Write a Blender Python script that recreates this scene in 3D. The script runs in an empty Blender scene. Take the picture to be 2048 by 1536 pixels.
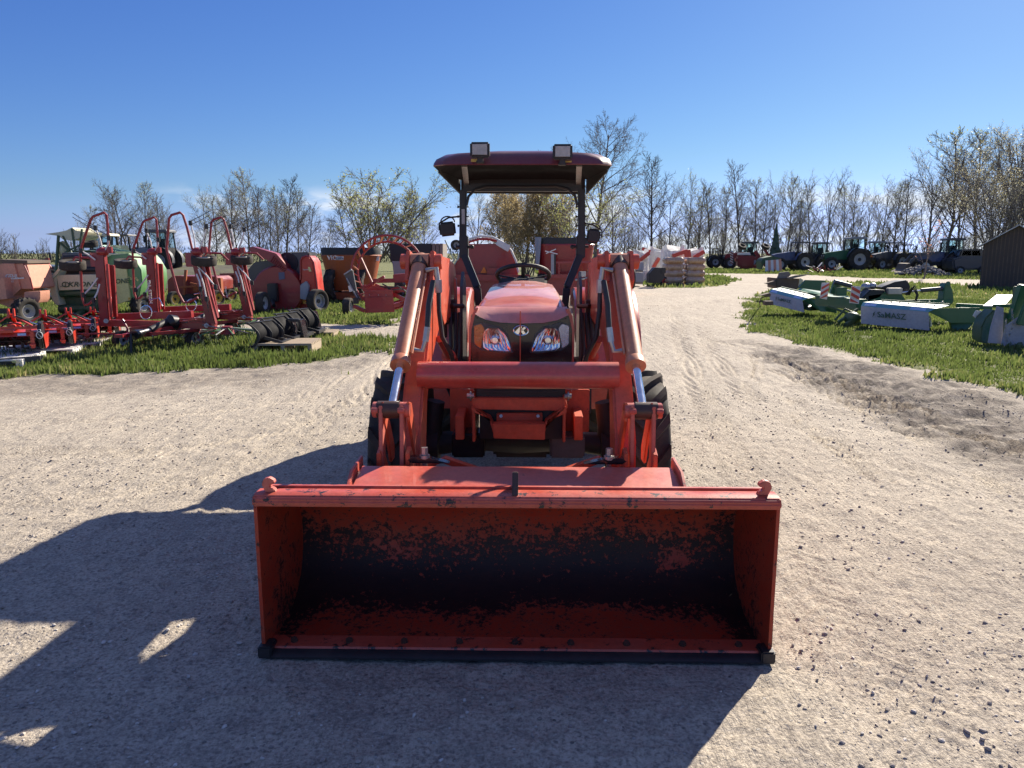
import bpy, bmesh, math, random
import numpy as np
from mathutils import Vector, Matrix
R = math.radians
scene = bpy.context.scene

# ---------------------------------------------------------------- camera
H, PITCH, FPX = 1.65, R(9.75), 1530.0
CP, SP = math.cos(PITCH), math.sin(PITCH)
cam = bpy.data.cameras.new("camera"); camo = bpy.data.objects.new("camera", cam)
scene.collection.objects.link(camo); scene.camera = camo
camo.location = (0, 0, H); camo.rotation_euler = (R(90) - PITCH, 0, 0)
cam.sensor_width = 36; cam.lens = 36 * FPX / 2048; cam.clip_start = 0.05; cam.clip_end = 3000

# ---------------------------------------------------------------- light
SUN_AZ, SUN_EL, SKY = R(37), R(33), 0.105
w = bpy.data.worlds.new("World"); scene.world = w; w.use_nodes = True
nt = w.node_tree; nt.nodes.clear()
def N(t, typ, **k):
    n = t.nodes.new(typ)
    for a, b in k.items():
        if a == 'ins':
            for i, v in b.items(): n.inputs[i].default_value = v
        else: setattr(n, a, b)
    return n
sky = N(nt, 'ShaderNodeTexSky', sky_type='NISHITA', sun_disc=False, sun_elevation=SUN_EL, sun_rotation=SUN_AZ,
        altitude=150, air_density=1.0, dust_density=0.25, ozone_density=2.6)
# grade of the whole sky: deeper blue, per channel power curves
sp3 = N(nt, 'ShaderNodeSeparateColor'); hs = N(nt, 'ShaderNodeCombineColor')
for i_, (k_, g_) in enumerate(((.275, 1.22), (.335, 1.12), (.44, .72))):
    pw = N(nt, 'ShaderNodeMath', operation='POWER', ins={1: g_}); sc_ = N(nt, 'ShaderNodeMath', operation='MULTIPLY', ins={1: k_ / SKY ** 1.0})
    s0 = N(nt, 'ShaderNodeMath', operation='MULTIPLY', ins={1: SKY}); nt.links.new(sp3.outputs[i_], s0.inputs[0])
    nt.links.new(s0.outputs[0], pw.inputs[0]); nt.links.new(pw.outputs[0], sc_.inputs[0]); nt.links.new(sc_.outputs[0], hs.inputs[i_])
bg = N(nt, 'ShaderNodeBackground', ins={1: SKY}); out = N(nt, 'ShaderNodeOutputWorld')
tc = N(nt, 'ShaderNodeTexCoord'); sx = N(nt, 'ShaderNodeSeparateXYZ')
mp = N(nt, 'ShaderNodeMapping'); mp.inputs['Scale'].default_value = (7.5, 7.5, 24)
mp.inputs['Location'].default_value = (1.35, 0.4, 0.22)
no = N(nt, 'ShaderNodeTexNoise', ins={'Scale': 1.0, 'Detail': 8.0, 'Roughness': .56})
cr = N(nt, 'ShaderNodeMapRange', interpolation_type='SMOOTHSTEP', ins={1: .45, 2: .57, 3: 0., 4: .92})
band = N(nt, 'ShaderNodeMapRange', interpolation_type='SMOOTHSTEP', ins={1: .055, 2: .085, 3: 1., 4: 0.})
mu = N(nt, 'ShaderNodeMath', operation='MULTIPLY')
gmx = N(nt, 'ShaderNodeMath', operation='MAXIMUM'); rg_ = N(nt, 'ShaderNodeMath', operation='MULTIPLY', ins={1: 1.3})
nt.links.new(hs.inputs[0].links[0].from_socket, rg_.inputs[0]); nt.links.new(hs.inputs[1].links[0].from_socket, gmx.inputs[0]); nt.links.new(rg_.outputs[0], gmx.inputs[1]); nt.links.new(gmx.outputs[0], hs.inputs[1])
mxb = N(nt, 'ShaderNodeMath', operation='MAXIMUM'); gb = N(nt, 'ShaderNodeMath', operation='MULTIPLY', ins={1: 1.6})
for l_ in list(hs.inputs[2].links): nt.links.new(l_.from_socket, mxb.inputs[0])
nt.links.new(hs.inputs[1].links[0].from_socket, gb.inputs[0]); nt.links.new(gb.outputs[0], mxb.inputs[1]); nt.links.new(mxb.outputs[0], hs.inputs[2])
mx = N(nt, 'ShaderNodeMix', data_type='RGBA'); mx.inputs[7].default_value = (3.9, 4.2, 4.6, 1)
L = nt.links.new
L(sky.outputs[0], sp3.inputs[0]); L(tc.outputs['Generated'], sx.inputs[0]); L(tc.outputs['Generated'], mp.inputs[0])
L(mp.outputs[0], no.inputs['Vector']); L(no.outputs[0], cr.inputs[0]); L(sx.outputs[2], band.inputs[0])
azm = N(nt, 'ShaderNodeMapRange', interpolation_type='SMOOTHSTEP', ins={1: -.44, 2: -.34, 3: 0., 4: 1.}); L(sx.outputs[0], azm.inputs[0]); mu0 = N(nt, 'ShaderNodeMath', operation='MULTIPLY'); L(cr.outputs[0], mu0.inputs[0]); L(azm.outputs[0], mu0.inputs[1]); L(mu0.outputs[0], mu.inputs[0]); L(band.outputs[0], mu.inputs[1]); L(mu.outputs[0], mx.inputs[0])
# unseen pale cap added to the sky above the frame, lifts the shadows
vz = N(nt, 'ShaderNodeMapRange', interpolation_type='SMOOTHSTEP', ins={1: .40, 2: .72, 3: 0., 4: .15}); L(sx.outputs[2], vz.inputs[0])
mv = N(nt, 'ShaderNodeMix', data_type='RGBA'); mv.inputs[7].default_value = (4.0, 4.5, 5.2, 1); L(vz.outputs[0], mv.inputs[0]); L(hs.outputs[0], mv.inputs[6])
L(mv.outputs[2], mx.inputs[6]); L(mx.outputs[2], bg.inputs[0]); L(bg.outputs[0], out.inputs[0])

sl = bpy.data.lights.new("sun", 'SUN'); sl.energy = 5.0; sl.angle = R(.53); sl.color = (1, .905, .76)
so = bpy.data.objects.new("sun", sl); scene.collection.objects.link(so)
sd = Vector((math.sin(SUN_AZ) * math.cos(SUN_EL), math.cos(SUN_AZ) * math.cos(SUN_EL), math.sin(SUN_EL)))
so.rotation_euler = sd.to_track_quat('Z', 'Y').to_euler(); so.location = sd * 200
scene.view_settings.view_transform = 'Standard'; scene.view_settings.look = 'None'
scene.view_settings.exposure = 1.12; scene.view_settings.gamma = 1

# ---------------------------------------------------------------- helpers
def at(px, py, Y):
    u = (px - 1024) / FPX; v = (py - 768) / FPX; t = Y / (CP - v * SP)
    return Vector((u * t, Y, H - t * (SP + v * CP)))
def gp(px, py, z=0.0):
    u = (px - 1024) / FPX; v = (py - 768) / FPX; t = (H - z) / (SP + v * CP)
    return Vector((u * t, t * (CP - v * SP), z))

class MB:
    def __init__(s): s.v = []; s.f = []
    def add(s, vs, fs):
        o = len(s.v); s.v += [tuple(p) for p in vs]; s.f += [tuple(i + o for i in f) for f in fs]; return s
    def box(s, c, d, m=None):
        c = Vector(c); x, y, z = d[0] / 2, d[1] / 2, d[2] / 2
        vs = [Vector((a * x, b * y, e * z)) for a in (-1, 1) for b in (-1, 1) for e in (-1, 1)]
        if m is not None: vs = [m @ p for p in vs]
        return s.add([p + c for p in vs], [(0, 1, 3, 2), (4, 6, 7, 5), (0, 4, 5, 1), (2, 3, 7, 6), (0, 2, 6, 4), (1, 5, 7, 3)])
    def bx(s, x0, x1, y0, y1, z0, z1): return s.box(((x0 + x1) / 2, (y0 + y1) / 2, (z0 + z1) / 2), (abs(x1 - x0), abs(y1 - y0), abs(z1 - z0)))
    def bar(s, a, b, w, h=None, up=(0, 0, 1)):
        a, b = Vector(a), Vector(b); h = h or w; d = (b - a)
        if d.length < 1e-6: return s
        z = d.normalized(); u = Vector(up)
        if abs(z.dot(u)) > .98: u = Vector((0, 1, 0))
        x = z.cross(u).normalized(); y = x.cross(z)
        vs = [p + x * i * w / 2 + y * j * h / 2 for p in (a, b) for i, j in ((-1, -1), (1, -1), (1, 1), (-1, 1))]
        return s.add(vs, [(3, 2, 1, 0), (4, 5, 6, 7), (0, 1, 5, 4), (1, 2, 6, 5), (2, 3, 7, 6), (3, 0, 4, 7)])
    def tube(s, pts, r, n=10, closed=False, caps=True):
        pts = [Vector(p) for p in pts]; k = len(pts); rs = r if isinstance(r, (list, tuple)) else [r] * k
        vs = []; fs = []; x = None
        for i, p in enumerate(pts):
            if closed: d = pts[(i + 1) % k] - pts[i - 1]
            else: d = pts[min(i + 1, k - 1)] - pts[max(i - 1, 0)]
            d.normalize()
            if x is None:
                x = d.orthogonal().normalized()
            else:
                x = (x - d * x.dot(d))
                x = x.normalized() if x.length > 1e-6 else d.orthogonal().normalized()
            y = d.cross(x)
            for j in range(n):
                a = 2 * math.pi * j / n; vs.append(p + (x * math.cos(a) + y * math.sin(a)) * rs[i])
        m = k if closed else k - 1
        for i in range(m):
            i2 = (i + 1) % k
            for j in range(n):
                j2 = (j + 1) % n; fs.append((i * n + j, i * n + j2, i2 * n + j2, i2 * n + j))
        if caps and not closed:
            fs.append(tuple(range(n - 1, -1, -1))); fs.append(tuple((k - 1) * n + j for j in range(n)))
        return s.add(vs, fs)
    def cyl(s, a, b, r, r2=None, n=16): return s.tube([a, b], [r, r if r2 is None else r2], n)
    def lathe(s, prof, c=(0, 0, 0), axis=(1, 0, 0), n=32, closed=True):
        c = Vector(c); z = Vector(axis).normalized(); x = z.orthogonal().normalized(); y = z.cross(x); k = len(prof)
        vs = [c + z * h + (x * math.cos(2 * math.pi * j / n) + y * math.sin(2 * math.pi * j / n)) * r for r, h in prof for j in range(n)]
        fs = [(i * n + j, i * n + (j + 1) % n, (i + 1) % k * n + (j + 1) % n, (i + 1) % k * n + j) for i in range(k if closed else k - 1) for j in range(n)]
        return s.add(vs, fs)
    def prism(s, pts, off):
        pts = [Vector(p) for p in pts]; off = Vector(off); n = len(pts)
        nr = Vector((0, 0, 0))
        for i in range(n): nr += pts[i].cross(pts[(i + 1) % n])
        vs = pts + [p + off for p in pts]
        fs = [tuple(range(n)), tuple(range(2 * n - 1, n - 1, -1))] + [(i, i + n, (i + 1) % n + n, (i + 1) % n) for i in range(n)]
        if nr.dot(off) > 0: fs = [tuple(reversed(f)) for f in fs]
        return s.add(vs, fs)
    def ball(s, c, r, n=12, m=8):
        c = Vector(c); r = r if isinstance(r, (tuple, list)) else (r, r, r); vs = []; fs = []
        for i in range(m + 1):
            t = math.pi * i / m
            for j in range(n):
                a = 2 * math.pi * j / n; vs.append(c + Vector((math.sin(t) * math.cos(a) * r[0], math.sin(t) * math.sin(a) * r[1], math.cos(t) * r[2])))
        for i in range(m):
            for j in range(n): fs.append((i * n + j, (i + 1) * n + j, (i + 1) * n + (j + 1) % n, i * n + (j + 1) % n))
        return s.add(vs, fs)
    def grid(s, rows, close=False):
        k = len(rows[0]); vs = [p for r in rows for p in r]
        fs = [(i * k + j, i * k + j + 1, (i + 1) * k + j + 1, (i + 1) * k + j) for i in range(len(rows) - 1) for j in range(k - 1)]
        if close: fs += [(i * k + k - 1, i * k, (i + 1) * k, (i + 1) * k + k - 1) for i in range(len(rows) - 1)]
        return s.add(vs, fs)
    def islands(s):
        par = list(range(len(s.v)))
        def fd(i):
            while par[i] != i: par[i] = par[par[i]]; i = par[i]
            return i
        for f in s.f:
            for j in f[1:]: par[fd(j)] = fd(f[0])
        g = {}
        for f in s.f: g.setdefault(fd(f[0]), []).append(f)
        out = []
        for fs in g.values():
            m = MB(); ix = {}
            for f in fs:
                for j in f:
                    if j not in ix: ix[j] = len(m.v); m.v.append(s.v[j])
            m.f = [tuple(ix[j] for j in f) for f in fs]; out.append(m)
        return out
    def text(s, txt, size, o, xd=(1, 0, 0), yd=(0, 0, 1), ext=.002, shear=0., xs=1.):
        cu = bpy.data.curves.new("t", 'FONT'); cu.body = txt; cu.size = size; cu.extrude = ext; cu.shear = shear
        cu.align_x = 'CENTER'; cu.align_y = 'CENTER'; cu.resolution_u = 2; cu.offset = size * .012
        ob = bpy.data.objects.new("t", cu); scene.collection.objects.link(ob)
        me = ob.to_mesh(); xd = Vector(xd).normalized(); yd = Vector(yd).normalized(); zd = xd.cross(yd); o = Vector(o)
        s.add([o + xd * p.co.x * xs + yd * p.co.y + zd * p.co.z for p in me.vertices], [tuple(f.vertices) for f in me.polygons])
        ob.to_mesh_clear(); bpy.data.objects.remove(ob); bpy.data.curves.remove(cu); return s
    def mesh(s, name, mat, M=None, bevel=0, smooth=35, seg=2):
        me = bpy.data.meshes.new(name)
        vs = [M @ Vector(p) for p in s.v] if M is not None else s.v
        me.from_pydata([tuple(p) for p in vs], [], s.f); me.update()
        if bevel:
            b = bmesh.new(); b.from_mesh(me)
            bmesh.ops.recalc_face_normals(b, faces=b.faces)
            es = [e for e in b.edges if len(e.link_faces) == 2 and e.calc_face_angle(0) > R(28)]
            bmesh.ops.bevel(b, geom=es, offset=bevel, segments=seg, affect='EDGES', clamp_overlap=True)
            b.to_mesh(me); b.free()
        else:
            b = bmesh.new(); b.from_mesh(me); bmesh.ops.recalc_face_normals(b, faces=b.faces); b.to_mesh(me); b.free()
        for m in (mat if isinstance(mat, (list, tuple)) else [mat]): me.materials.append(m)
        if smooth:
            me.polygons.foreach_set('use_smooth', [True] * len(me.polygons)); me.set_sharp_from_angle(angle=R(smooth))
        me.update(); return me

def link(name, data, parent=None):
    o = bpy.data.objects.new(name, data); scene.collection.objects.link(o)
    if parent is not None: o.parent = parent
    return o
def tag(o, label=None, cat=None, group=None, kind=None):
    if label: o['label'] = label
    if cat: o['category'] = cat
    if group: o['group'] = group
    if kind: o['kind'] = kind
    return o
SPLIT = {'side_moulding', 'frame_wing', 'rear_shield', 'bracket', 'canopy_strut', 'back_plate', 'decal', 'tie_bar', 'orange_panel', 'support', 'support_leg', 'red_beam', 'slanted_board', 'white_curtain', 'top_belt_roller', 'pickup_roller', 'shade_post', 'red_stripe', 'guide_post', 'ring_hoop', 'axle_guard', 'linkage_rod', 'side_door', 'black_cover', 'cab_frame', 'top_panel'}
class Thing:
    """an Empty at the thing's base; parts written in world coordinates (or local=True)"""
    def __init__(s, name, label, cat, loc=(0, 0, 0), rz=0, group=None):
        s.o = link(name, None); s.o.location = loc; s.o.rotation_euler = (0, 0, rz); s.o.empty_display_size = .2
        tag(s.o, label, cat, group)
        s.M = (Matrix.Translation(Vector(loc)) @ Matrix.Rotation(rz, 4, 'Z')).inverted()
    def part(s, name, mb, mat, bevel=0, parent=None, local=False, label=None, smooth=35, seg=2):
        if not mb.v: return None
        if name in SPLIT:
            ps = mb.islands()
            if len(ps) > 1:
                for p_ in ps: o = s.part(name, p_, mat, bevel, parent, local, label, smooth, seg)
                return o
        o = link(name, mb.mesh(name, mat, None if local else s.M, bevel, smooth, seg), parent or s.o)
        if label: o['label'] = label
        return o
def copy_tree(o, parent=None):
    c = o.copy(); scene.collection.objects.link(c); c.parent = parent
    for ch in [k for k in bpy.data.objects if k.parent == o]: copy_tree(ch, c)
    return c
def single(name, mb, mat, label, cat, group=None, bevel=0, kind=None, smooth=35, loc=None):
    M = Matrix.Translation(-Vector(loc)) if loc is not None else None
    o = link(name, mb.mesh(name, mat, M, bevel, smooth))
    if loc is not None: o.location = loc
    return tag(o, label, cat, group, kind)

# ---------------------------------------------------------------- materials
def mat(name):
    m = bpy.data.materials.new(name); m.use_nodes = True; t = m.node_tree
    return m, t, t.nodes['Principled BSDF']
def rgb(c): return (c[0], c[1], c[2], 1)
def paint(name, col, rough=.4, metal=0., dust=.35, dustcol=(.36, .27, .21), scale=3., chips=0., chipcol=(.03, .022, .02), bump=.15, coat=0., spec=.5, trans=0., streak=False):
    m, t, b = mat(name); l = t.links.new
    tc = N(t, 'ShaderNodeTexCoord'); n1 = N(t, 'ShaderNodeTexNoise', ins={'Scale': scale, 'Detail': 7., 'Roughness': .65})
    vec = tc.outputs['Object']
    if streak:
        mpn = N(t, 'ShaderNodeMapping'); mpn.inputs['Scale'].default_value = (3, 3, .35); l(vec, mpn.inputs[0]); l(mpn.outputs[0], n1.inputs['Vector'])
    else: l(vec, n1.inputs['Vector'])
    n2 = N(t, 'ShaderNodeTexNoise', ins={'Scale': scale * 11, 'Detail': 6., 'Roughness': .7}); l(vec, n2.inputs['Vector'])
    r1 = N(t, 'ShaderNodeMapRange', ins={1: .35, 2: .75, 3: 0., 4: dust}); l(n1.outputs[0], r1.inputs[0])
    v = N(t, 'ShaderNodeMapRange', ins={1: .3, 2: .7, 3: .82, 4: 1.12}); l(n2.outputs[0], v.inputs[0])
    a = N(t, 'ShaderNodeMix', data_type='RGBA'); a.inputs[6].default_value = rgb(col); a.inputs[7].default_value = rgb(dustcol); l(r1.outputs[0], a.inputs[0])
    mm = N(t, 'ShaderNodeVectorMath', operation='SCALE'); l(a.outputs[2], mm.inputs[0]); l(v.outputs[0], mm.inputs['Scale'])
    last = mm.outputs[0]
    if chips > 0:
        n3 = N(t, 'ShaderNodeTexNoise', ins={'Scale': scale * 4.5, 'Detail': 9., 'Roughness': .78}); l(vec, n3.inputs['Vector'])
        c = N(t, 'ShaderNodeMapRange', ins={1: .70 - chips * .12, 2: .715 - chips * .12, 3: 0., 4: 1.}); l(n3.outputs[0], c.inputs[0])
        a2 = N(t, 'ShaderNodeMix', data_type='RGBA'); a2.inputs[7].default_value = rgb(chipcol); l(c.outputs[0], a2.inputs[0]); l(last, a2.inputs[6]); last = a2.outputs[2]
    l(last, b.inputs['Base Color'])
    rr = N(t, 'ShaderNodeMapRange', ins={1: .3, 2: .7, 3: max(.05, rough - .1), 4: min(1, rough + .2)}); l(n1.outputs[0], rr.inputs[0]); l(rr.outputs[0], b.inputs['Roughness'])
    b.inputs['Metallic'].default_value = metal; b.inputs['Coat Weight'].default_value = coat; b.inputs['Specular IOR Level'].default_value = spec
    b.inputs['Transmission Weight'].default_value = trans
    if bump:
        bu = N(t, 'ShaderNodeBump', ins={'Strength': bump, 'Distance': .004}); l(n2.outputs[0], bu.inputs['Height']); l(bu.outputs[0], b.inputs['Normal'])
    return m
M_ = {}
M_['orange'] = paint('orange_paint', (.56, .072, .026), .38, dust=.38, dustcol=(.52, .19, .12), chips=.5, chipcol=(.10, .03, .02), coat=.15)
M_['hood'] = paint('faded_orange_paint', (.46, .050, .032), .34, dust=.55, dustcol=(.55, .16, .12), coat=.5, bump=.04)
M_['hoodtop'] = paint('faded_glare_hood', (.52, .10, .075), .34, dust=1., dustcol=(.66, .32, .27), scale=1.2, coat=.6, bump=.03)  # faded dusty paint, its dust tint paled to carry the sunlit glare
M_['canopy'] = paint('canopy_plastic', (.12, .020, .030), .40, dust=.4, dustcol=(.16, .075, .085), coat=.35)
M_['tan'] = paint('dusty_cylinder_paint', (.50, .16, .075), .42, dust=.75, dustcol=(.50, .25, .14), chips=.3, chipcol=(.2, .08, .04), coat=.1)
M_['black'] = paint('black_paint', (.014, .014, .016), .42, dust=.25, dustcol=(.09, .08, .07))
M_['blackg'] = paint('black_gloss', (.010, .010, .013), .2, dust=.15, dustcol=(.05, .045, .04), coat=.4)
M_['blk2'] = paint('clean_black', (.009, .009, .011), .38, dust=.06, dustcol=(.04, .04, .04))
M_['matt'] = paint('matt_black', (.010, .010, .012), .8, dust=.1, dustcol=(.03, .03, .03), spec=.12)
M_['plastic'] = paint('black_plastic', (.018, .018, .02), .55, dust=.3, dustcol=(.1, .09, .08))
M_['rubber'] = paint('rubber', (.022, .021, .020), .8, dust=.65, dustcol=(.13, .105, .08), scale=5, spec=.3)
M_['chrome'] = paint('chrome', (.75, .77, .80), .12, 1., dust=.05, bump=0)
M_['steel'] = paint('zinc_steel', (.42, .41, .40), .38, .9, dust=.3)
M_['grease'] = paint('greasy_steel', (.045, .035, .03), .4, .3, dust=.5, dustcol=(.16, .06, .035))
M_['blade'] = paint('cutting_edge_steel', (.035, .037, .045), .45, .6, dust=.4, dustcol=(.09, .07, .055))
M_['white'] = paint('white_paint', (.72, .71, .68), .5, dust=.25)
M_['wood'] = paint('pallet_wood', (.42, .33, .23), .8, dust=.5, dustcol=(.25, .2, .15), scale=6)
M_['oldwood'] = paint('weathered_boards', (.23, .20, .17), .85, dust=.6, dustcol=(.12, .1, .09), scale=5)
M_['red'] = paint('implement_red', (.28, .015, .018), .36, dust=.2, dustcol=(.36, .10, .08), coat=.25)
M_['red2'] = paint('bright_red', (.52, .036, .018), .36, dust=.2, dustcol=(.55, .16, .10), coat=.2)
M_['darkred'] = paint('dark_red', (.22, .012, .014), .4, dust=.25, dustcol=(.28, .08, .06), coat=.2)
M_['rust'] = paint('rusty_orange', (.38, .085, .022), .5, dust=.6, dustcol=(.30, .10, .05), scale=1.5, chips=.3, chipcol=(.12, .035, .015), streak=True)
M_['salmon'] = paint('faded_salmon', (.60, .26, .17), .6, dust=.5, dustcol=(.66, .36, .25), scale=1.5)
M_['cream'] = paint('cream_paint', (.66, .62, .42), .45, dust=.25)
M_['yellow'] = paint('pale_yellow', (.72, .66, .28), .4, dust=.12)
M_['green'] = paint('green_paint', (.10, .27, .09), .38, dust=.2, coat=.2)
M_['mgreen'] = paint('mower_green', (.018, .115, .045), .42, dust=.35, dustcol=(.12, .19, .12), coat=.2)
M_['dgreen'] = paint('dark_green', (.015, .075, .03), .45, dust=.3)
M_['canvas'] = paint('grey_canvas', (.38, .37, .38), .85, dust=.35, dustcol=(.38, .35, .33), scale=2)
M_['lgreen'] = paint('light_deck', (.42, .52, .40), .4, dust=.2)
M_['blueband'] = paint('blue_band', (.11, .33, .42), .45, dust=.2)
M_['sticker'] = paint('blue_sticker', (.35, .50, .80), .4, dust=.1)
M_['greydk'] = paint('dark_grey_paint', (.045, .05, .06), .4, dust=.35, dustcol=(.13, .12, .11), coat=.2)
M_['grey'] = paint('grey_panel', (.30, .33, .36), .5, dust=.3)
M_['rubbertop'] = paint('rubber_extension', (.016, .018, .022), .6, dust=.3, dustcol=(.08, .08, .08))
M_['rimgrey'] = paint('rim_grey', (.42, .42, .42), .5, dust=.3)
M_['rimyel'] = paint('rim_yellow', (.55, .38, .06), .5, dust=.3)
M_['blue'] = paint('blue_paint', (.03, .06, .16), .4, dust=.3, coat=.2)
M_['amber'] = paint('amber_lens', (.85, .25, .015), .15, dust=.05, coat=.6, bump=0, trans=.25)
M_['sm v'] = paint('orange_emblem', (.9, .22, .02), .5, dust=.1)
M_['lampglass'] = paint('lamp_lens', (.42, .40, .37), .25, dust=.3, dustcol=(.3, .27, .24), coat=.5)
M_['brown'] = paint('brown_steel', (.10, .065, .045), .7, dust=.5, dustcol=(.25, .2, .15))
M_['reflector'] = paint('reflector_chrome', (.50, .50, .53), .12, .95, dust=.12, scale=20, bump=.5)
def glass(name, col=(.9, .95, .95), rough=.03, alpha=.25):
    m, t, b = mat(name); b.inputs['Base Color'].default_value = rgb(col); b.inputs['Roughness'].default_value = rough
    b.inputs['Transmission Weight'].default_value = 1; b.inputs['IOR'].default_value = 1.12; return m
M_['glass'] = glass('cab_glass', (.62, .80, .78)); M_['lens'] = glass('clear_lens', (.95, .95, .97))
M_['film'] = None
m, t, b = mat('plastic_film'); b.inputs['Base Color'].default_value = (.80, .80, .80, 1); b.inputs['Roughness'].default_value = .28
b.inputs['Alpha'].default_value = .55; M_['film'] = m

# wheel pieces -------------------------------------------------
def ortho(axis):
    z = Vector(axis).normalized(); up = Vector((0, 0, 1)) if abs(z.z) < .9 else Vector((0, 1, 0))
    x = up.cross(z).normalized(); return x, z.cross(x), z
def tyre(mb, c, Rr, w, rim, axis=(1, 0, 0), lugs=0, lh=.03, n=48, sq=.75, phase=0., lw=.42, flip=1):
    prof = []
    for h, r in ((-.34, rim), (-.46, rim + (Rr - rim) * .25), (-.5, rim + (Rr - rim) * .6), (-.47, Rr - (Rr - rim) * .12), (-.40, Rr - (Rr - rim) * .035), (-.2, Rr - .004), (0, Rr)):
        prof.append((r, h * w))
    prof = prof + [(r, -h) for r, h in reversed(prof[:-1])] + [(rim, .3 * w), (rim, -.3 * w)]
    mb.lathe(prof, c, axis, n)
    if lugs:
        c = Vector(c); x, y, z = ortho(axis)
        for sgn in (-1, 1):
            for k in range(lugs):
                a0 = 2 * math.pi * (k + (.5 if sgn > 0 else 0)) / lugs + phase; da = 2 * math.pi / lugs; rows = []
                for s_ in (0, .35, .7, .92, 1.0):
                    h = sgn * (.02 + s_ * .46) * w; rad = Rr - (0 if s_ < .6 else (.02 if s_ < .95 else .16) * (Rr - rim)); top = rad + lh * (1 if s_ < .95 else .15)
                    a = a0 + flip * s_ * da * .9; hw = da * lw / 2 * (.75 + .35 * s_)
                    P = lambda ang, rr: c + z * h + (x * math.cos(ang) + y * math.sin(ang)) * rr
                    rows.append([P(a - hw, rad - .015), P(a - hw * .72, top), P(a + hw * .72, top), P(a + hw, rad - .015)])
                mb.grid(rows); i = len(mb.v)
                mb.f.append((i - 20, i - 19, i - 18, i - 17)); mb.f.append((i - 4, i - 3, i - 2, i - 1))
    return mb
def rim(mb, c, r, w, axis=(1, 0, 0), side=1, n=32, bolts=6, dish=.35):
    s = side
    mb.lathe([(r, -.36 * w), (r, .36 * w), (r * .93, .36 * w), (r * .90, s * dish * w * .6), (r * .5, s * dish * w * .2), (r * .3, s * dish * w * .45), (r * .05, s * dish * w * .45), (.001, s * dish * w * .45), (.001, -s * .1 * w), (r * .9, -s * .1 * w), (r * .93, -.36 * w)], c, axis, n)
    c = Vector(c); x, y, z = ortho(axis)
    for k in range(bolts):
        a = 2 * math.pi * k / bolts; p = c + (x * math.cos(a) + y * math.sin(a)) * r * .42 + z * s * dish * w * .3
        mb.cyl(p, p + z * s * .1 * w, r * .05, n=6)
    return mb
def wheel(T, c, Rr, w, rr, axis=(1, 0, 0), rmat='rimgrey', lugs=0, lh=.03, side=1, local=False, name='wheel', flip=1, n=40, phase=0.):
    a = MB(); tyre(a, c, Rr, w, rr, axis, lugs, lh, flip=flip, n=n, phase=phase)
    hub = MB(); c = Vector(c); z = Vector(axis).normalized(); hub.cyl(c - z * w * .2, c + z * w * .2, rr * .3, n=16)
    o = T.part(name, hub, M_['black'], local=local)
    T.part('tyre', a, M_['rubber'], parent=o, local=local, smooth=40)
    r = MB(); rim(r, c, rr, w, axis, side); T.part('rim', r, M_[rmat], parent=o, local=local)
    return o
# ================================================================ setting
rng = np.random.default_rng(7)
def lattice(seed):
    return np.random.default_rng(seed).random((256, 256)).astype(np.float32)
_L = [lattice(s) for s in range(6)]
def vnoise(x, y, k=0):
    xi = np.floor(x).astype(np.int64); yi = np.floor(y).astype(np.int64); fx = x - xi; fy = y - yi
    fx = fx * fx * (3 - 2 * fx); fy = fy * fy * (3 - 2 * fy); A = _L[k]
    a = A[xi % 256, yi % 256]; b = A[(xi + 1) % 256, yi % 256]; c = A[xi % 256, (yi + 1) % 256]; d = A[(xi + 1) % 256, (yi + 1) % 256]
    return (a * (1 - fx) + b * fx) * (1 - fy) + (c * (1 - fx) + d * fx) * fy
def fbm(x, y, o=4, k=0):
    s = 0; a = .5; t = 0
    for i in range(o):
        s = s + a * vnoise(x * 2 ** i + 17.3 * i, y * 2 ** i + 5.1 * i, (k + i) % 6); t += a; a *= .5
    return s / t
def inpoly(X, Y, P):
    ins = np.zeros(X.shape, bool); dist = np.full(X.shape, 1e9, np.float32); n = len(P)
    for i in range(n):
        x0, y0 = P[i]; x1, y1 = P[(i + 1) % n]
        if abs(y1 - y0) > 1e-9:
            c = ((y0 > Y) != (y1 > Y)) & (X < (x1 - x0) * (Y - y0) / (y1 - y0) + x0); ins ^= c
        dx, dy = x1 - x0, y1 - y0; L2 = dx * dx + dy * dy + 1e-9
        t = np.clip(((X - x0) * dx + (Y - y0) * dy) / L2, 0, 1)
        dist = np.minimum(dist, np.hypot(X - x0 - t * dx, Y - y0 - t * dy))
    return np.where(ins, dist, -dist)
def gpoly(pts): return [tuple(gp(a, b)[:2]) for a, b in pts]
G1 = gpoly([(-900, 800), (0, 756), (120, 751), (250, 746), (400, 743), (560, 737), (650, 726), (720, 713), (785, 700), (803, 690), (750, 678), (650, 669), (380, 669), (-900, 700)])
G2 = gpoly([(-1200, 676), (380, 653), (640, 648), (790, 651), (812, 640), (835, 600), (880, 582), (1240, 567), (1250, 545), (1250, 520), (-1200, 520)])
G3 = gpoly([(2600, 1050), (2300, 890), (2048, 800), (1900, 757), (1750, 717), (1600, 690), (1510, 665), (1478, 637), (1488, 608), (1528, 583), (1590, 567), (1720, 565), (2600, 590)])
G4 = gpoly([(1280, 566), (1300, 577), (1400, 576), (1452, 571), (1484, 560), (1450, 552), (1300, 548)])
G5 = gpoly([(1250, 522), (1330, 540), (1400, 547), (1560, 548), (1725, 556), (2600, 570), (2600, 516), (1250, 516)])
MUD = gpoly([(1480, 680), (1600, 700), (1750, 728), (1900, 768), (2060, 825), (2150, 960), (1960, 915), (1800, 850), (1660, 790), (1560, 735)])
MUD2 = gpoly([(0, 752), (300, 748), (560, 740), (800, 700), (760, 730), (600, 760), (300, 785), (0, 790)])
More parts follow.
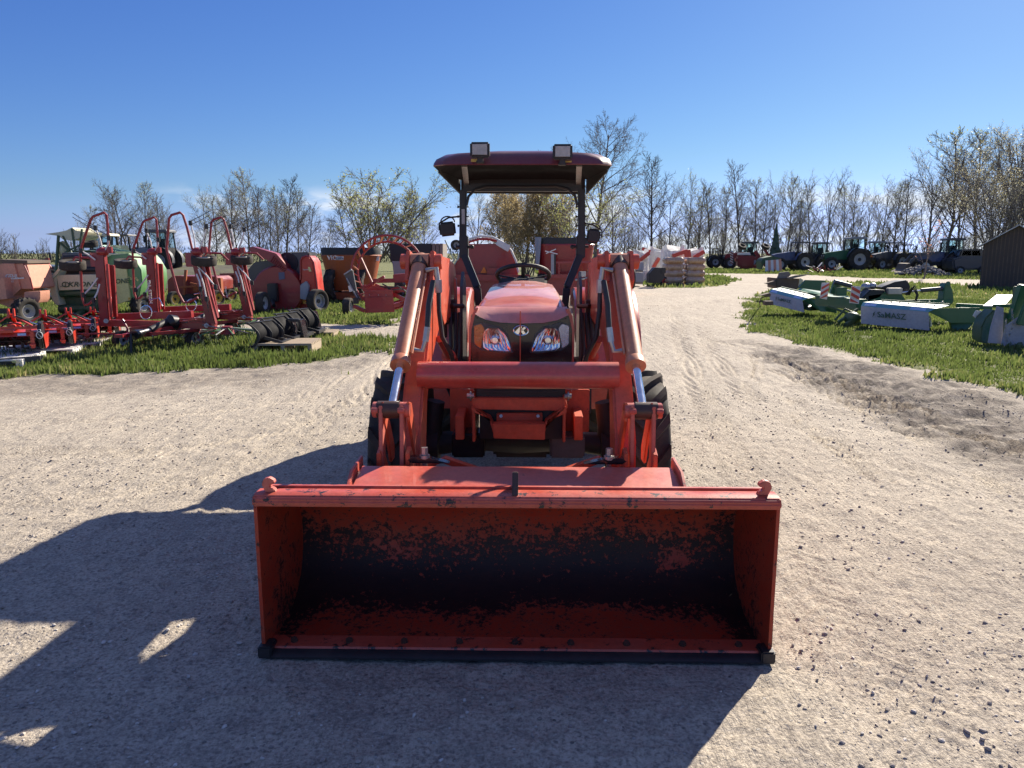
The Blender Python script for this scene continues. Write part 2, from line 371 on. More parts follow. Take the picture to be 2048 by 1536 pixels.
def masks(X, Y):
    wx = X + (fbm(X * 1.6, Y * 1.6, 4, 1) - .5) * 1.1 + (fbm(X * 9, Y * 9, 3, 2) - .5) * .35
    wy = Y + (fbm(X * 1.6 + 40, Y * 1.6, 4, 3) - .5) * 1.1 + (fbm(X * 9, Y * 9 + 9, 3, 4) - .5) * .35
    d = np.full(X.shape, -1e9)
    for P in (G1, G2, G3, G4, G5): d = np.maximum(d, inpoly(wx, wy, P))
    d = np.where(Y > 190, 5, d)
    d = np.where((X < -24) & (Y > 16), 5, d)
    g = np.clip(d / .35 + .3, 0, 1)
    m = np.clip(inpoly(wx, wy, MUD) / .5 + .6, 0, 1); m2 = np.clip(inpoly(wx, wy, MUD2) / .6 + .6, 0, 1)
    return g.astype(np.float32), m.astype(np.float32), m2.astype(np.float32)
TR = []   # tyre tracks: polyline, width, depth
for pts, wd, dp in (([(2048, 1010), (1700, 900), (1500, 800), (1420, 700), (1400, 640), (1430, 600)], .34, .010),
                    ([(1900, 1500), (1640, 1200), (1480, 950), (1400, 780), (1360, 680), (1350, 610)], .36, .010),
                    ([(1590, 800), (1610, 850), (1650, 880), (1760, 960)], .26, .016),
                    ([(1430, 680), (1500, 700), (1516, 730), (1510, 760)], .22, .016),
                    ([(0, 900), (300, 905), (560, 860), (740, 790), (800, 700)], .36, .010),
                    ([(-200, 1010), (150, 1000), (420, 960), (620, 860), (760, 760), (830, 690)], .34, .009),
                    ([(0, 850), (300, 835), (600, 800), (780, 720)], .3, .007),
                    ([(1100, 1600), (1420, 1450), (1800, 1380), (2100, 1300)], .35, .006),
                    ([(1500, 700), (1640, 745), (1800, 815), (2048, 905)], .42, .03),
                    ([(1560, 740), (1680, 790), (1840, 870), (2048, 985)], .40, .022)):
    TR.append(([tuple(gp(a, b)[:2]) for a, b in pts], wd, dp))
def height(X, Y, g, m, m2):
    near = np.clip(1.6 - Y / 26, 0.15, 1)
    z = (fbm(X * .5, Y * .5, 3, 0) - .5) * .03 + (fbm(X * 3.3, Y * 3.3, 3, 1) - .5) * .022 * (1 - g)
    peb = fbm(X * 14, Y * 14, 4, 2); z = z + (peb - .5) * .018 * near
    sp_ = np.clip(vnoise(X * 24, Y * 24, 4) - .76, 0, 1) * .05; z = z + sp_ * near * (1 - g)
    z = z + m * (fbm(X * 2.6, Y * 4.6, 4, 5) - .5) * .20 + m2 * (fbm(X * 6, Y * 6, 3, 1) - .5) * .05
    z = z + g * (fbm(X * 3, Y * 3, 3, 3) - .3) * .06
    for P, wd, dp in TR:
        best = np.full(X.shape, 1e9); side = np.zeros(X.shape); along = np.zeros(X.shape); acc = 0
        for (x0, y0), (x1, y1) in zip(P[:-1], P[1:]):
            dx, dy = x1 - x0, y1 - y0; ln = math.hypot(dx, dy); t = np.clip(((X - x0) * dx + (Y - y0) * dy) / ln ** 2, 0, 1)
            d = np.hypot(X - x0 - t * dx, Y - y0 - t * dy); s = (X - x0) * dy / ln - (Y - y0) * dx / ln
            u = d < best; best = np.where(u, d, best); side = np.where(u, s, side); along = np.where(u, acc + t * ln, along); acc += ln
        wm = np.clip((wd / 2 - best) / .04, 0, 1) * np.clip(fbm(X * 1.1, Y * 1.1, 2, 4) * 4 - .7, 0, 1)
        lug = np.sin((along + np.abs(side) * 1.1) * 2 * math.pi / .105)
        dp = dp * np.clip(Y / 5, .7, 1.8); z = z - wm * dp * .5 + wm * dp * np.clip(lug * 1.5, -1, 1) * .6
    return z
def axis_pts(start, step, n, growth, lim):
    out = [start]; s = step
    for i in range(n): out.append(out[-1] + s)
    while out[-1] < lim: s *= growth; out.append(out[-1] + s)
    return np.array(out)
xp = axis_pts(0.0, .020, 150, 1.0135, 900); XS = np.concatenate([-xp[:0:-1], xp])
YS = np.concatenate([np.array([-60, -20, -6, -1, .8, 1.3, 1.6]), axis_pts(1.75, .015, 130, 1.012, 1400)])
GX, GY = np.meshgrid(XS, YS); gx, gy = GX.ravel(), GY.ravel()
g, m1, m2 = masks(gx, gy); gz = height(gx, gy, g, m1, m2)
nearb = (np.abs(gx) < 1.3) & (gy > 2.7) & (gy < 3.6); gz = np.where(nearb, np.minimum(gz, .004) - .004, gz)
gz = np.where(gy < 1.7, 0, gz); gz = np.where(gy > 60, gz * 0, gz)
me = bpy.data.meshes.new('ground'); nx, ny = len(XS), len(YS)
co = np.stack([gx, gy, gz], 1).astype(np.float32)
idx = np.arange(nx * ny).reshape(ny, nx)
q = np.stack([idx[:-1, :-1], idx[:-1, 1:], idx[1:, 1:], idx[1:, :-1]], -1).reshape(-1, 4)
def npmesh(me, co, q):
    k = q.shape[1]
    me.vertices.add(len(co)); me.vertices.foreach_set('co', co.astype(np.float32).ravel())
    me.loops.add(q.size); me.loops.foreach_set('vertex_index', q.astype(np.int32).ravel())
    me.polygons.add(len(q)); me.polygons.foreach_set('loop_start', np.arange(0, q.size, k, dtype=np.int32))
    me.update(calc_edges=True)
npmesh(me, co, q)
for nm, arr in (('grass', g), ('mud', np.maximum(m1, m2 * .55))):
    a = me.attributes.new(nm, 'FLOAT', 'POINT'); a.data.foreach_set('value', arr.astype(np.float32))
me.polygons.foreach_set('use_smooth', [True] * len(me.polygons))
ground = link('ground', me); ground['kind'] = 'structure'
ground['label'] = 'pale rutted gravel yard with green grass verges'
m, t, b = mat('gravel_and_grass'); l = t.links.new
geo = N(t, 'ShaderNodeNewGeometry'); P = geo.outputs['Position']
def noise(sc, det=6., ro=.6, vec=None):
    n = N(t, 'ShaderNodeTexNoise', ins={'Scale': sc, 'Detail': det, 'Roughness': ro}); l(vec or P, n.inputs['Vector']); return n.outputs[0]
def mr(x, a, b_, c, d, st=False):
    n = N(t, 'ShaderNodeMapRange', ins={1: a, 2: b_, 3: c, 4: d}); l(x, n.inputs[0])
    if st: n.interpolation_type = 'SMOOTHSTEP'
    return n.outputs[0]
def mixc(f, a, b_):
    n = N(t, 'ShaderNodeMix', data_type='RGBA')
    for s, v in ((6, a), (7, b_)):
        if isinstance(v, tuple): n.inputs[s].default_value = rgb(v)
        else: l(v, n.inputs[s])
    if isinstance(f, float): n.inputs[0].default_value = f
    else: l(f, n.inputs[0])
    return n.outputs[2]
def math_(op, a, b_):
    n = N(t, 'ShaderNodeMath', operation=op)
    for i, v in enumerate((a, b_)):
        if isinstance(v, float): n.inputs[i].default_value = v
        else: l(v, n.inputs[i])
    return n.outputs[0]
mpn = N(t, 'ShaderNodeMapping'); mpn.inputs['Rotation'].default_value = (0, 0, R(-25)); mpn.inputs['Scale'].default_value = (1.7, .3, 1); l(P, mpn.inputs[0])
big = noise(.45, 5., .6); streak = noise(2.2, 7., .7, mpn.outputs[0]); mid = noise(7., 7., .75); fine = noise(60., 5., .75)
c = mixc(mr(big, .35, .65, 0, 1), (.44, .38, .30), (.53, .46, .36))
c = mixc(mr(streak, .46, .68, 0, .6), c, (.29, .25, .205))
c = mixc(mr(mid, .46, .66, 0, .7), c, (.24, .21, .175))
c = mixc(mr(fine, .50, .62, 0, .85), c, (.18, .155, .135))
c = mixc(mr(fine, .47, .34, 0, .75), c, (.62, .55, .46))
vo = N(t, 'ShaderNodeTexVoronoi', ins={'Scale': 38., 'Randomness': 1.}); l(P, vo.inputs['Vector'])
st = mr(vo.outputs['Distance'], .30, .22, 0, 1); sv = N(t, 'ShaderNodeSeparateColor'); l(vo.outputs['Color'], sv.inputs[0])
pick = math_('MULTIPLY', st, mr(sv.outputs[0], .72, .76, 0, 1)); stc = mixc(sv.outputs[1], (.13, .115, .105), (.48, .45, .41))
c = mixc(math_('MULTIPLY', pick, .8), c, stc)
am = N(t, 'ShaderNodeAttribute', attribute_name='mud'); ag = N(t, 'ShaderNodeAttribute', attribute_name='grass')
mf = math_('MULTIPLY', am.outputs['Fac'], mr(noise(3.2, 6., .65), .28, .54, 0, 1.))
c = mixc(mf, c, mixc(mr(noise(9., 5., .7), .4, .65, 0, 1), (.075, .062, .052), (.20, .165, .135)))
gcol = mixc(mr(noise(1.3, 5., .6), .35, .68, 0, 1), (.10, .125, .035), (.18, .185, .07))
gcol = mixc(mr(noise(11., 5., .7), .42, .72, 0, .75), gcol, (.22, .18, .11))
gcol = mixc(mr(noise(40., 4., .7), .45, .7, 0, .7), gcol, (.045, .065, .016))
gm = math_('ADD', ag.outputs['Fac'], mr(noise(5.5, 7., .75), .3, .7, -.55, .55)); gm = mr(gm, .42, .62, 0, 1)
c = mixc(gm, c, gcol)
l(c, b.inputs['Base Color']); b.inputs['Roughness'].default_value = .93; b.inputs['Specular IOR Level'].default_value = .25
hh = math_('ADD', math_('ADD', math_('MULTIPLY', fine, .5), math_('MULTIPLY', noise(7., 6., .7, mpn.outputs[0]), 1.4)), math_('ADD', math_('MULTIPLY', mid, 1.3), math_('MULTIPLY', pick, .35)))
bu = N(t, 'ShaderNodeBump', ins={'Strength': 1., 'Distance': .02}); l(hh, bu.inputs['Height']); l(bu.outputs[0], b.inputs['Normal'])
me.materials.append(m)
bpy.context.view_layer.update()

def ground_z(x, y):
    x = np.atleast_1d(np.asarray(x, float)); y = np.atleast_1d(np.asarray(y, float)); g_, a_, b_ = masks(x, y); return height(x, y, g_, a_, b_), g_

# loose stones ----------------------------------------------------
def stones(name, n, lo, hi, label, col, region, seed, kind='stuff'):
    r = np.random.default_rng(seed); x0, x1, y0, y1 = region
    X = r.uniform(x0, x1, n * 3); Y = y0 + (y1 - y0) * r.random(n * 3) ** 1.6
    z, gg = ground_z(X, Y); cl_ = fbm(X * 1.4, Y * 1.4, 3, 4); keep = (cl_ > .40 + .25 * r.random(len(X)) - .12) & (gg < .35) & ~((np.abs(X) < 1.15) & (Y > 2.7) & (Y < 8) & (np.abs(X - .05) < 1.1)); X, Y, z = X[keep][:n], Y[keep][:n], z[keep][:n]; n = len(X)
    ph = (1 + 5 ** .5) / 2
    ico = np.array([(-1, ph, 0), (1, ph, 0), (-1, -ph, 0), (1, -ph, 0), (0, -1, ph), (0, 1, ph), (0, -1, -ph), (0, 1, -ph), (ph, 0, -1), (ph, 0, 1), (-ph, 0, -1), (-ph, 0, 1)]) / 1.902
    F = np.array([(0, 11, 5), (0, 5, 1), (0, 1, 7), (0, 7, 10), (0, 10, 11), (1, 5, 9), (5, 11, 4), (11, 10, 2), (10, 7, 6), (7, 1, 8), (3, 9, 4), (3, 4, 2), (3, 2, 6), (3, 6, 8), (3, 8, 9), (4, 9, 5), (2, 4, 11), (6, 2, 10), (8, 6, 7), (9, 8, 1)])
    s = lo + (hi - lo) * r.random(n) ** 3.5
    v = ico[None] * (1 + r.uniform(-.32, .32, (n, 12, 1))) * s[:, None, None] * np.stack([r.uniform(.8, 1.5, n), r.uniform(.7, 1.1, n), r.uniform(.45, .85, n)], 1)[:, None]
    a = r.uniform(0, 6.28, n); ca, sa = np.cos(a)[:, None], np.sin(a)[:, None]
    vx = v[..., 0] * ca - v[..., 1] * sa; vy = v[..., 0] * sa + v[..., 1] * ca
    co = np.stack([vx + X[:, None], vy + Y[:, None], v[..., 2] + (z + s * .28)[:, None]], -1).reshape(-1, 3)
    f = (F[None] + 12 * np.arange(n)[:, None, None]).reshape(-1, 3)
    me = bpy.data.meshes.new(name); npmesh(me, co, f)
    at_ = me.attributes.new('tone', 'FLOAT', 'POINT'); at_.data.foreach_set('value', np.repeat(r.random(n), 12).astype(np.float32))
    me.polygons.foreach_set('use_smooth', [False] * len(f))
    me.materials.append(col); return tag(link(name, me), label, 'stones', None, kind)
m, t, b = mat('stone'); l = t.links.new
a_ = N(t, 'ShaderNodeAttribute', attribute_name='tone'); ra = N(t, 'ShaderNodeValToRGB'); l(a_.outputs['Fac'], ra.inputs[0])
ra.color_ramp.elements[0].color = (.22, .19, .165, 1); ra.color_ramp.elements[1].color = (.55, .51, .46, 1)
e = ra.color_ramp.elements.new(.6); e.color = (.36, .31, .26, 1)
l(ra.outputs[0], b.inputs['Base Color']); b.inputs['Roughness'].default_value = .9; M_['stone'] = m
stones('gravel', 17000, .002, .011, 'loose grey and tan pebbles strewn over the gravel yard', m, (-4.5, 5.5, 1.8, 9), 3)
stones('pebbles', 1800, .004, .015, 'coarser stones scattered along the wheel ruts and road', m, (-8, 14, 5, 26), 4)

# grass -----------------------------------------------------------
m, t, b = mat('grass_blade'); l = t.links.new
a_ = N(t, 'ShaderNodeAttribute', attribute_name='tone'); ra = N(t, 'ShaderNodeValToRGB'); l(a_.outputs['Fac'], ra.inputs[0])
ra.color_ramp.elements[0].color = (.080, .105, .026, 1); ra.color_ramp.elements[1].color = (.42, .36, .17, 1)
e = ra.color_ramp.elements.new(.45); e.color = (.125, .175, .042, 1); e = ra.color_ramp.elements.new(.85); e.color = (.22, .235, .08, 1)
tr = N(t, 'ShaderNodeBsdfTranslucent'); mxs = N(t, 'ShaderNodeMixShader', ins={0: .5}); o_ = t.nodes['Material Output']
l(ra.outputs[0], b.inputs['Base Color']); l(ra.outputs[0], tr.inputs[0]); b.inputs['Roughness'].default_value = .6
l(b.outputs[0], mxs.inputs[1]); l(tr.outputs[0], mxs.inputs[2]); l(mxs.outputs[0], o_.inputs[0]); M_['grassb'] = m
def grass(name, n, region, h0, h1, seed, label, lean=.5, wd=.008, thr=.6):
    r = np.random.default_rng(seed); x0, x1, y0, y1 = region
    X = r.uniform(x0, x1, n); u = r.random(n); Y = y0 * (y1 / y0) ** u
    z, gg = ground_z(X, Y); clump = fbm(X * 2.2, Y * 2.2, 3, 2)
    k = (gg + (r.random(n) - .5) * .62 + (clump - .5) * .8 > thr); X, Y, z, clump = X[k], Y[k], z[k], clump[k]; n = len(X)
    hh = (h0 + (h1 - h0) * r.random(n) ** 2) * (.45 + 1.3 * np.clip(clump * 1.8 - .35, 0, 1)); a = r.uniform(0, 6.28, n)
    lx, ly = np.cos(a) * hh * lean * r.random(n), np.sin(a) * hh * lean * r.random(n)
    wa = r.uniform(0, 3.14, n); w_ = wd * (1 + Y / 14); wx, wy = np.cos(wa) * w_, np.sin(wa) * w_ * .5
    p0 = np.stack([X - wx, Y - wy, z - .01], 1); p1 = np.stack([X + wx, Y + wy, z - .01], 1)
    p2 = np.stack([X + wx * .7 + lx * .4, Y + wy * .7 + ly * .4, z + hh * .6], 1); p3 = np.stack([X + lx, Y + ly, z + hh], 1)
    co = np.stack([p0, p1, p2, p3], 1).reshape(-1, 3); f = np.arange(4 * n).reshape(-1, 4)
    me = bpy.data.meshes.new(name); npmesh(me, co, f)
    tone = np.clip(r.random(n) * .75 + (fbm(X * .9, Y * .9, 3, 5) - .5) * .9, 0, 1)
    at_ = me.attributes.new('tone', 'FLOAT', 'POINT'); at_.data.foreach_set('value', np.repeat(tone, 4).astype(np.float32))
    me.materials.append(M_['grassb']); return tag(link(name, me), label, 'grass', None, 'stuff')
grass('grass', 170000, (-13, 0.0, 8.4, 16.5), .025, .11, 11, 'green grass strip under the red implements on the left')
grass('grass', 110000, (-20, 0.0, 16.5, 34), .03, .11, 12, 'grass behind the lane around the red machines', wd=.012)
grass('grass', 230000, (4.0, 19, 6.3, 30), .018, .075, 13, 'sunlit grass verge under the green mowers', wd=.009)
grass('grass', 60000, (2, 52, 30, 78), .05, .16, 14, 'far grass in front of the parked tractors', wd=.02)
# ================================================================ the loader tractor
TL, TRZ = Vector((.012, 2.92, 0)), R(-1.2)
_inv = (Matrix.Translation(TL) @ Matrix.Rotation(TRZ, 4, 'Z')).inverted()
def tp(px, py, yl): return _inv @ at(px, py, yl + TL.y)
T = Thing('loader_tractor', 'orange open-station tractor with a worn wide front bucket facing the camera on the gravel', 'tractor', TL, TRZ)
def tpart(name, mb, m, bevel=0, parent=None, **k): return T.part(name, mb, M_[m] if isinstance(m, str) else m, bevel, parent, True, **k)

# bucket ----------------------------------------------------------
prof = [(0, .012), (.16, .018), (.30, .03), (.40, .055), (.475, .10), (.53, .16), (.56, .23), (.575, .31), (.568, .40), (.54, .47), (.49, .535), (.41, .59), (.30, .63), (.18, .655), (.06, .672)]
def smoothp(pr, n):
    d = [0]
    for a, b_ in zip(pr[:-1], pr[1:]): d.append(d[-1] + math.dist(a, b_))
    o = []
    for i in range(n):
        s = d[-1] * i / (n - 1); j = max(k for k in range(len(d) - 1) if d[k] <= s + 1e-9); u = (s - d[j]) / (d[j + 1] - d[j])
        p0, p1, p2, p3 = pr[max(j - 1, 0)], pr[j], pr[j + 1], pr[min(j + 2, len(pr) - 1)]
        o.append(tuple(.5 * (2 * p1[c] + (p2[c] - p0[c]) * u + (2 * p0[c] - 5 * p1[c] + 4 * p2[c] - p3[c]) * u * u + (3 * p1[c] - p0[c] - 3 * p2[c] + p3[c]) * u ** 3) for c in (0, 1)))
    return o
BW = 1.035; inner = smoothp(prof, 56); outer = []
for i, (y, z) in enumerate(inner):
    a, c2 = inner[max(i - 1, 0)], inner[min(i + 1, 55)]; dx, dy = c2[0] - a[0], c2[1] - a[1]; ln = math.hypot(dx, dy); outer.append((y + dy / ln * .012, z - dx / ln * .012))
NX = 120; rows = [[(-BW + 2 * BW * k / NX, y, z) for k in range(NX + 1)] for y, z in inner]
shell = MB().grid(rows); ni = len(shell.v); shell.grid([[(-BW, y, z) for y, z in inner], [(-BW, y, z) for y, z in outer]]).grid([[(-BW, y, z), (BW, y, z)] for y, z in outer])
shell.grid([[(BW, y, z) for y, z in inner], [(BW, y, z) for y, z in outer]]).grid([[(-BW, *outer[0]), (BW, *outer[0])], [(-BW, *inner[0]), (BW, *inner[0])]])
# worn interior: bare dark steel low on the back, paint near the lip
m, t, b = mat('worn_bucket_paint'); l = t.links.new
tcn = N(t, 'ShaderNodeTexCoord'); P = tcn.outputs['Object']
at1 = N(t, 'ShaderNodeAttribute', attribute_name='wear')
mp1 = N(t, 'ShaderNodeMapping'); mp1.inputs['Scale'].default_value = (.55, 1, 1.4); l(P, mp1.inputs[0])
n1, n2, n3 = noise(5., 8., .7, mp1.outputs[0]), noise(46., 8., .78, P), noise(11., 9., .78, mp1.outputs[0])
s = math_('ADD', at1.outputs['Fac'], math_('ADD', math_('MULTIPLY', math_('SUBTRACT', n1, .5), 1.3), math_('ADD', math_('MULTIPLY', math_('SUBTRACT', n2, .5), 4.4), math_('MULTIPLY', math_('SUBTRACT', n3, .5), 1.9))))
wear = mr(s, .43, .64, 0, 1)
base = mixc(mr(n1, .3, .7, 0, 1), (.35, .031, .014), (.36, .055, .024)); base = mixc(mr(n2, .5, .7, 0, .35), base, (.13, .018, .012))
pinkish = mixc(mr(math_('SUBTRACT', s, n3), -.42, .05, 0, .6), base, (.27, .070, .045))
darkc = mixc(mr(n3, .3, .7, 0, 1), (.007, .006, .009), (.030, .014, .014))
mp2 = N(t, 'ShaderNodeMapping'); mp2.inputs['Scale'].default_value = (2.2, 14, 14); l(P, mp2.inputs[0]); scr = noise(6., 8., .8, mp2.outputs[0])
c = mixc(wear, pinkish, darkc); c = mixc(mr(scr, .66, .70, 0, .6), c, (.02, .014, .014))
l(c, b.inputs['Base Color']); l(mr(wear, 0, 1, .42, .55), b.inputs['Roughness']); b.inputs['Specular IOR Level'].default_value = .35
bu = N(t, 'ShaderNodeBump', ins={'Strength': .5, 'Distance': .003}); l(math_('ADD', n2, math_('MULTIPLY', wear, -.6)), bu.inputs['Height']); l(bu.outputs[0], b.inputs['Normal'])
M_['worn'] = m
bks = [MB().prism([(sx_ * (BW + .012), -.004, .0)] + [(sx_ * (BW + .012), y, z) for y, z in smoothp([(0, 0)] + [(y, z) for y, z in prof[1:-1]] + [(.09, .69), (-.008, .69)], 40)[1:]], (-sx_ * .014, 0, 0)) for sx_ in (-1, 1)]
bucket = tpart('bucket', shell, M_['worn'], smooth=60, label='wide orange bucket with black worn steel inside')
me_ = bucket.data; wv = np.zeros(len(me_.vertices)); vv = np.zeros(len(me_.vertices) * 3); me_.vertices.foreach_get('co', vv); vv = vv.reshape(-1, 3)
def sstep(x, a, b_): u = np.clip((x - a) / (b_ - a), 0, 1); return u * u * (3 - 2 * u)
def wearfn(v):
    X, Y, Z = v[:, 0], v[:, 1], v[:, 2]; ax = np.abs(X)
    lim = .32 + .035 * np.sin(X * 3.1) + .10 * sstep(ax, .80, 1.02)
    w_ = np.where(Y > .2, 1 - sstep(Z, lim - .24, lim + .20), 0) * 1.15
    lip = sstep(Y, .26 + .06 * np.sin(X * 5), .48)
    w_ = np.where((Z < .12) & (Y < .5), w_ * lip + .16 + .75 * sstep(ax, .86, 1.0), w_)
    w_ = w_ + .25 * np.exp(-((Z - .56) / .05) ** 2) * np.exp(-((X - .2) / .3) ** 2) - .22 * np.exp(-((X - .75) / .12) ** 2 - ((Z - .2) / .06) ** 2) * 3
    return np.clip(w_, -.3, 1.3)
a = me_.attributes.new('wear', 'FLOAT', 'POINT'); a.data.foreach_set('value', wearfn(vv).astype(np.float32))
for bk in bks:
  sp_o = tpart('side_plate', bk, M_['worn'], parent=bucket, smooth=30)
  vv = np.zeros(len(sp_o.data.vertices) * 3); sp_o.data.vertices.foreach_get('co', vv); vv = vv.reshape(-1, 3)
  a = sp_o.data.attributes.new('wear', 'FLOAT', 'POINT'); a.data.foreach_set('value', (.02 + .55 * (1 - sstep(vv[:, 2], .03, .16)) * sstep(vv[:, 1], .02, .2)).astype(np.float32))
M_['chip'] = paint('chipped_orange_paint', (.44, .055, .026), .38, dust=.45, dustcol=(.44, .15, .11), chips=1.1, chipcol=(.022, .016, .016), scale=3.4, coat=.12)
M_['chip2'] = paint('scuffed_orange_paint', (.48, .075, .045), .4, dust=.6, dustcol=(.50, .19, .15), chips=.5, chipcol=(.05, .03, .025), scale=3.4, coat=.12)
rail = MB(); rp = [(-.018, .652), (-.020, .675), (-.008, .692), (.015, .700), (.075, .700), (.092, .69), (.092, .66), (.01, .646)]
rail.prism([(-BW - .014, y, z) for y, z in rp], (2 * BW + .028, 0, 0)); tpart('top_rail', rail, 'chip', .006, bucket)
r2 = MB().bx(-BW, BW, .095, .118, .668, .704); tpart('rear_flange', r2, 'chip2', .003, bucket)
ce = MB().prism([(-BW - .02, -.03, .002), (-BW - .02, .10, .012), (-BW - .02, .10, .028), (-BW - .02, -.005, .026), (-BW - .02, -.03, .010)], (2 * BW + .04, 0, 0))
tpart('cutting_edge', ce, 'blade', .002, bucket)
ws = MB().prism([(-BW + .002, .008, .028), (-BW + .002, .105, .0305), (-BW + .002, .105, .038), (-BW + .002, .012, .037)], (2 * BW - .004, 0, 0))
ob = tpart('wear_strip', ws, M_['chip'], .001, bucket)
for k in range(9):
    x = -.93 + k * 1.86 / 8; bt = MB().cyl((x, .055, .036), (x, .050, .050), .017, .014, 6); tpart('bolt', bt, 'grease', 0, bucket)
for sx_ in (-1, 1):
    tb = MB().bx(sx_ * (BW - .035), sx_ * (BW + .022), -.035, .05, .004, .055).bar((sx_ * (BW + .01), .01, .05), (sx_ * (BW + .01), .03, .66), .018, .012)
    tpart('corner_shoe', tb, 'blade', .006, bucket)
def hook(x, y, z, s, flip):
    pts = [(-.014, 0), (.03, 0), (.022, .016), (.006, .022), (.006, .036), (.024, .036), (.026, .05), (.004, .064), (-.018, .06), (-.030, .035)]
    return MB().prism([(x - .011, y + a * s * .6, z + b_ * s) for a, b_ in pts], (.022, 0, 0)) if flip == 0 else MB().prism([(x + a * s * flip, y - .01, z + b_ * s) for a, b_ in pts], (0, .03, 0))
tpart('hook', hook(-.992, .03, .698, .95, 1), 'chip2', .003, bucket); tpart('hook', hook(.992, .03, .698, .95, -1), 'chip2', .003, bucket)
hk = MB().prism([(-.012, .0, .695), (-.012, .13, .70), (-.012, .115, .735), (-.012, .075, .775), (-.012, .055, .778), (-.012, .04, .745)], (.024, 0, 0)); tpart('hook', hk, 'grease', .003, bucket, label='rusty centre lug')
tt = MB().prism([(-.69, .12, .690), (-.69, .32, .722), (-.69, .345, .722), (-.69, .37, .705), (-.69, .37, .62), (-.69, .14, .66)], (1.38, 0, 0))
tpart('torque_plate', tt, 'chip2', .012, bucket)
for sx_ in (-1, 1):
    gs = MB().prism([(sx_ * .69, .11, .69), (sx_ * .69, .20, .742), (sx_ * .69, .40, .752), (sx_ * .69, .42, .60), (sx_ * .69, .12, .62)], (sx_ * .014, 0, 0)); tpart('gusset', gs, 'chip2', .003, bucket)
for x in (-.62, -.49, .49, .62):
    bb = MB(); bb.prism([(x - .01, .60, .20), (x - .01, .66, .20), (x - .01, .68, .34), (x - .01, .58, .66), (x - .01, .46, .78), (x - .01, .40, .76), (x - .01, .40, .62), (x - .01, .52, .53), (x - .01, .60, .40)], (.02, 0, 0))
    tpart('mounting_ear', bb, 'orange', .003, bucket)

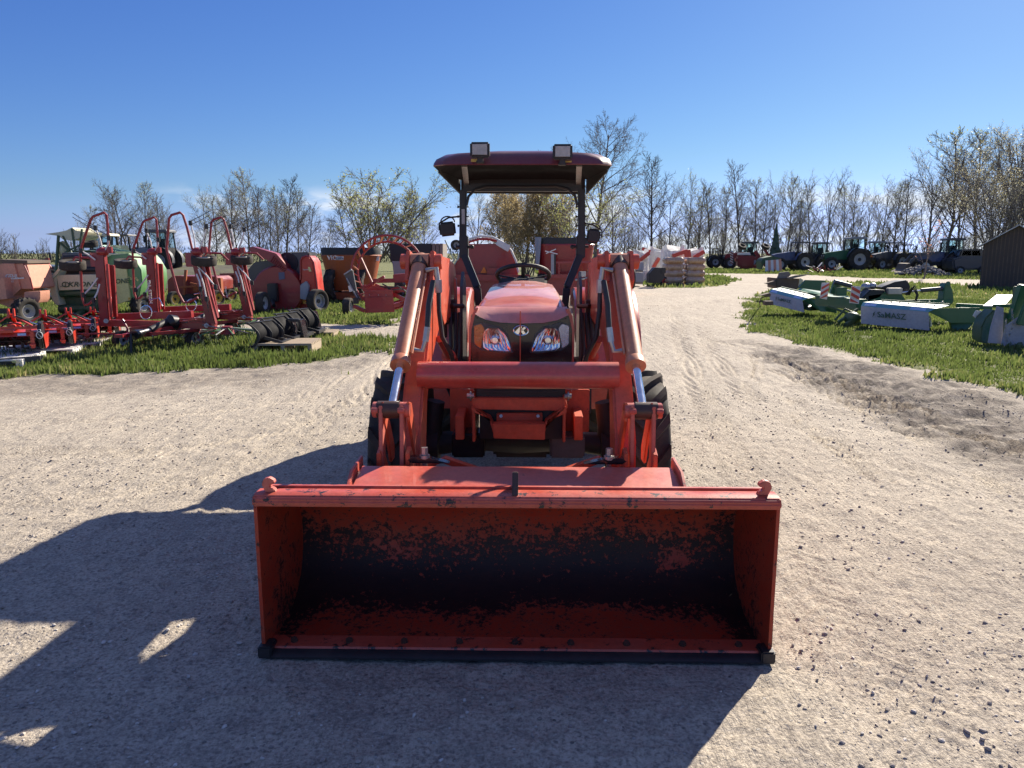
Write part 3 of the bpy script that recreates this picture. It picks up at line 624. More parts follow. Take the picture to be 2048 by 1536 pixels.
# loader arms -----------------------------------------------------
for sx_ in (-1, 1):
    arm = MB().prism([(sx_ * .468, y, z) for y, z in [(.64, .24), (.72, .24), (.76, .34), (.95, .90), (1.12, 1.06), (1.5, 1.20), (2.05, 1.20), (2.48, 1.20), (2.60, 1.30), (2.60, 1.50), (2.50, 1.585), (2.2, 1.60), (1.75, 1.63), (1.50, 1.64), (1.36, 1.56), (1.20, 1.38), (.80, .98), (.64, .76), (.62, .36)]], (sx_ * .10, 0, 0))
    A = tpart('loader_arm', arm, 'orange', .012)
    pl = MB().prism([(sx_ * .462, y, z) for y, z in [(1.55, 1.63), (2.1, 1.61), (2.1, 1.24), (1.7, 1.22), (1.45, 1.35)]], (sx_ * -.006, 0, 0)); tpart('stiffener_plate', pl, 'orange', .002, A)
    for xo in (.47, .605):
        lg = MB().prism([(sx_ * xo, y, z) for y, z in [(1.28, 1.50), (1.36, 1.66), (1.44, 1.655), (1.56, 1.58), (1.40, 1.42)]], (sx_ * .022, 0, 0)); tpart('clevis_plate', lg, 'orange', .004, A)
    for xo in (.455, .635): tpart('pin', MB().cyl((sx_ * (xo - .025), 1.385, 1.60), (sx_ * (xo + .025), 1.385, 1.60), .043, n=20).cyl((sx_ * xo, 1.385, 1.60), (sx_ * (xo + .032), 1.385, 1.60), .014, n=8), 'orange', .004, A)
    p0, p1 = Vector((sx_ * .552, 1.385, 1.60)), Vector((sx_ * .570, .48, .945)); e = p0.lerp(p1, .745); q_ = p0.lerp(p1, .10)
    cy = MB().tube([p0.lerp(p1, -.03), p0.lerp(p1, .02), q_, e.lerp(p0, .06), e.lerp(p0, .05), e], [.040, .045, .042, .042, .048, .050], 24)
    cy.tube([p0 + Vector((-.05, 0, 0)), p0 + Vector((.05, 0, 0))], .046, 20)
    C_ = tpart('tilt_cylinder', cy, 'tan', .0, A)
    dn = (p1 - p0).normalized(); nrm = Vector((0, -dn.z, dn.y)); nrm = nrm if nrm.y < 0 else -nrm
    tpart('end_band', MB().cyl(p0.lerp(p1, .0), p0.lerp(p1, .055), .047, n=24), 'grease', 0, C_)
    tpart('rod', MB().cyl(e, p1, .021, n=20), 'chrome', 0, C_)
    ix = -sx_
    f0 = q_ + Vector((ix * .048, -.01, .0)); f1 = e.lerp(p0, .14) + Vector((ix * .055, -.012, 0))
    tpart('hydraulic_line', MB().tube([q_.lerp(e, .02) + Vector((ix * .047, -.012, .012)), q_.lerp(e, .9) + Vector((ix * .05, -.012, .012))], .006, 8), 'tan', 0, C_)
    tpart('fitting', MB().tube([f0 + Vector((0, 0, .02)), f0 + Vector((ix * .055, -.01, .03)), f0 + Vector((ix * .065, -.012, -.06))], .015, 8).cyl(f0 + Vector((ix * .065, -.012, -.03)), f0 + Vector((ix * .066, -.012, -.10)), .021, n=6), 'steel', 0, C_)
    hp = [f0 + Vector((ix * .066, -.012, -.09)), f0 + Vector((ix * .068, -.02, -.2)), f0 + Vector((ix * .085, -.04, -.34)), f0 + Vector((ix * .13, .0, -.44)), f0 + Vector((ix * .15, .12, -.60))]
    tpart('hose', MB().tube(hp, .013, 8), 'plastic', 0, C_)
    tpart('fitting', MB().tube([f1, f1 + Vector((ix * .04, 0, -.005)), f1 + Vector((ix * .06, .01, .06))], .012, 8).cyl(f1 + Vector((ix * .055, .01, .04)), f1 + Vector((ix * .065, .02, .11)), .017, n=6), 'steel', 0, C_)
    tpart('hose', MB().tube([f1 + Vector((ix * .064, .02, .10)), f1 + Vector((ix * .07, .05, .22)), f1 + Vector((ix * .085, .12, .33))], .014, 8), 'plastic', 0, C_)
    # bucket linkage
    K = tpart('link_collar', MB().cyl((sx_ * .53, .48, .945), (sx_ * .635, .48, .945), .040, n=20), 'grease', .003, A)
    for x in (.505, .625):
        tpart('link_pin', MB().cyl((sx_ * (x - .02), .48, .945), (sx_ * (x + .03), .48, .945), .036, n=18).cyl((sx_ * (x + .0), .44, .95), (sx_ * (x + .03), .44, .95), .014, n=8), 'chip2', .003, A)
    for x in (.605, .51):
        tpart('link_bar', MB().prism([(sx_ * x, y, z) for y, z in [(.44, .97), (.52, .96), (.50, .80), (.48, .61), (.41, .62), (.43, .82)]], (sx_ * .018, 0, 0)), 'chip2', .003, A)
    for x in (.485, .60):
        tpart('guide_link', MB().prism([(sx_ * x, y, z) for y, z in [(.46, .985), (.53, .97), (.60, .86), (.70, .73), (.70, .66), (.62, .66), (.54, .80), (.46, .90)]], (sx_ * .014, 0, 0)), 'orange', .003, A)
    # lift cylinder, mast, side frame
    tpart('lift_cylinder', MB().tube([(sx_ * .43, 2.36, .78), (sx_ * .44, 1.75, 1.02)], .045, 18).tube([(sx_ * .44, 1.75, 1.02), (sx_ * .45, 1.36, 1.17)], .021, 12), 'orange', 0)
    tpart('mast', MB().prism([(sx_ * .40, 2.28, .55), (sx_ * .40, 2.62, .55), (sx_ * .40, 2.66, 1.42), (sx_ * .40, 2.50, 1.52), (sx_ * .40, 2.36, 1.42)], (sx_ * .02, 0, 0)).prism([(sx_ * .47, 2.28, .55), (sx_ * .47, 2.62, .55), (sx_ * .47, 2.66, 1.42), (sx_ * .47, 2.50, 1.52), (sx_ * .47, 2.36, 1.42)], (sx_ * .02, 0, 0)), 'greydk', .003)
    tpart('mast_guard', MB().bx(sx_ * .43, sx_ * .445, 2.2, 2.27, .72, 1.48), 'hood', .003)
    tpart('valve_block', MB().bx(sx_ * .47 - .04, sx_ * .47 + .04, 2.14, 2.26, 1.18, 1.34).tube([(sx_ * .38, 2.15, 1.30), (sx_ * .44, 2.05, 1.31), (sx_ * .50, 2.1, 1.30)], .016, 8).cyl((sx_ * .50, 2.08, 1.26), (sx_ * .50, 2.08, 1.1), .02, n=8), 'grease', .004)
    for k in range(3):
        x = sx_ * (.40 + .03 * k); tpart('hose', MB().tube([(x, 2.1, 1.26), (x + .01, 2.0, 1.05), (x - .02 * k, 1.98, .85), (x, 2.2, .66)], .014, 8), 'plastic')
    tpart('side_frame', MB().bar((sx_ * .34, 1.35, .66), (sx_ * .36, 2.9, .66), .05, .14).prism([(sx_ * .245, 1.26, .60), (sx_ * .245, 1.62, .60), (sx_ * .245, 1.62, .90), (sx_ * .245, 1.26, .86)], (sx_ * .016, 0, 0)).bx(sx_ * .27, sx_ * .42, 1.60, 1.63, .58, .84), 'orange', .004)
tpart('cross_tube', MB().tube([(-.50, .86, 1.045), (.50, .86, 1.045)], .068, 40), 'hood', 0, smooth=50)
# dirty hoses along the tube ends
# front frame and bumper -------------------------------------------
fr = MB().prism([tp(945, 797, 1.26), tp(1130, 797, 1.26), tp(1136, 815, 1.26), tp(1128, 822, 1.26), tp(955, 819, 1.26), tp(948, 815, 1.26)], (0, .3, 0))
tpart('bumper', fr, 'orange', .006)
tpart('tow_bracket', MB().prism([tp(985, 848, 1.2), tp(1090, 848, 1.2), tp(1090, 880, 1.2), tp(987, 877, 1.2)], (0, .07, 0)).prism([tp(993, 826, 1.30), tp(1085, 826, 1.30), tp(1085, 850, 1.30), tp(993, 850, 1.30)], (0, .03, 0)), 'orange', .004)
tpart('frame_wing', MB().prism([tp(943, 812, 1.22), tp(985, 845, 1.22), tp(988, 872, 1.22), tp(978, 838, 1.22), tp(943, 823, 1.22)], (0, .10, 0)).prism([tp(1132, 812, 1.22), tp(1134, 826, 1.22), tp(1096, 842, 1.22), tp(1088, 872, 1.22), tp(1090, 845, 1.22)], (0, .10, 0)), 'orange', .004)
for px in (1002, 1076): tpart('bolt', MB().cyl(tp(px, 832, 1.30), tp(px, 832, 1.28), .010, n=6), 'steel')
tpart('radiator_screen', MB().bx(-.225, .245, 1.33, 1.5, .60, .90), 'black', .004)
for px in (940, 1135): tpart('hinge_bolt', MB().cyl(tp(px - 6, 792, 1.22), tp(px + 8, 792, 1.22), .014, n=8).cyl(tp(px, 792, 1.22), tp(px + 3, 792, 1.22), .026, n=12), 'steel')
tpart('front_axle', MB().tube([(-.56, 1.72, .47), (-.3, 1.70, .50), (0, 1.70, .52), (.3, 1.70, .50), (.56, 1.72, .47)], [.075, .06, .10, .06, .075], 14), 'plastic')
tpart('axle_guard', MB().bx(-.39, -.20, 1.38, 1.55, .475, .62), 'blackg', .01); tpart('axle_guard', MB().bx(.18, .38, 1.38, 1.55, .475, .60), 'greydk', .01)
tpart('gearbox', MB().bx(-.17, .19, 1.8, 3.9, .36, .75).bx(-.23, .25, 2.7, 4.0, .40, 1.05).cyl((-.75, 3.75, .66), (.75, 3.75, .66), .09, n=16), 'plastic', .02)
tpart('engine', MB().bx(-.20, .22, 1.55, 2.7, .6, 1.12), 'grease', .01)
for sx_ in (-1, 1):
    tpart('final_drive', MB().tube([(sx_ * .52, 1.70, .75), (sx_ * .55, 1.70, .60), (sx_ * .56, 1.70, .47)], [.06, .07, .085], 14).cyl((sx_ * .5, 1.70, .47), (sx_ * .70, 1.70, .47), .11, n=18), 'plastic', .0)
    wheel(T, (sx_ * .715, 1.70, .465), .445, .31, .215, (1, 0, 0), 'orange', 15, .030, sx_, True, 'front_wheel', flip=-1, phase=.15)
    wheel(T, (sx_ * .735, 3.75, .66), .63, .42, .32, (1, 0, 0), 'orange', 20, .035, sx_, True, 'rear_wheel', flip=-1)
    # rear fender
    rows = []
    for k in range(14):
        a = R(-15 + k * 14); cy_, cz = 3.75 - math.cos(a) * .74, .62 + math.sin(a) * .74
        rows.append([(sx_ * .43, cy_, cz - .03), (sx_ * .445, cy_, cz - .005), (sx_ * .60, cy_, cz), (sx_ * .93, cy_, cz), (sx_ * .945, cy_, cz - .02)])
    fm = MB().grid(rows).grid([[(sx_ * .43, r_[0][1], r_[0][2]) for r_ in rows], [(sx_ * .43, 3.75, .62 if False else max(.62, r_[0][2] - .5)) for r_ in rows]])
    tpart('fender', fm, 'hood', 0, smooth=50)
    tpart('fender_handle', MB().tube([(sx_ * .60, 3.12, 1.30), (sx_ * .60, 3.06, 1.24), (sx_ * .62, 3.02, 1.12)], .014, 8), 'plastic')
    s0 = (sx_ * .535 + .0, 3.02, 1.40)
    tpart('indicator_stalk', MB().bar((sx_ * .59, 3.1, 1.2), (sx_ * .585, 3.05, 1.45), .03, .03).cyl((sx_ * .56, 3.04, 1.42), (sx_ * .60, 3.04, 1.42), .05, n=20), 'plastic', .003)
    tpart('turn_signal', MB().tube([(sx_ * .565, 3.03, 1.42), (sx_ * .54, 3.02, 1.42), (sx_ * .525, 3.01, 1.42)], [.052, .050, .03], 20), 'amber', 0)
# hood ---------------------------------------------------------------
def hsec(y, w_, zt, zs, zb, crown):
    pts = [(-w_, zb), (-w_ * 1.005, (zs + zb) / 2), (-w_, zs - .05), (-w_ * .975, zs), (-w_ * .90, zs + (zt - zs) * .55), (-w_ * .80, zt - .006), (-w_ * .72, zt), (-w_ * .35, zt + crown * .8), (0, zt + crown)]
    pts += [(-a, b_) for a, b_ in reversed(pts[:-1])]; return [(a + .01, y, b_) for a, b_ in pts]
secs = [hsec(1.30, .283, 1.255, 1.20, .88, .014), hsec(1.315, .286, 1.285, 1.225, .88, .014), hsec(1.36, .290, 1.325, 1.25, .88, .014), hsec(1.45, .288, 1.352, 1.27, .90, .016), hsec(1.8, .284, 1.385, 1.29, .95, .018), hsec(2.3, .276, 1.415, 1.31, 1.0, .022), hsec(2.70, .268, 1.425, 1.32, 1.02, .024), hsec(2.78, .262, 1.41, 1.30, 1.02, .02)]
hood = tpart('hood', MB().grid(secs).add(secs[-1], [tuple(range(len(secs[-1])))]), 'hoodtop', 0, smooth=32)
# nose face: red brow over a black mask
brow = [tp(x, y, 1.283) for x, y in [(958, 614), (1043, 616), (1128, 616), (1139, 622), (1132, 634), (1110, 643), (1070, 646), (1043, 646), (1010, 645), (975, 641), (955, 632), (948, 620)]]
bt_ = [(953, 613), (975, 614.5), (1000, 615.5), (1043, 616), (1086, 616), (1110, 615.5), (1134, 614.5)]; bb_ = [(950, 628), (970, 639), (1000, 645), (1043, 647), (1086, 645.5), (1116, 640), (1137, 630)]
rows_ = [[tp(*p_, 1.375) + Vector((0, 0, .004)) for p_ in bt_], [tp(*p_, 1.350) for p_ in bt_], [tp((p_[0] + q_[0]) / 2, (p_[1] + q_[1]) / 2, 1.305) for p_, q_ in zip(bt_, bb_)], [tp(*p_, 1.272) for p_ in bb_], [tp(*p_, 1.30) for p_ in bb_]]
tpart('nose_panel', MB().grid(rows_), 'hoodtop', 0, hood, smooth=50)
mask_ = [tp(x, y, 1.292) for x, y in [(948, 625), (956, 634), (985, 643), (1043, 646), (1101, 643), (1130, 635), (1139, 626), (1143, 640), (1145, 690), (1143, 730), (945, 730), (941, 690), (943, 640)]]
tpart('grille_mask', MB().prism(mask_, (0, .05, 0)), 'blackg', .008, hood)
tpart('side_moulding', MB().prism([tp(x, y, 1.285) for x, y in [(944, 630), (950, 616), (957, 616), (949, 634), (943, 660), (941, 725), (937, 725), (938, 655)]], (0, .06, 0)).prism([tp(x, y, 1.285) for x, y in [(1131, 618), (1138, 618), (1145, 632), (1149, 660), (1148, 725), (1144, 725), (1144, 660), (1139, 636)]], (0, .06, 0)), 'hood', .002, hood)
tpart('centre_strip', MB().bx(.004, .010, 1.262, 1.285, 1.04, 1.335), 'orange', .001, hood)
lg = MB()
for k in range(7): lg.bx(-.20, .22, 1.30, 1.315, .875 + k * .025, .885 + k * .025)
tpart('lower_grille', MB().bx(-.24, .26, 1.31, 1.34, .84, 1.06), 'black', .004, hood); tpart('grille_bar', lg, 'plastic', .001, hood)
for side in (0, 1):
    mx_ = (lambda x: x) if side == 0 else (lambda x: 2086 - x)
    g_ = lambda pts, yl: [tp(mx_(x), y, yl) for x, y in pts]
    H_ = tpart('headlight', MB().prism(g_([(946, 650), (965, 645), (1000, 654), (1016, 668), (1027, 705), (1012, 707), (962, 701), (947, 688)], 1.285), (0, .03, 0)), 'greydk', .003, hood)
    bd_ = [(657, 973, 997), (661, 969, 1001), (667, 967, 1008), (674, 966, 1013), (681, 966, 1016), (688, 966, 1018.5), (695, 967, 1021), (700, 975, 1022), (702.5, 1000, 1022)]
    rws = []
    for yy, xa, xb in bd_:
        rw = []
        for i in range(41):
            xx = xa + (xb - xa) * i / 40; rr_ = math.hypot((xx - 991) / 27, (yy - 681) / 24); rw.append(tp(mx_(xx), yy, 1.284 - .013 * min(rr_, 1.1) ** 2 + (.0022 * math.cos(i * math.pi / 2.2) if yy < 690 else .001 * math.cos(i * .9))))
        rws.append(rw)
    tpart('reflector_bowl', MB().grid(rws), 'chrome', 0, H_, smooth=15)
    tpart('bulb', MB().lathe([(.001, 0), (.016, .0), (.026, .01), (.026, .02), (.018, .02), (.008, .012)], tp(mx_(990), 681, 1.266), (0, 1, 0), 20, False), 'chrome', 0, H_)
    rb = MB()
    for k in range(9):
        a_ = 974 + k * 5; rb.bar(tp(mx_(a_), 661 + max(0, k - 4) * 3, 1.277), tp(mx_(a_ + 1), 697, 1.277), .004, .004)
    tpart('side_marker', MB().prism(g_([(948, 652), (962, 648), (969, 657), (964, 680), (962, 697), (949, 688)], 1.279), (0, .02, 0)), 'amber' if side == 0 else 'reflector', .003, H_)
    tpart('lens', MB().prism(g_([(947, 651), (965, 646), (999, 655), (1015, 669), (1025, 704), (1011, 705.5), (963, 700), (948, 687)], 1.262), (0, .003, 0)), 'lens', .001, H_)
bc = tp(1042, 661, 1.276)
E_ = tpart('badge', MB().tube([bc + Vector((math.cos(a) * .040, 0, math.sin(a) * .026)) for a in [2 * math.pi * k / 36 for k in range(36)]], .0045, 8, closed=True).prism([bc + Vector((x, -.002, z)) for x, z in [(-.038, -.012), (-.006, .022), (.006, .022), (-.014, -.022)]], (0, .006, 0)).prism([bc + Vector((x, -.002, z)) for x, z in [(-.006, .004), (.012, -.024), (.028, -.018), (.008, .008)]], (0, .006, 0)).prism([bc + Vector((x, -.002, z)) for x, z in [(-.006, .0), (.020, .022), (.030, .016), (.002, -.006)]], (0, .006, 0)), 'chrome', 0, hood)

# operator station ------------------------------------------------------
tpart('dashboard', MB().prism([(x, y, z) for x, y, z in [(-.17, 2.78, 1.0), (-.17, 3.1, 1.0), (-.17, 3.08, 1.42), (-.17, 2.86, 1.465), (-.17, 2.78, 1.42)]], (.36, 0, 0)), 'plastic', .02)
sc = Vector((.01, 3.12, 1.475)); ax = Vector((0, .40, .92)).normalized(); x_ = Vector((1, 0, 0)); y_ = ax.cross(x_)
sw = tpart('steering_wheel', MB().tube([sc + (x_ * math.cos(a) + y_ * math.sin(a)) * .205 for a in [2 * math.pi * k / 40 for k in range(40)]], .017, 10, closed=True), 'plastic')
tpart('spoke', MB().bar(sc - ax * .04, sc + x_ * .2, .03, .012).bar(sc - ax * .04, sc - x_ * .2, .03, .012).bar(sc - ax * .04, sc + y_ * -.2, .03, .012).cyl(sc - ax * .05, sc - ax * .02, .05, n=16), 'plastic', .002, sw)
tpart('steering_column', MB().cyl(sc - ax * .3, sc - ax * .03, .03, n=12), 'plastic')
tpart('seat', MB().box((.01, 3.62, 1.08), (.46, .46, .12)).box((.01, 3.88, 1.26), (.44, .11, .30)), 'plastic', .03)
tpart('floor', MB().bx(-.42, .44, 2.75, 3.5, .70, .73), 'plastic', .004)
for sx_ in (-1, 1):
    cx = -.006; px_ = [(cx + sx_ * .525, 4.08, 2.20), (cx + sx_ * .530, 4.08, 1.95), (cx + sx_ * .535, 4.08, 1.66), (cx + sx_ * .525, 4.06, 1.58), (cx + sx_ * .40, 3.98, 1.34), (cx + sx_ * .36, 3.96, 1.20), (cx + sx_ * .36, 3.95, .85)]
    R_ = tpart('roll_bar_post', MB().bar(px_[0], px_[2], .062, .08, (0, 1, 0)).bar(px_[2], px_[4], .062, .075, (0, 1, 0)).bar(px_[4], px_[6], .062, .075, (0, 1, 0)).bar((px_[0][0], 4.08, 1.60), (px_[0][0], 4.08, 1.80), .080, .095, (0, 1, 0)), 'black', .008)
    for z in (2.05, 1.965, 1.885): tpart('clamp', MB().bx(px_[0][0] - .048, px_[0][0] + .048, 4.035, 4.06, z - .005, z + .006).cyl((px_[0][0] - .052, 4.04, z), (px_[0][0] - .04, 4.04, z), .012, n=6), 'black', .001, R_)
    if sx_ < 0: tpart('sticker', MB().bx(px_[0][0] - .014, px_[0][0] + .014, 4.030, 4.036, 1.90, 2.03), 'rimgrey', 0, R_)
    tpart('lock_pin', MB().cyl((px_[0][0] - .07, 4.05, 1.70), (px_[0][0] + .07, 4.05, 1.70), .014, n=8).ball((px_[0][0] - sx_ * .075, 4.05, 1.70), .02, 8, 6), 'black', 0, R_)
    # mirror
    mc = tp(895, 458, 4.0) if sx_ < 0 else tp(1187, 472, 4.0)
    Mi = tpart('mirror', MB().box(mc, (.145 if sx_ < 0 else .12, .035, .125), Matrix.Rotation(R(6 * sx_), 3, 'Y')), 'plastic', .022, seg=3)
    rr = MB().tube([mc + Vector((sx_ * -.06, 0, .10)) + Vector((math.cos(a) * .062 - 0.0 * sx_ - .0, .02, math.sin(a) * .05 - .04)) + Vector((sx_ * .06, 0, 0)) for a in [math.pi * k / 10 for k in range(11)]], .006, 6)
    rr.tube([(px_[0][0], 4.05, mc.z + .115), mc + Vector((sx_ * -.01, .02, .10)), mc + Vector((sx_ * .075, .02, .05)), mc + Vector((sx_ * .075, .02, -.01))], .008, 6); tpart('mirror_bracket', rr, 'black', 0, Mi)
tpart('roll_bar_top', MB().bar((-.53, 4.08, 2.22), (.52, 4.08, 2.22), .06, .07).tube([(-.50, 4.02, 2.06), (-.48, 4.02, 2.14), (-.42, 4.02, 2.20), (-.32, 4.01, 2.225), (.0, 4.01, 2.225), (.30, 4.01, 2.225), (.40, 4.02, 2.20), (.46, 4.02, 2.14), (.48, 4.02, 2.06)], .012, 8), 'black', 0)
tpart('canopy_strut', MB().bar((-.50, 4.05, 2.25), (-.46, 3.35, 2.33), .045, .02).bar((.49, 4.05, 2.25), (.45, 3.35, 2.33), .045, .02), 'steel', .002)
# canopy: octagonal plan, domed shell, hollow underneath
def oct_(hw, y0, y1, ch, cr_, z): return [(-hw + ch, y0, z), (hw - ch, y0, z), (hw, y0 + cr_, z), (hw, y0 + cr_ + (y1 - y0 - cr_) * .35, z), (hw - ch * 1.0, y1, z), (-hw + ch * 1.0, y1, z), (-hw, y0 + cr_ + (y1 - y0 - cr_) * .35, z), (-hw, y0 + cr_, z)]
def dens(p, k=6):
    o = []
    for i in range(len(p)):
        a, b_ = Vector(p[i]), Vector(p[(i + 1) % len(p)]); o += [a.lerp(b_, j / k) for j in range(k)]
    n = len(o); return [(o[i] * 2 + o[i - 1] + o[(i + 1) % n]) / 4 for i in range(n)]
cy0, cy1 = 3.20, 4.50
rings = [dens(oct_(*a)) for a in ((.700, cy0, cy1, .115, .10, 2.318), (.708, cy0 - .006, cy1, .115, .10, 2.325), (.703, cy0, cy1 - .01, .115, .10, 2.345), (.685, cy0 + .015, cy1 - .03, .12, .10, 2.375), (.62, cy0 + .05, cy1 - .08, .14, .12, 2.415), (.30, cy0 + .25, cy1 - .3, .1, .1, 2.455), (.02, 3.84, 3.86, .01, .01, 2.46))]
can = tpart('canopy_roof', MB().grid(rings, True), 'canopy', 0, smooth=40)
ru = [dens(oct_(*a)) for a in ((.700, cy0, cy1, .115, .10, 2.318), (.675, cy0 + .02, cy1 - .02, .12, .10, 2.32), (.60, cy0 + .10, cy1 - .10, .13, .10, 2.37), (.02, 3.84, 3.86, .01, .01, 2.385))]
tpart('canopy_lining', MB().grid(ru, True), 'matt', 0, can, smooth=40)
tpart('rear_valance', MB().prism([(-.585, cy1 - .03, 2.335), (.58, cy1 - .03, 2.335), (.58, cy1 - .03, 2.19), (-.585, cy1 - .03, 2.20)], (0, .02, 0)).prism([(-.695, 3.60, 2.335), (-.70, 3.60, 2.30), (-.60, cy1 - .02, 2.19), (-.60, cy1 - .02, 2.335)], (.012, 0, 0)).prism([(.695, 3.60, 2.335), (.70, 3.60, 2.30), (.60, cy1 - .02, 2.19), (.60, cy1 - .02, 2.335)], (-.012, 0, 0)), 'plastic', .002, can)
for px, py in ((960, 300), (1125, 304)):
    c = tp(px, py, cy0 - .05); W_ = tpart('work_light', MB().box(c, (.150, .07, .112)), 'plastic', .012, seg=3)
    tpart('lamp_lens', MB().box(c + Vector((0, -.034, 0)), (.116, .008, .082)), 'lampglass', .003, W_)
    rb = MB()
    for k in range(8): rb.box(c + Vector((0, -.039, -.035 + k * .01)), (.114, .003, .004))
    tpart('lens_rib', rb, 'lampglass', 0, W_)
    tpart('lamp_bracket', MB().box(c + Vector((0, .01, -.07)), (.045, .03, .05)).box(c + Vector((0, .04, -.085)), (.06, .05, .02)), 'plastic', .003, W_)
    tpart('warning_sticker', MB().box(c + Vector((-.045 if px < 1000 else .045, .042, -.072)), (.055, .004, .022)), 'rimyel', 0, W_)
# mid-mounted step plates seen under the frame
for sx_ in (-1, 1):
    q = MB().prism([tp(1044 + sx_ * a, b_, .62) for a, b_ in [(85, 940), (155, 916), (172, 925), (245, 950), (225, 950), (160, 926), (110, 944)]], (0, .05, 0)); tpart('deflector', q, 'orange', .002)
    tpart('spring_bolt', MB().cyl((sx_ * .415, .42, .66), (sx_ * .415, .42, .775), .012, n=8).cyl((sx_ * .415, .42, .735), (sx_ * .415, .42, .75), .024, n=12).cyl((sx_ * .415, .42, .755), (sx_ * .415, .42, .785), .016, n=6), 'steel')
    tpart('latch_handle', MB().prism([(sx_ * a, .40, b_) for a, b_ in [(.30, .715), (.40, .74), (.47, .745), (.50, .73), (.47, .715)]], (0, .05, 0)), 'blackg', .003)
# ================================================================ left rows
def P(pts, Y): return [at(x, y, Y) for x, y in pts]
def PX(Y): return Y / FPX      # metres per photo pixel near the horizon at distance Y
# ---- tillers on pallets --------------------------------------------------
def rotary_tiller():
    t = Thing('rotary_tiller', 'bright red rotary tiller nearest the gravel, cut off by the left frame edge', 'tiller', (0, 0, 0), 0, 'red rotary tillers in a row')
    pr = lambda n, mb, m, b=.004, parent=None: t.part(n, mb, M_[m], b, parent)
    for x in (-.035, .035):
        pr('hitch_plate', MB().prism([(x - .012, .02, .98), (x - .012, .10, .98), (x - .012, .12, .80), (x - .012, 0, .78)], (.024, 0, 0)), 'red2')
    pr('hitch_frame', MB().bar((-.02, .03, .84), (-.30, .0, .56), .05, .03).bar((.02, .03, .84), (.30, .0, .56), .05, .03).bar((-.40, 0, .565), (.34, 0, .565), .05, .06).bar((0, .1, .86), (0, .5, .40), .05, .03), 'red2')
    pr('deck', MB().prism([(-.42, -.02, .47), (-.42, .30, .50), (-.42, .60, .42), (-.42, .66, .20), (-.42, .62, .18), (-.42, .30, .42), (-.42, -.05, .40), (-.42, -.07, .38)], (.75, 0, 0)), 'red2', .01)
    pr('gearbox', MB().box((0, .22, .60), (.16, .2, .12)).cyl((0, .0, .60), (0, .12, .60), .045), 'red2', .01)
    pr('guard_ring', MB().tube([(math.cos(a) * .15, .02, .56 + abs(math.sin(a)) * .11) for a in [math.pi * k / 10 for k in range(11)]], .014, 8), 'black', 0)
    pr('chain_case', MB().prism([(.335, -.05, .66), (.335, .08, .70), (.335, .2, .62), (.335, .26, .40), (.335, .24, .16), (.335, .12, .06), (.335, -.02, .10), (.335, -.10, .30), (.335, -.10, .55)], (.055, 0, 0)), 'black', .015)
    em = MB().tube([(.36 + .0 + math.cos(a) * .040, -.085 - .012, .40 + math.sin(a) * .075) for a in [2 * math.pi * k / 24 for k in range(24)]], .0075, 6, closed=True)
    em.tube([(.36 + math.cos(a) * .020, -.085 - .012, .505 + math.sin(a) * .022) for a in [2 * math.pi * k / 16 for k in range(16)]], .007, 6, closed=True).bar((.34, -.097, .44), (.38, -.097, .36), .010, .006)
    pr('white_emblem', em, 'white', 0)
    pr('side_plate', MB().prism([(.40, -.08, .40), (.40, .5, .40), (.40, .62, .12), (.40, .05, .08)], (.012, 0, 0)), 'red2')
    pr('leg_bracket', MB().bx(.235, .29, -.10, -.06, .12, .50).bx(.225, .30, -.09, -.05, .38, .44).cyl((.30, -.10, .2), (.22, -.10, .2), .03), 'red2')
    pr('damper', MB().cyl((.07, -.02, .83), (.24, -.05, .70), .022, n=10), 'black', 0); pr('damper_rod', MB().cyl((.24, -.05, .70), (.345, -.06, .63), .012, n=8), 'chrome', 0)
    pr('label_plate', MB().bx(.07, .18, -.06, -.05, .40, .45), 'sticker', 0); pr('bracket', MB().bx(-.16, .02, -.07, -.02, .47, .53).bx(.18, .25, -.07, -.02, .47, .53), 'red2')
    rt = MB().cyl((-.6, .28, .24), (.33, .28, .24), .035, n=10)
    for k in range(9):
        x = -.56 + k * .105
        for a in (0, 1.6, 3.1, 4.7):
            a += k * .5; rt.bar((x, .28, .24), (x, .28 + math.cos(a) * .16, .24 + math.sin(a) * .16), .04, .012).bar((x, .28 + math.cos(a) * .16, .24 + math.sin(a) * .16), (x + .06, .28 + math.cos(a + .3) * .19, .24 + math.sin(a + .3) * .19), .04, .012)
    pr('tine_rotor', rt, 'grease', 0)
    pr('rear_board', MB().bx(-.60, .32, .60, .62, .10, .42), 'darkred')
    return t.o
def pallet(n=1, wmat='white', L_=1.25):
    t = Thing('pallet', 'x', 'pallet'); b = MB()
    for k in range(7): t.part('deck_board', MB().bx(-L_ / 2, L_ / 2, k * .15, k * .15 + .11, .10, .122), M_[wmat], .003)
    for k in range(3): t.part('bearer', MB().bx(-L_ / 2 + k * (L_ - .09) / 2, -L_ / 2 + .09 + k * (L_ - .09) / 2, 0, 1.01, .022, .099), M_[wmat], .003)
    for k in range(3): t.part('bottom_board', MB().bx(-L_ / 2, L_ / 2, k * .45, k * .45 + .1, 0, .021), M_[wmat], .003)
    return t.o
TIL = [(at(20, 618, 11.6), 'bright red rotary tiller nearest the gravel, cut off by the left frame edge'), (at(84, 620, 12.3), 'second red rotary tiller from the left frame edge'),
       (at(135, 616, 13.1), 'third red rotary tiller from the left frame edge'), (at(184, 614, 13.9), 'rearmost red rotary tiller, half hidden behind the folded tedder mast')]
tl0 = rotary_tiller()
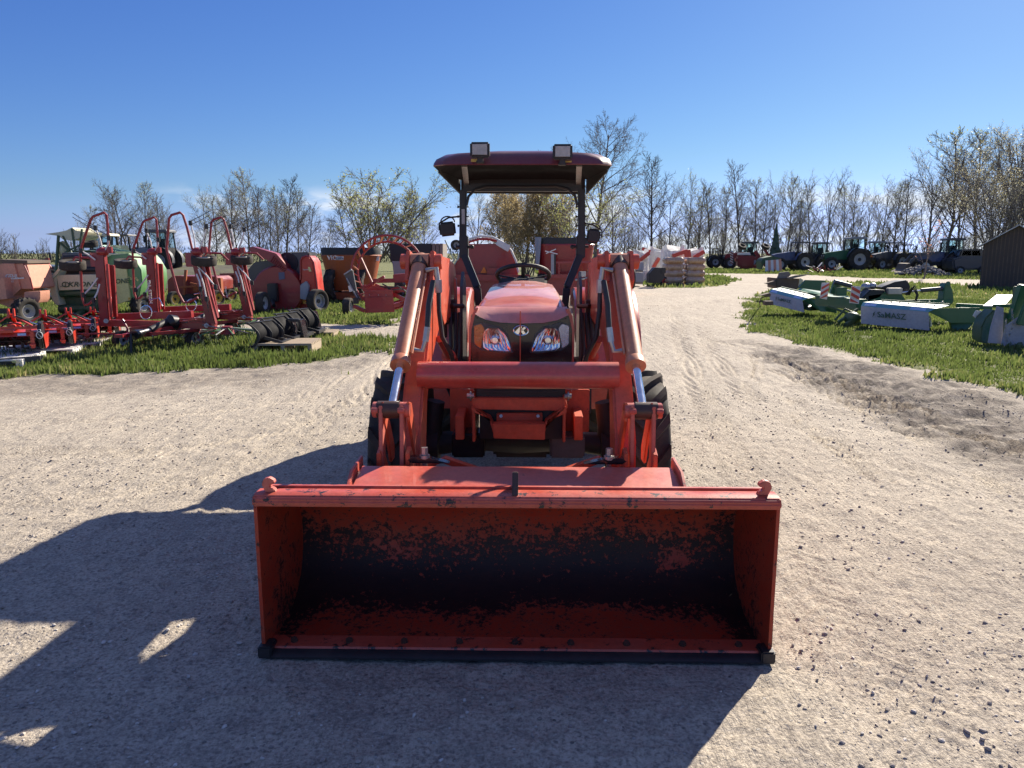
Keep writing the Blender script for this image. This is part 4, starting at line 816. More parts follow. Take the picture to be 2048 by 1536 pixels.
for i, (p, lab) in enumerate(TIL):
    o = tl0 if i == 0 else copy_tree(tl0); o.location = (p.x, p.y, max(.0, p.z - .98) if i else .02); o['label'] = lab; s_ = p.z / .98 if False else 1.0
    z0 = p.z - .98; o.location.z = 0.125; o.scale = (1., 1., (p.z - .125) / .98)
    o.rotation_euler.z = R(24)
pl0 = pallet()
pl_lab = ['weathered pale pallet under the nearest red tiller', 'whitewashed pallet under the second red tiller', 'whitewashed pallet under the third red tiller', 'pale pallet under the rearmost red tiller']
for i, (p, lab) in enumerate(TIL):
    o = pl0 if i == 0 else copy_tree(pl0); o.location = (p.x - .12, p.y - (.75 if i == 0 else .25), 0); o.rotation_euler.z = R(14); o['label'] = pl_lab[i]; o['group'] = 'pallets under the tillers'
fk = Thing('beam', 'dark steel carrier beam lying on the nearest pallet at the left frame edge', 'beam', tuple(gp(20, 738)))
fk.part('channel', MB().prism([at(-60, 722, 10.75), at(80, 712, 11.2), at(80, 722, 11.2), at(-60, 738, 10.75)], (0, .08, 0)), M_['greydk'], .004)
fk.part('emblem', MB().ball(at(30, 723, 10.94) + Vector((0, -.02, 0)), (.035, .008, .022)), M_['yellow']); fk.part('emblem', MB().ball(at(42, 722, 10.98) + Vector((0, -.02, 0)), (.015, .008, .022)), M_['white'])

# ---- folded tedders ---------------------------------------------------------
def tedder():
    Y = 13.3; t = Thing('hay_tedder', 'front folded red hay tedder with tall tube hoops and letters on its frame', 'tedder', (-6.2, 13.3, 0), 0, 'folded red hay tedders')
    pr = lambda n, mb, m='red', b=.004, parent=None: t.part(n, mb, M_[m], b, parent)
    a = lambda x, y, dy=0: at(x, y, Y + dy)
    pr('main_beam', MB().bar(a(200, 645), a(432, 652), .13, .11).bar(a(235, 634, .35), a(385, 628, .35), .12, .12).bar(a(260, 660, -.2), a(420, 640, .1), .09, .09))
    pr('beam_cap', MB().bar(a(325, 640, -.06), a(405, 636, -.06), .09, .02), 'red')
    for (b0, b1, w_, side) in (((213, 648), (201, 508), .17, -1), ((425, 650), (391, 508), .15, 1)):
        m_ = pr('wing_mast', MB().bar(a(*b0), a(*b1), w_, .12, (0, 1, 0)).bar(a(b0[0] + side * -4 + 12, b0[1] - 14, .1), a(b1[0] + 22, b1[1] + 22, .1), w_ * .6, .07, (0, 1, 0)), 'darkred', .012)
        pr('wing_rib', MB().bar(a(b0[0] + 10, b0[1] - 14, -.05), a(b1[0] + 14, b1[1] + 20, -.05), .035, .05, (0, 1, 0)), 'red', .003, m_)
        c = a(b1[0] + 4, b1[1] - 4); pr('rotor_hub', MB().ball(c, (.11, .09, .08)).cyl(c + Vector((.12, 0, -.02)), c + Vector((.12, 0, .09)), .055).box(c + Vector((-.13, 0, -.13)), (.14, .1, .24)), 'red', .01, m_)
        x, y = b1
        arms = [((x + 4, y - 8), (x - 10, y - 52)), ((x + 10, y - 8), (x + 17, y - 32)), ((x - 10, y + 12), (x - 38, y - 6)), ((x - 6, y + 48), (x - 34, y + 82)), ((x - 2, y + 60), (x - 14, y + 92))]
        if side > 0: arms = [((x, y - 8), (x - 10, y - 62)), ((x + 8, y - 10), (x + 22, y - 55)), ((x + 4, y + 24), (x + 40, y + 66)), ((x + 6, y + 30), (x + 22, y + 90)), ((x + 2, y + 40), (x + 10, y + 70))]
        for k, (p, q) in enumerate(arms):
            A_ = pr('tine_arm', MB().tube([a(*p, -.04 * k), a((p[0] + q[0]) / 2 + 2, (p[1] + q[1]) / 2, -.05 * k), a(*q, -.06 * k)], .014, 8), 'white', 0, m_)
            c2 = a(*q, -.06 * k); pr('tine_clamp', MB().box(c2, (.055, .05, .085)), 'black', .008, m_)
            sg = -1 if (side < 0 or k == 0) else 1
            if k in (0, 1): dx, dy = (-46, -26) if side < 0 else ((40, -18) if k else (38, -20))
            elif k == 2: dx, dy = (-8, -4)
            else: dx, dy = (4, 22)
            for j in (-1, 1):
                q0 = (q[0], q[1] + j * 4); pr('spring_tine', MB().tube([a(*q0, -.06 * k), a(q0[0] + dx * .55, q0[1] + dy * .5, -.06 * k - .02), a(q0[0] + dx, q0[1] + dy, -.06 * k)], .0055, 5), 'black', 0, m_)
    pr('guard_hoop', MB().tube([a(*p) for p in [(207, 508), (213, 500), (217, 490), (215, 452), (213, 430), (208, 425), (186, 433), (181, 440), (163, 492), (160, 505), (162, 555), (165, 598), (170, 610), (178, 608), (190, 597)]], .022, 10))
    pr('guard_hoop', MB().tube([a(*p) for p in [(392, 508), (385, 500), (374, 455), (366, 430), (360, 425), (343, 430), (338, 437), (335, 475), (333, 498), (342, 535), (356, 585), (367, 605), (376, 605), (396, 595)]], .022, 10))
    for c in ((145, 530), (408, 521)):
        cc = a(*c); W_ = MB(); tyre(W_, cc, .21, .15, .11, (.1, -.15, 1), 0, n=28); o = pr('folded_wheel', MB().cyl(cc - Vector((0, 0, .06)), cc + Vector((0, 0, .06)), .1), 'rimgrey', .003); t.part('tyre', W_, M_['rubber'], parent=o, smooth=40)
        pr('axle_tube', MB().tube([cc + Vector((.02, 0, .08)), cc + Vector((.06, 0, .13)), cc + Vector((.3, 0, .12)), cc + Vector((.42, 0, 0))], .018, 8), 'red', 0)
    for c, lean in (((390, 686), 0), ((247, 690), .1)):
        g0 = gp(c[0], c[1] + 10); cc = g0 + Vector((0, 0, .17)); o = wheel(t, cc, .17, .13, .09, (.85, -.5, 0), 'rimgrey', side=1, name='ground_wheel')
        pr('wheel_fork', MB().tube([cc + Vector((.09, -.05, 0)), cc + Vector((.10, 0, .2)), cc + Vector((.0, .05, .35))], .02, 8), 'darkred', 0)
    g0 = gp(325, 690, 0); cc = g0 + Vector((0, .3, .15)); wheel(t, cc, .15, .12, .08, (1, -.2, 0), 'red', name='ground_wheel')
    for c in ((300, 672), (392, 672), (455, 668)):
        cc = a(*c, .25); T_ = MB()
        for k in range(12):
            an = 2 * math.pi * k / 12; e = cc + Vector((math.cos(an) * .55, math.sin(an) * .55, .04)); pr('rotor_arm', MB().tube([cc + Vector((0, 0, .12)), e], .012, 6), 'steel' if k % 2 else 'green', 0)
            for j in (-.02, .02): T_.tube([e, e + Vector((j, .02, -.12)), e + Vector((j + .03, .05, -.26))], .0045, 4)
        pr('tine_set', T_, 'dgreen', 0); pr('rotor_pan', MB().cyl(cc, cc + Vector((0, 0, .14)), .13, .09), 'darkred', .006)
    pr('side_tube', MB().cyl(a(90, 668, -.6), a(430, 666, .1), .014, n=8), 'darkred', 0)
    pto = MB().cyl(a(340, 640, -.1), a(300, 660, -.55), .055, n=18); pr('shaft_guard', pto, 'plastic', 0)
    pr('shaft_cone', MB().tube([a(352, 645, -.05), a(342, 644, -.12), a(335, 648, -.18)], [.12, .13, .07], 24), 'black', 0)
    pr('shaft_cone', MB().tube([a(287, 664, -.68), a(276, 668, -.8), a(268, 670, -.9)], [.05, .075, .085], 20), 'blackg', 0); pr('shaft_tube', MB().cyl(a(300, 660, -.55), a(284, 664, -.7), .035), 'steel', 0)
    pr('drawbar', MB().bar(a(360, 652, 0), a(245, 672, -1.0), .07, .06).bar(a(395, 660, 0), a(300, 668, -.7), .06, .05).box(a(240, 672, -1.0), (.14, .12, .05)))
    pr('parking_stand', MB().bar(a(262, 668, -.95), gp(263, 713), .03, .07), 'black'); pr('hose_coil', MB().tube([a(292 + math.cos(k * .55) * 12, 625 + math.sin(k * .55) * 14, -.25 - .004 * k) for k in range(40)], .008, 6).tube([a(300, 600, -.1), a(318, 596, -.2), a(326, 612, -.2)], .01, 6), 'chrome', 0)
    pr('pivot_pin', MB().cyl(a(413, 651, -.09), a(413, 651, -.13), .04), 'steel'); pr('pivot_pin', MB().cyl(a(212, 642, -.09), a(212, 642, -.13), .04), 'steel')
    pr('linkage_rod', MB().cyl(a(405, 650, -.1), a(452, 658, -.3), .012, n=6).cyl(a(318, 648, .1), a(375, 645, -.1), .012, n=6), 'steel', 0)
    return t
td = tedder(); o = copy_tree(td.o); o.location = td.o.location + Vector((.03, 1.78, 0)); o['label'] = 'rear folded red hay tedder, its masts rising right of the front one'
# model letters run down the mast of the rear tedder
lt = MB().text('GA-5700H', .088, at(299, 584, 14.86), (0.03, 0, -1), (1, 0, .03), .003, xs=1.15); x0 = link('mast_lettering', lt.mesh('mast_lettering', M_['white'], (Matrix.Translation(o.location)).inverted()), o)
lt = MB().text('6X', .10, at(427, 629, 14.86), (1, 0, -.02), (0, 0, 1), .003); link('beam_lettering', lt.mesh('beam_lettering', M_['white'], (Matrix.Translation(o.location)).inverted()), o)
lt = MB().text('Gaspardo', .055, at(453, 584, 14.86), (0.12, 0, -1), (1, 0, .12), .003); link('mast_lettering', lt.mesh('mast_lettering', M_['white'], (Matrix.Translation(o.location)).inverted()), o)

# ---- plow blades and quick-attach frames ---------------------------------------
def blade(Y0, px, lab, first=None):
    t = Thing('plow_blade', lab, 'plow blade', tuple(at(px, 690, Y0)), 0, 'black plow blades standing on a pallet')
    z0 = .11; BH = .42 + (Y0 - 12.3) * .04
    arc = []
    for k in range(15):
        u = k / 14; arc.append((math.sin(u * math.pi * .95) * .15 - .06 * u - .05, z0 + u * BH))
    o = at(px + 30, 690, Y0); rows = [[(o.x + x + y * .42, Y0 + y, z) for x, z in arc] for y in (0, .18, .36, .54) for dx in (0,)]
    mb = MB().grid(rows); mb.grid([[(p[0] + .012, p[1], p[2]) for p in r_] for r_ in rows]).grid([rows[0], [(p[0] + .012, p[1], p[2]) for p in rows[0]]]).grid([rows[-1], [(p[0] + .012, p[1], p[2]) for p in rows[-1]]])
    t.part('mouldboard', mb, M_['matt'], 0, smooth=60)
    for y in (-.005, .27, .54):
        xo_ = y * .42; rb = MB().prism([(o.x + x + xo_ + .012, Y0 + y, z) for x, z in arc] + [(o.x + x + xo_ + .04 + .015 * math.sin(i * .22), Y0 + y, z) for i, (x, z) in reversed(list(enumerate(arc)))], (0, .012, 0)); t.part('rib', rb, M_['black'], .002)
    t.part('cutting_strip', MB().bar((o.x + arc[0][0], Y0, z0), (o.x + arc[0][0] + .23, Y0 + .55, z0), .03, .10), M_['grease'], .002)
    t.part('top_lip', MB().bar((o.x + arc[-1][0], Y0, z0 + BH), (o.x + arc[-1][0] + .23, Y0 + .55, z0 + BH), .06, .012), M_['black'], .002)
    t.part('push_frame', MB().bar((o.x + .02, Y0 + .15, z0 + .2), (o.x + .42, Y0 + .2, z0 + .08), .05, .05).bar((o.x + .02, Y0 + .5, z0 + .2), (o.x + .42, Y0 + .5, z0 + .08), .05, .05).bar((o.x + .42, Y0 + .1, z0 + .08), (o.x + .42, Y0 + .6, z0 + .08), .06, .06), M_['black'], .004)
    return t
blade(12.3, 476, 'nearest black curved plow blade at the left end of the row'); blade(12.9, 503, 'second black plow blade behind the nearest one'); blade(13.5, 531, 'third black plow blade in the middle of the row'); blade(14.1, 558, 'farthest black plow blade at the back of the row')
def qframe(px0, px1, yt, yb, Y, lab, sk=10):
    t = Thing('attachment_frame', lab, 'mounting frame', tuple(at((px0 + px1) / 2, yb, Y)), 0, 'black attachment frames')
    a = lambda x, y, dy=0: at(x, y, Y + dy)
    for x in (px0, px1): t.part('side_upright', MB().prism([a(x, yt), a(x + 5, yt), a(x + 5 + sk, yb), a(x + sk, yb)], (0, .30, 0)), M_['blackg'], .003)
    t.part('top_bar', MB().bar(a(px0, yt, .04), a(px1 + 4, yt + 1, .04), .07, .05), M_['black'], .004); t.part('bottom_shelf', MB().prism([a(px0 + sk, yb), a(px1 + sk + 4, yb - 3), a(px1 + sk + 4, yb - 3, .32), a(px0 + sk, yb, .32)], (0, 0, .025)), M_['blackg'], .003)
    t.part('back_plate', MB().prism([a(px0 + 4, yt + 10, .2), a(px0 + 12, yt + 10, .2), a(px0 + 18, yb - 6, .2), a(px0 + 8, yb - 6, .2)], (0, .02, 0)).prism([a(px0, yb - 16, .2), a(px1 + sk, yb - 18, .2), a(px1 + sk, yb - 3, .2), a(px0 + sk, yb - 2, .2)], (0, .02, 0)), M_['black'], .003)
    t.part('hook_plate', MB().box(a((px0 + px1) / 2 + 3, (yt + yb) / 2, .15), (.05, .04, .07)).box(a((px0 + px1) / 2 + 6, (yt + yb) / 2 + 15, .15), (.06, .04, .05)), M_['steel'], .004)
    return t
qframe(575, 595, 640, 690, 13.4, 'larger black quick-attach frame on the near pallet edge', 12); qframe(600, 622, 624, 668, 15.0, 'black quick-attach frame on the far pallet beside the lane', 12)
pw = pallet(wmat='wood', L_=1.3); pw.scale = (.72, .8, 1.6); pw.location = gp(566, 711); pw.rotation_euler.z = R(3); pw['label'] = 'raw wooden pallet under the black plow blades'; pw['group'] = 'wooden pallets by the plow blades'
o = copy_tree(pw); o.location = gp(630, 680); o.scale = (.55, .6, 1.2); o['label'] = 'small wooden pallet under the far attachment frame'

# ---- salmon forage wagon -----------------------------------------------------------
Y = 18.5; t = Thing('forage_blower', 'faded salmon coloured forage box with a side discharge at the left frame edge', 'forage wagon', tuple(gp(40, 640)))
a = lambda x, y, dy=0: at(x, y, Y + dy)
t.part('body', MB().prism([a(-140, 530), a(53, 527), a(66, 575), a(64, 578), a(40, 578), a(28, 592), a(32, 620), a(-20, 600), a(-140, 600)], (0, .9, 0)), M_['salmon'], .01)
t.part('front_panel', MB().prism([a(3, 527, -.05), a(28, 527, -.05), a(41, 578, -.05), a(26, 592, -.05), a(27, 622, -.05), a(12, 590, -.05)], (0, .05, 0)), M_['salmon'], .004)
t.part('top_rail', MB().prism([a(0, 519, -.02), a(54, 521, -.02), a(55, 527, -.02), a(-140, 528, -.02), a(-140, 520, -.02)], (0, .95, 0)), M_['brown'], .004)
t.part('tool_box', MB().prism([a(48, 584, -.4), a(80, 582, -.4), a(80, 598, -.4), a(76, 606, -.4), a(52, 606, -.4), a(48, 600, -.4)], (0, .4, 0)), M_['salmon'], .01)
t.part('strap', MB().bar(a(47, 527, -.06), a(60, 555, -.06), .03, .02).bar(a(60, 555, -.06), a(66, 580, -.06), .03, .02), M_['darkred'], .002)
t.part('lettering', MB().text('GEHL', .13, a(24, 553, -.06), (1, 0, .02), (0.02, 0, 1), .003).bar(a(10, 558.5, -.055), a(48, 556, -.055), .012, .03).text('1065', .07, a(22, 563, -.06), (1, 0, .02), (0, 0, 1), .003), M_['white'])
wheel(t, gp(55, 648) + Vector((0, 0, .30)), .30, .26, .16, (.9, -.35, 0), 'rimgrey', 14, .02, 1); t.part('axle', MB().bar(a(-40, 622), a(60, 622), .12), M_['brown'], .004)
t.part('chute_panel', MB().prism([a(-60, 575, -.3), a(8, 555, -.3), a(14, 598, -.3), a(-60, 605, -.3)], (0, .3, 0)), M_['salmon'], .006)

# ---- round baler ---------------------------------------------------------------------
Y = 19.5; t = Thing('round_baler', 'cream and green round baler with dark KRONE lettering', 'baler', tuple(gp(190, 640))); a = lambda x, y, dy=0: at(x, y, Y + dy)
t.part('front_cover', MB().prism([a(112, 550), a(200, 549), a(200, 577), a(118, 581)], (0, .2, 0)), M_['cream'], .012)
t.part('side_frame', MB().prism([a(97, 558, -.05), a(121, 532, -.05), a(126, 533, -.05), a(112, 554, -.05), a(112, 580, -.05), a(121, 610, -.05), a(112, 610, -.05), a(104, 600, -.05)], (0, .35, 0)), M_['cream'], .008)
t.part('side_trim', MB().bar(a(106, 556, -.08), a(127, 532, -.08), .06, .04), M_['lgreen'], .004)
t.part('pickup_housing', MB().prism([a(116, 582, .2), a(200, 580, .2), a(205, 625, .2), a(120, 625, .2)], (0, .8, 0)), M_['dgreen'], .01)
t.part('pickup_roller', MB().cyl(a(118, 588, .1), a(195, 586, .1), .09).cyl(a(120, 618, .1), a(195, 617, .1), .10), M_['dgreen'], 0)
t.part('upper_frame', MB().prism([a(124, 505, .4), a(212, 508, .4), a(206, 550, .4), a(116, 550, .4)], (0, 1.1, 0)), M_['greydk'], .012)
bd = t.part('bale_chamber', MB().prism([a(x, y, .5) for x, y in [(205, 520), (222, 510), (258, 507), (270, 520), (282, 540), (284, 562), (279, 590), (268, 606), (248, 604), (218, 608)]], (0, 1.5, 0)), M_['green'], .02)
t.part('side_door', MB().prism([a(226, 533, .44), a(251, 529, .44), a(261, 600, .44), a(236, 608, .44)], (0, .06, 0)).prism([a(215, 533, .46), a(226, 533, .46), a(236, 608, .46), a(222, 608, .46)], (0, .05, 0)), M_['yellow'], .004)
t.part('lettering', MB().text('KRONE', .175, a(164, 569, -.012), (1, 0, 0), (.0, 0, 1), .004, shear=.3, xs=1.25).text('KRONE', .17, a(236, 563, .43), (1, .0, .05), (0, 0, 1), .004, shear=.1, xs=1.0), M_['dgreen'])
t.part('emblem', MB().tube([a(131, 569, -.015) + Vector((math.cos(k * .3) * .085, 0, math.sin(k * .3) * .06)) for k in range(21)], .011, 6, closed=True).bar(a(131, 566, -.015), a(131, 572, -.015), .016, .01).bar(a(120, 573, -.015), a(132, 572, -.015), .01, .01), M_['dgreen'])
t.part('lettering', MB().text('Vario', .14, a(264, 556, .48), (1, 0, .04), (-.1, 0, 1), .004, xs=.9).text('Pack', .14, a(264, 573, .48), (1, 0, .04), (-.1, 0, 1), .004, xs=.9).ball(a(275, 560, .49), (.03, .01, .03)).ball(a(270, 579, .49), (.03, .01, .02)).ball(a(272, 584, .49), (.02, .01, .02)), M_['yellow'])
t.part('sticker', MB().prism([a(256, 595, .435), a(261, 595, .435), a(261, 599, .435), a(256, 599, .435)], (0, .004, 0)), M_['rimyel'])
for px in (262, 118): wheel(t, gp(px, 636) + Vector((0, .6, .28)), .28, .26, .14, (1, -.35, 0), 'rimgrey', 12, .02)
t.part('drawbar', MB().bar(a(170, 622, .3), a(140, 640, -1.2), .14, .12), M_['dgreen'], .01)
t.part('top_belt_roller', MB().cyl(a(128, 515, .3), a(205, 513, .3), .07).cyl(a(126, 540, .3), a(205, 538, .3), .06), M_['plastic'])

# ---- combine header style rig with a sun shade (behind the baler) --------------------------
Y = 27; t = Thing('sprayer_rig', 'green harvesting rig with raised finger arms and a tattered cream sun shade', 'farm rig', tuple(gp(150, 560))); a = lambda x, y, dy=0: at(x, y, Y + dy)
t.part('shade_sheet', MB().prism([a(90, 468), a(118, 464), a(132, 461), a(144, 455), a(152, 461), a(168, 464), a(166, 470), a(156, 478), a(140, 481), (a(126, 479)), a(117, 472)], (0, 1.2, 0)), M_['cream'], .0)
t.part('shade_post', MB().cyl(a(117, 471), a(112, 545), .05).cyl(a(166, 470, 1), a(166, 540, 1), .04), M_['dgreen'])
for k, (p, q) in enumerate([((126, 472), (146, 512)), ((144, 457), (152, 512)), ((164, 458), (158, 512)), ((136, 500), (120, 485)), ((160, 490), (130, 505))]): t.part('finger_arm', MB().bar(a(*p), a(*q), .07, .05), M_['dgreen'], .004)
for k in range(16): t.part('spring_finger', MB().tube([a(150, 459 + k * 2.6, .1), a(172, 458 + k * 2.8, .1), a(205, 463 + k * 2.9, .1)], .008, 4), M_['greydk'])
t.part('cab_frame', MB().prism([a(120, 500, .3), a(230, 503, .3), a(232, 545, .3), a(118, 545, .3)], (0, 1.6, 0)), M_['dgreen'], .02)
t.part('cab_glass', MB().prism([a(200, 490, .3), a(222, 490, .3), a(226, 503, .3), a(198, 503, .3)], (0, 1.2, 0)), M_['glass'])
t.part('spare_tyre', tyre(MB(), a(180, 488, .2), .26, .2, .13, (0, -.2, 1), n=28), M_['rubber'], smooth=40)
t.part('straw_bundle', MB().ball(a(127, 498, .2), (.22, .2, .28), 9, 6), M_['cream'])

# ---- red loader tractor on the bank, far left ------------------------------------------------
Y = 34; t = Thing('old_loader', 'old blue tractor with a red loader frame parked on the bank at left', 'tractor', tuple(at(84, 552, Y))); a = lambda x, y, dy=0: at(x, y, Y + dy)
t.part('body', MB().prism([a(58, 534), a(70, 530), a(110, 533), a(112, 550), a(60, 552)], (0, 1.4, 0)), M_['greydk'], .03)
t.part('loader_frame', MB().bar(a(67, 540), a(68, 518), .14, .1).bar(a(68, 522), a(94, 524), .10, .1).bar(a(94, 516), a(97, 543), .16, .1).bar(a(94, 526), a(112, 548), .10, .1).bar(a(70, 530), a(92, 545), .08, .08), M_['darkred'], .01)
t.part('front_panel', MB().prism([a(70, 535, -.1), a(78, 535, -.1), a(80, 546, -.1), a(69, 546, -.1)], (0, .1, 0)), M_['grey'], .01)
t.part('exhaust', MB().cyl(a(102, 520), a(99, 505), .05), M_['black'])
for px in (72, 104): wheel(t, at(px, 552, Y - .1), .28, .2, .14, (.8, -.6, 0), 'grey', 0)

# ---- red bale processor --------------------------------------------------------------------
Y = 21.5; t = Thing('bale_processor', 'red bale shredder with a black hopper and a raised discharge chute', 'bale shredder', tuple(gp(570, 628))); a = lambda x, y, dy=0: at(x, y, Y + dy)
t.part('fan_housing', MB().lathe([(.02, -.12), (.66, -.12), (.70, -.06), (.70, .34), (.02, .34)], a(557, 582, .0), (0, 1, 0), 40), M_['red'], .0)
t.part('lower_body', MB().prism([a(506, 560, .1), a(600, 560, .1), a(606, 600, .1), a(585, 628, .1), a(550, 632, .1), a(520, 622, .1)], (0, .5, 0)), M_['darkred'], .02)
t.part('side_disc', MB().lathe([(.02, 0), (.36, 0), (.38, .03), (.38, .1), (.02, .1)], a(524, 583, -.10), (0, 1, 0), 32), M_['red'], 0)
t.part('hopper', MB().prism([a(487, 550, .3), a(508, 524, .3), a(540, 520, .3), (a(580, 505, .3)), a(618, 504, .3), a(622, 560, .3), a(600, 570, .3), a(500, 595, .3), a(489, 580, .3)], (0, .9, 0)), M_['greydk'], .03)
t.part('hopper_lid', MB().cyl(a(575, 526, .3), a(600, 524, 1.2), .30, n=24), M_['rubbertop'], 0)
sh = t.part('side_hood', MB().prism([a(x, y, -.1) for x, y in [(601, 560), (601, 520), (605, 513), (612, 511), (620, 513), (627, 524), (632, 560), (636, 590), (608, 605), (603, 580)]], (0, .8, 0)), M_['red2'], .04)
t.part('hood_edge', MB().tube([a(x, y, -.12) for x, y in [(601, 560), (601, 521), (605, 514), (612, 512), (620, 514), (627, 525), (633, 565), (637, 600)]], .025, 8), M_['red'], 0, sh)
t.part('emblem', MB().prism([a(616, 534, -.11), (a(620, 534, -.11)), a(623, 543, -.11), a(618, 543, -.11)], (0, -.006, 0)), M_['yellow'], 0, sh)
t.part('lettering', MB().text('SuperIor', .05, a(612, 539, -.11), ext=.003), M_['white'], 0, sh)
t.part('drive_box', MB().prism([a(600, 570, -.22), a(612, 562, -.22), a(618, 572, -.22), a(614, 600, -.22), a(600, 598, -.22)], (0, .15, 0)), M_['grey'], .015)
ch = t.part('discharge_chute', MB().prism([a(497, 495, -.1), a(504, 493, -.1), a(552, 507, -.1), a(572, 530, -.1), a(577, 545, -.1), a(562, 538, -.1), a(545, 526, -.1), a(500, 504, -.1)], (0, .4, 0)), M_['red'], .015)
lk = MB()
for k in range(9): lk.tube([a(548 + k * 3, 512 + k * 3.4, -.12), a(540 + k * 3.4, 524 + k * 2.4, -.12)], .02, 6)
t.part('chute_link', lk, M_['darkred'], 0, ch)
t.part('gearbox', MB().box(a(546, 585, -.25), (.26, .2, .5)).cyl(a(545, 600, -.3), a(548, 612, -.6), .05), M_['black'], .02)
t.part('decal', MB().prism([a(557, 545, -.13), a(569, 544, -.13), a(570, 558, -.13), a(558, 560, -.13)], (0, -.005, 0)), M_['blue']); t.part('decal', MB().prism([a(530, 550, -.11), a(535, 550, -.11), a(535, 561, -.11), a(530, 561, -.11)], (0, -.005, 0)), M_['rimyel'])
t.part('hitch', MB().bar(a(548, 620, -.2), a(538, 632, -.9), .08).bar(a(530, 610, -.2), a(538, 632, -.9), .06).cyl(a(533, 600, -.3), a(540, 616, -.6), .03), M_['red'], .005)
t.part('axle_beam', MB().bar(a(600, 612, .2), a(640, 612, .2), .14), M_['red2'], .01)
wheel(t, gp(636, 626) + Vector((0, 0, .33)), .33, .26, .19, (.9, -.5, 0), 'rimgrey', 0, side=-1); wheel(t, gp(519, 632) + Vector((0, .3, .32)), .30, .22, .17, (1, -.1, 0), 'rimgrey', 0)

# ---- rusty orange vertical mixer -----------------------------------------------------------------
def mixer(name, lab, Y, cx, top, mid, bot, rt, rb, body, ext='rubbertop', ry=.8, wheels=(), extra=None):
    c = at(cx, bot, Y); t = Thing(name, lab, 'feed mixer', (c.x, Y + rt * ry * PX(Y), 0))
    zt, zm, zb = at(cx, top, Y).z, at(cx, mid, Y).z, at(cx, bot, Y).z; Rt, Rb = rt * PX(Y), rb * PX(Y); cy = Y + Rt * ry
    def ring(Rx, z, n=48): return [Vector((c.x + Rx * math.copysign(abs(math.cos(k * 2 * math.pi / n)) ** .8, math.cos(k * 2 * math.pi / n)), cy + Rx * ry * math.sin(k * 2 * math.pi / n), z)) for k in range(n)]
    t.part('tub', MB().grid([ring(Rb, zb), ring(Rb + (Rt - Rb) * .5, (zb + zm) / 2), ring(Rt * .99, zm), ring(Rt * .97, zm), ring(Rb * .9, zb + .1)], True).prism(ring(Rb, zb), (0, 0, .03)), M_[body], 0, smooth=50)
    t.part('rim_band', MB().grid([ring(Rt * 1.015, zm - .03), ring(Rt * 1.02, zm), ring(Rt * .99, zm + .02)], True), M_[body], 0, smooth=50)
    t.part('top_extension', MB().grid([ring(Rt * .985, zm), ring(Rt * 1.0, (zm + zt) / 2), ring(Rt * .985, zt), ring(Rt * .97, zt), ring(Rt * .96, zm)], True), M_[ext], 0, smooth=50)
    t.part('chassis', MB().bx(c.x - Rb, c.x + Rb, cy - Rb * ry, cy + Rb * ry, zb - .30, zb - .06), M_[body], .02)
    for px, r_, ax in wheels: wheel(t, Vector((at(px, 600, Y).x, Y + .3, r_)), r_, .32, r_ * .55, ax, 'grey', 12, .02)
    return t, (c, cy, zt, zm, zb, Rt, Rb)
t, q = mixer('feed_mixer', 'weathered rusty orange tapered feed mixer with a black rubber top', 25.5, 695, 495, 511, 582, 60, 44, 'rust', wheels=((662, .55, (1, -.1, 0)), (722, .55, (1, -.1, 0))))
t.part('lettering', MB().text('VIC', .20, at(664, 516, 25.1), ext=.004), M_['white']); bxp = MB().prism([at(x, y, 25.12) for x, y in [(671, 512.5), (687, 513), (687, 520), (671, 520)]], (0, .01, 0)); t.part('name_plate', bxp, M_['white']); t.part('lettering', MB().text('ESIN', .13, at(679, 516.4, 25.09), ext=.004), M_['blue'])
t.part('decal', MB().bx(at(744, 513, 25.6).x, at(754, 513, 25.6).x, 26.0, 26.02, at(744, 522, 25.6).z, at(744, 512, 25.6).z), M_['white'])
t.part('drawbar', MB().bar(at(700, 596, 25.2), at(760, 598, 25.2), .16), M_['rust'], .01)

# ---- rotary ring rake with board and push plate ---------------------------------------------------
Y = 18.2; t = Thing('bale_wrapper', 'dark red ring machine with a tall tube hoop and a plain red push plate', 'ring machine', tuple(gp(760, 632))); a = lambda x, y, dy=0: at(x, y, Y + dy)
for rr, dy in ((.0, 0), (-.14, .22)):
    t.part('ring_hoop', MB().tube([a(776, 545, dy) + Vector((math.cos(k * 2 * math.pi / 60) * (.86 + rr), .1 * math.sin(k), math.sin(k * 2 * math.pi / 60) * (.86 + rr))) if False else a(776, 545, dy) + Vector((math.cos(k * 2 * math.pi / 60) * (.86 + rr), 0, math.sin(k * 2 * math.pi / 60) * (.86 + rr))) for k in range(60)], .026, 10, closed=True), M_['red'], 0)
for k in range(0, 60, 2):
    an = k * 2 * math.pi / 60; c1 = a(776, 545) + Vector((math.cos(an) * .86, 0, math.sin(an) * .86)); c2 = a(776, 545, .22) + Vector((math.cos(an + .12) * .72, 0, math.sin(an + .12) * .72)); t.part('ring_link', MB().bar(c1, c2, .05, .02), M_['red' if k % 4 else 'salmon'], .003)
t.part('push_plate', MB().prism([a(728, 582, -.5), a(785, 580, -.5), a(789, 624, -.5), a(731, 626, -.5)], (0, .03, 0)).bar(a(729, 583, -.5), a(785, 581, -.5), .05, .05).bar(a(730, 596, -.52), a(786, 595, -.52), .02, .03), M_['red'], .006)
for px in (739, 757, 772): t.part('rivet', MB().ball(a(px, 590, -.52), .012, 8, 5), M_['steel'])
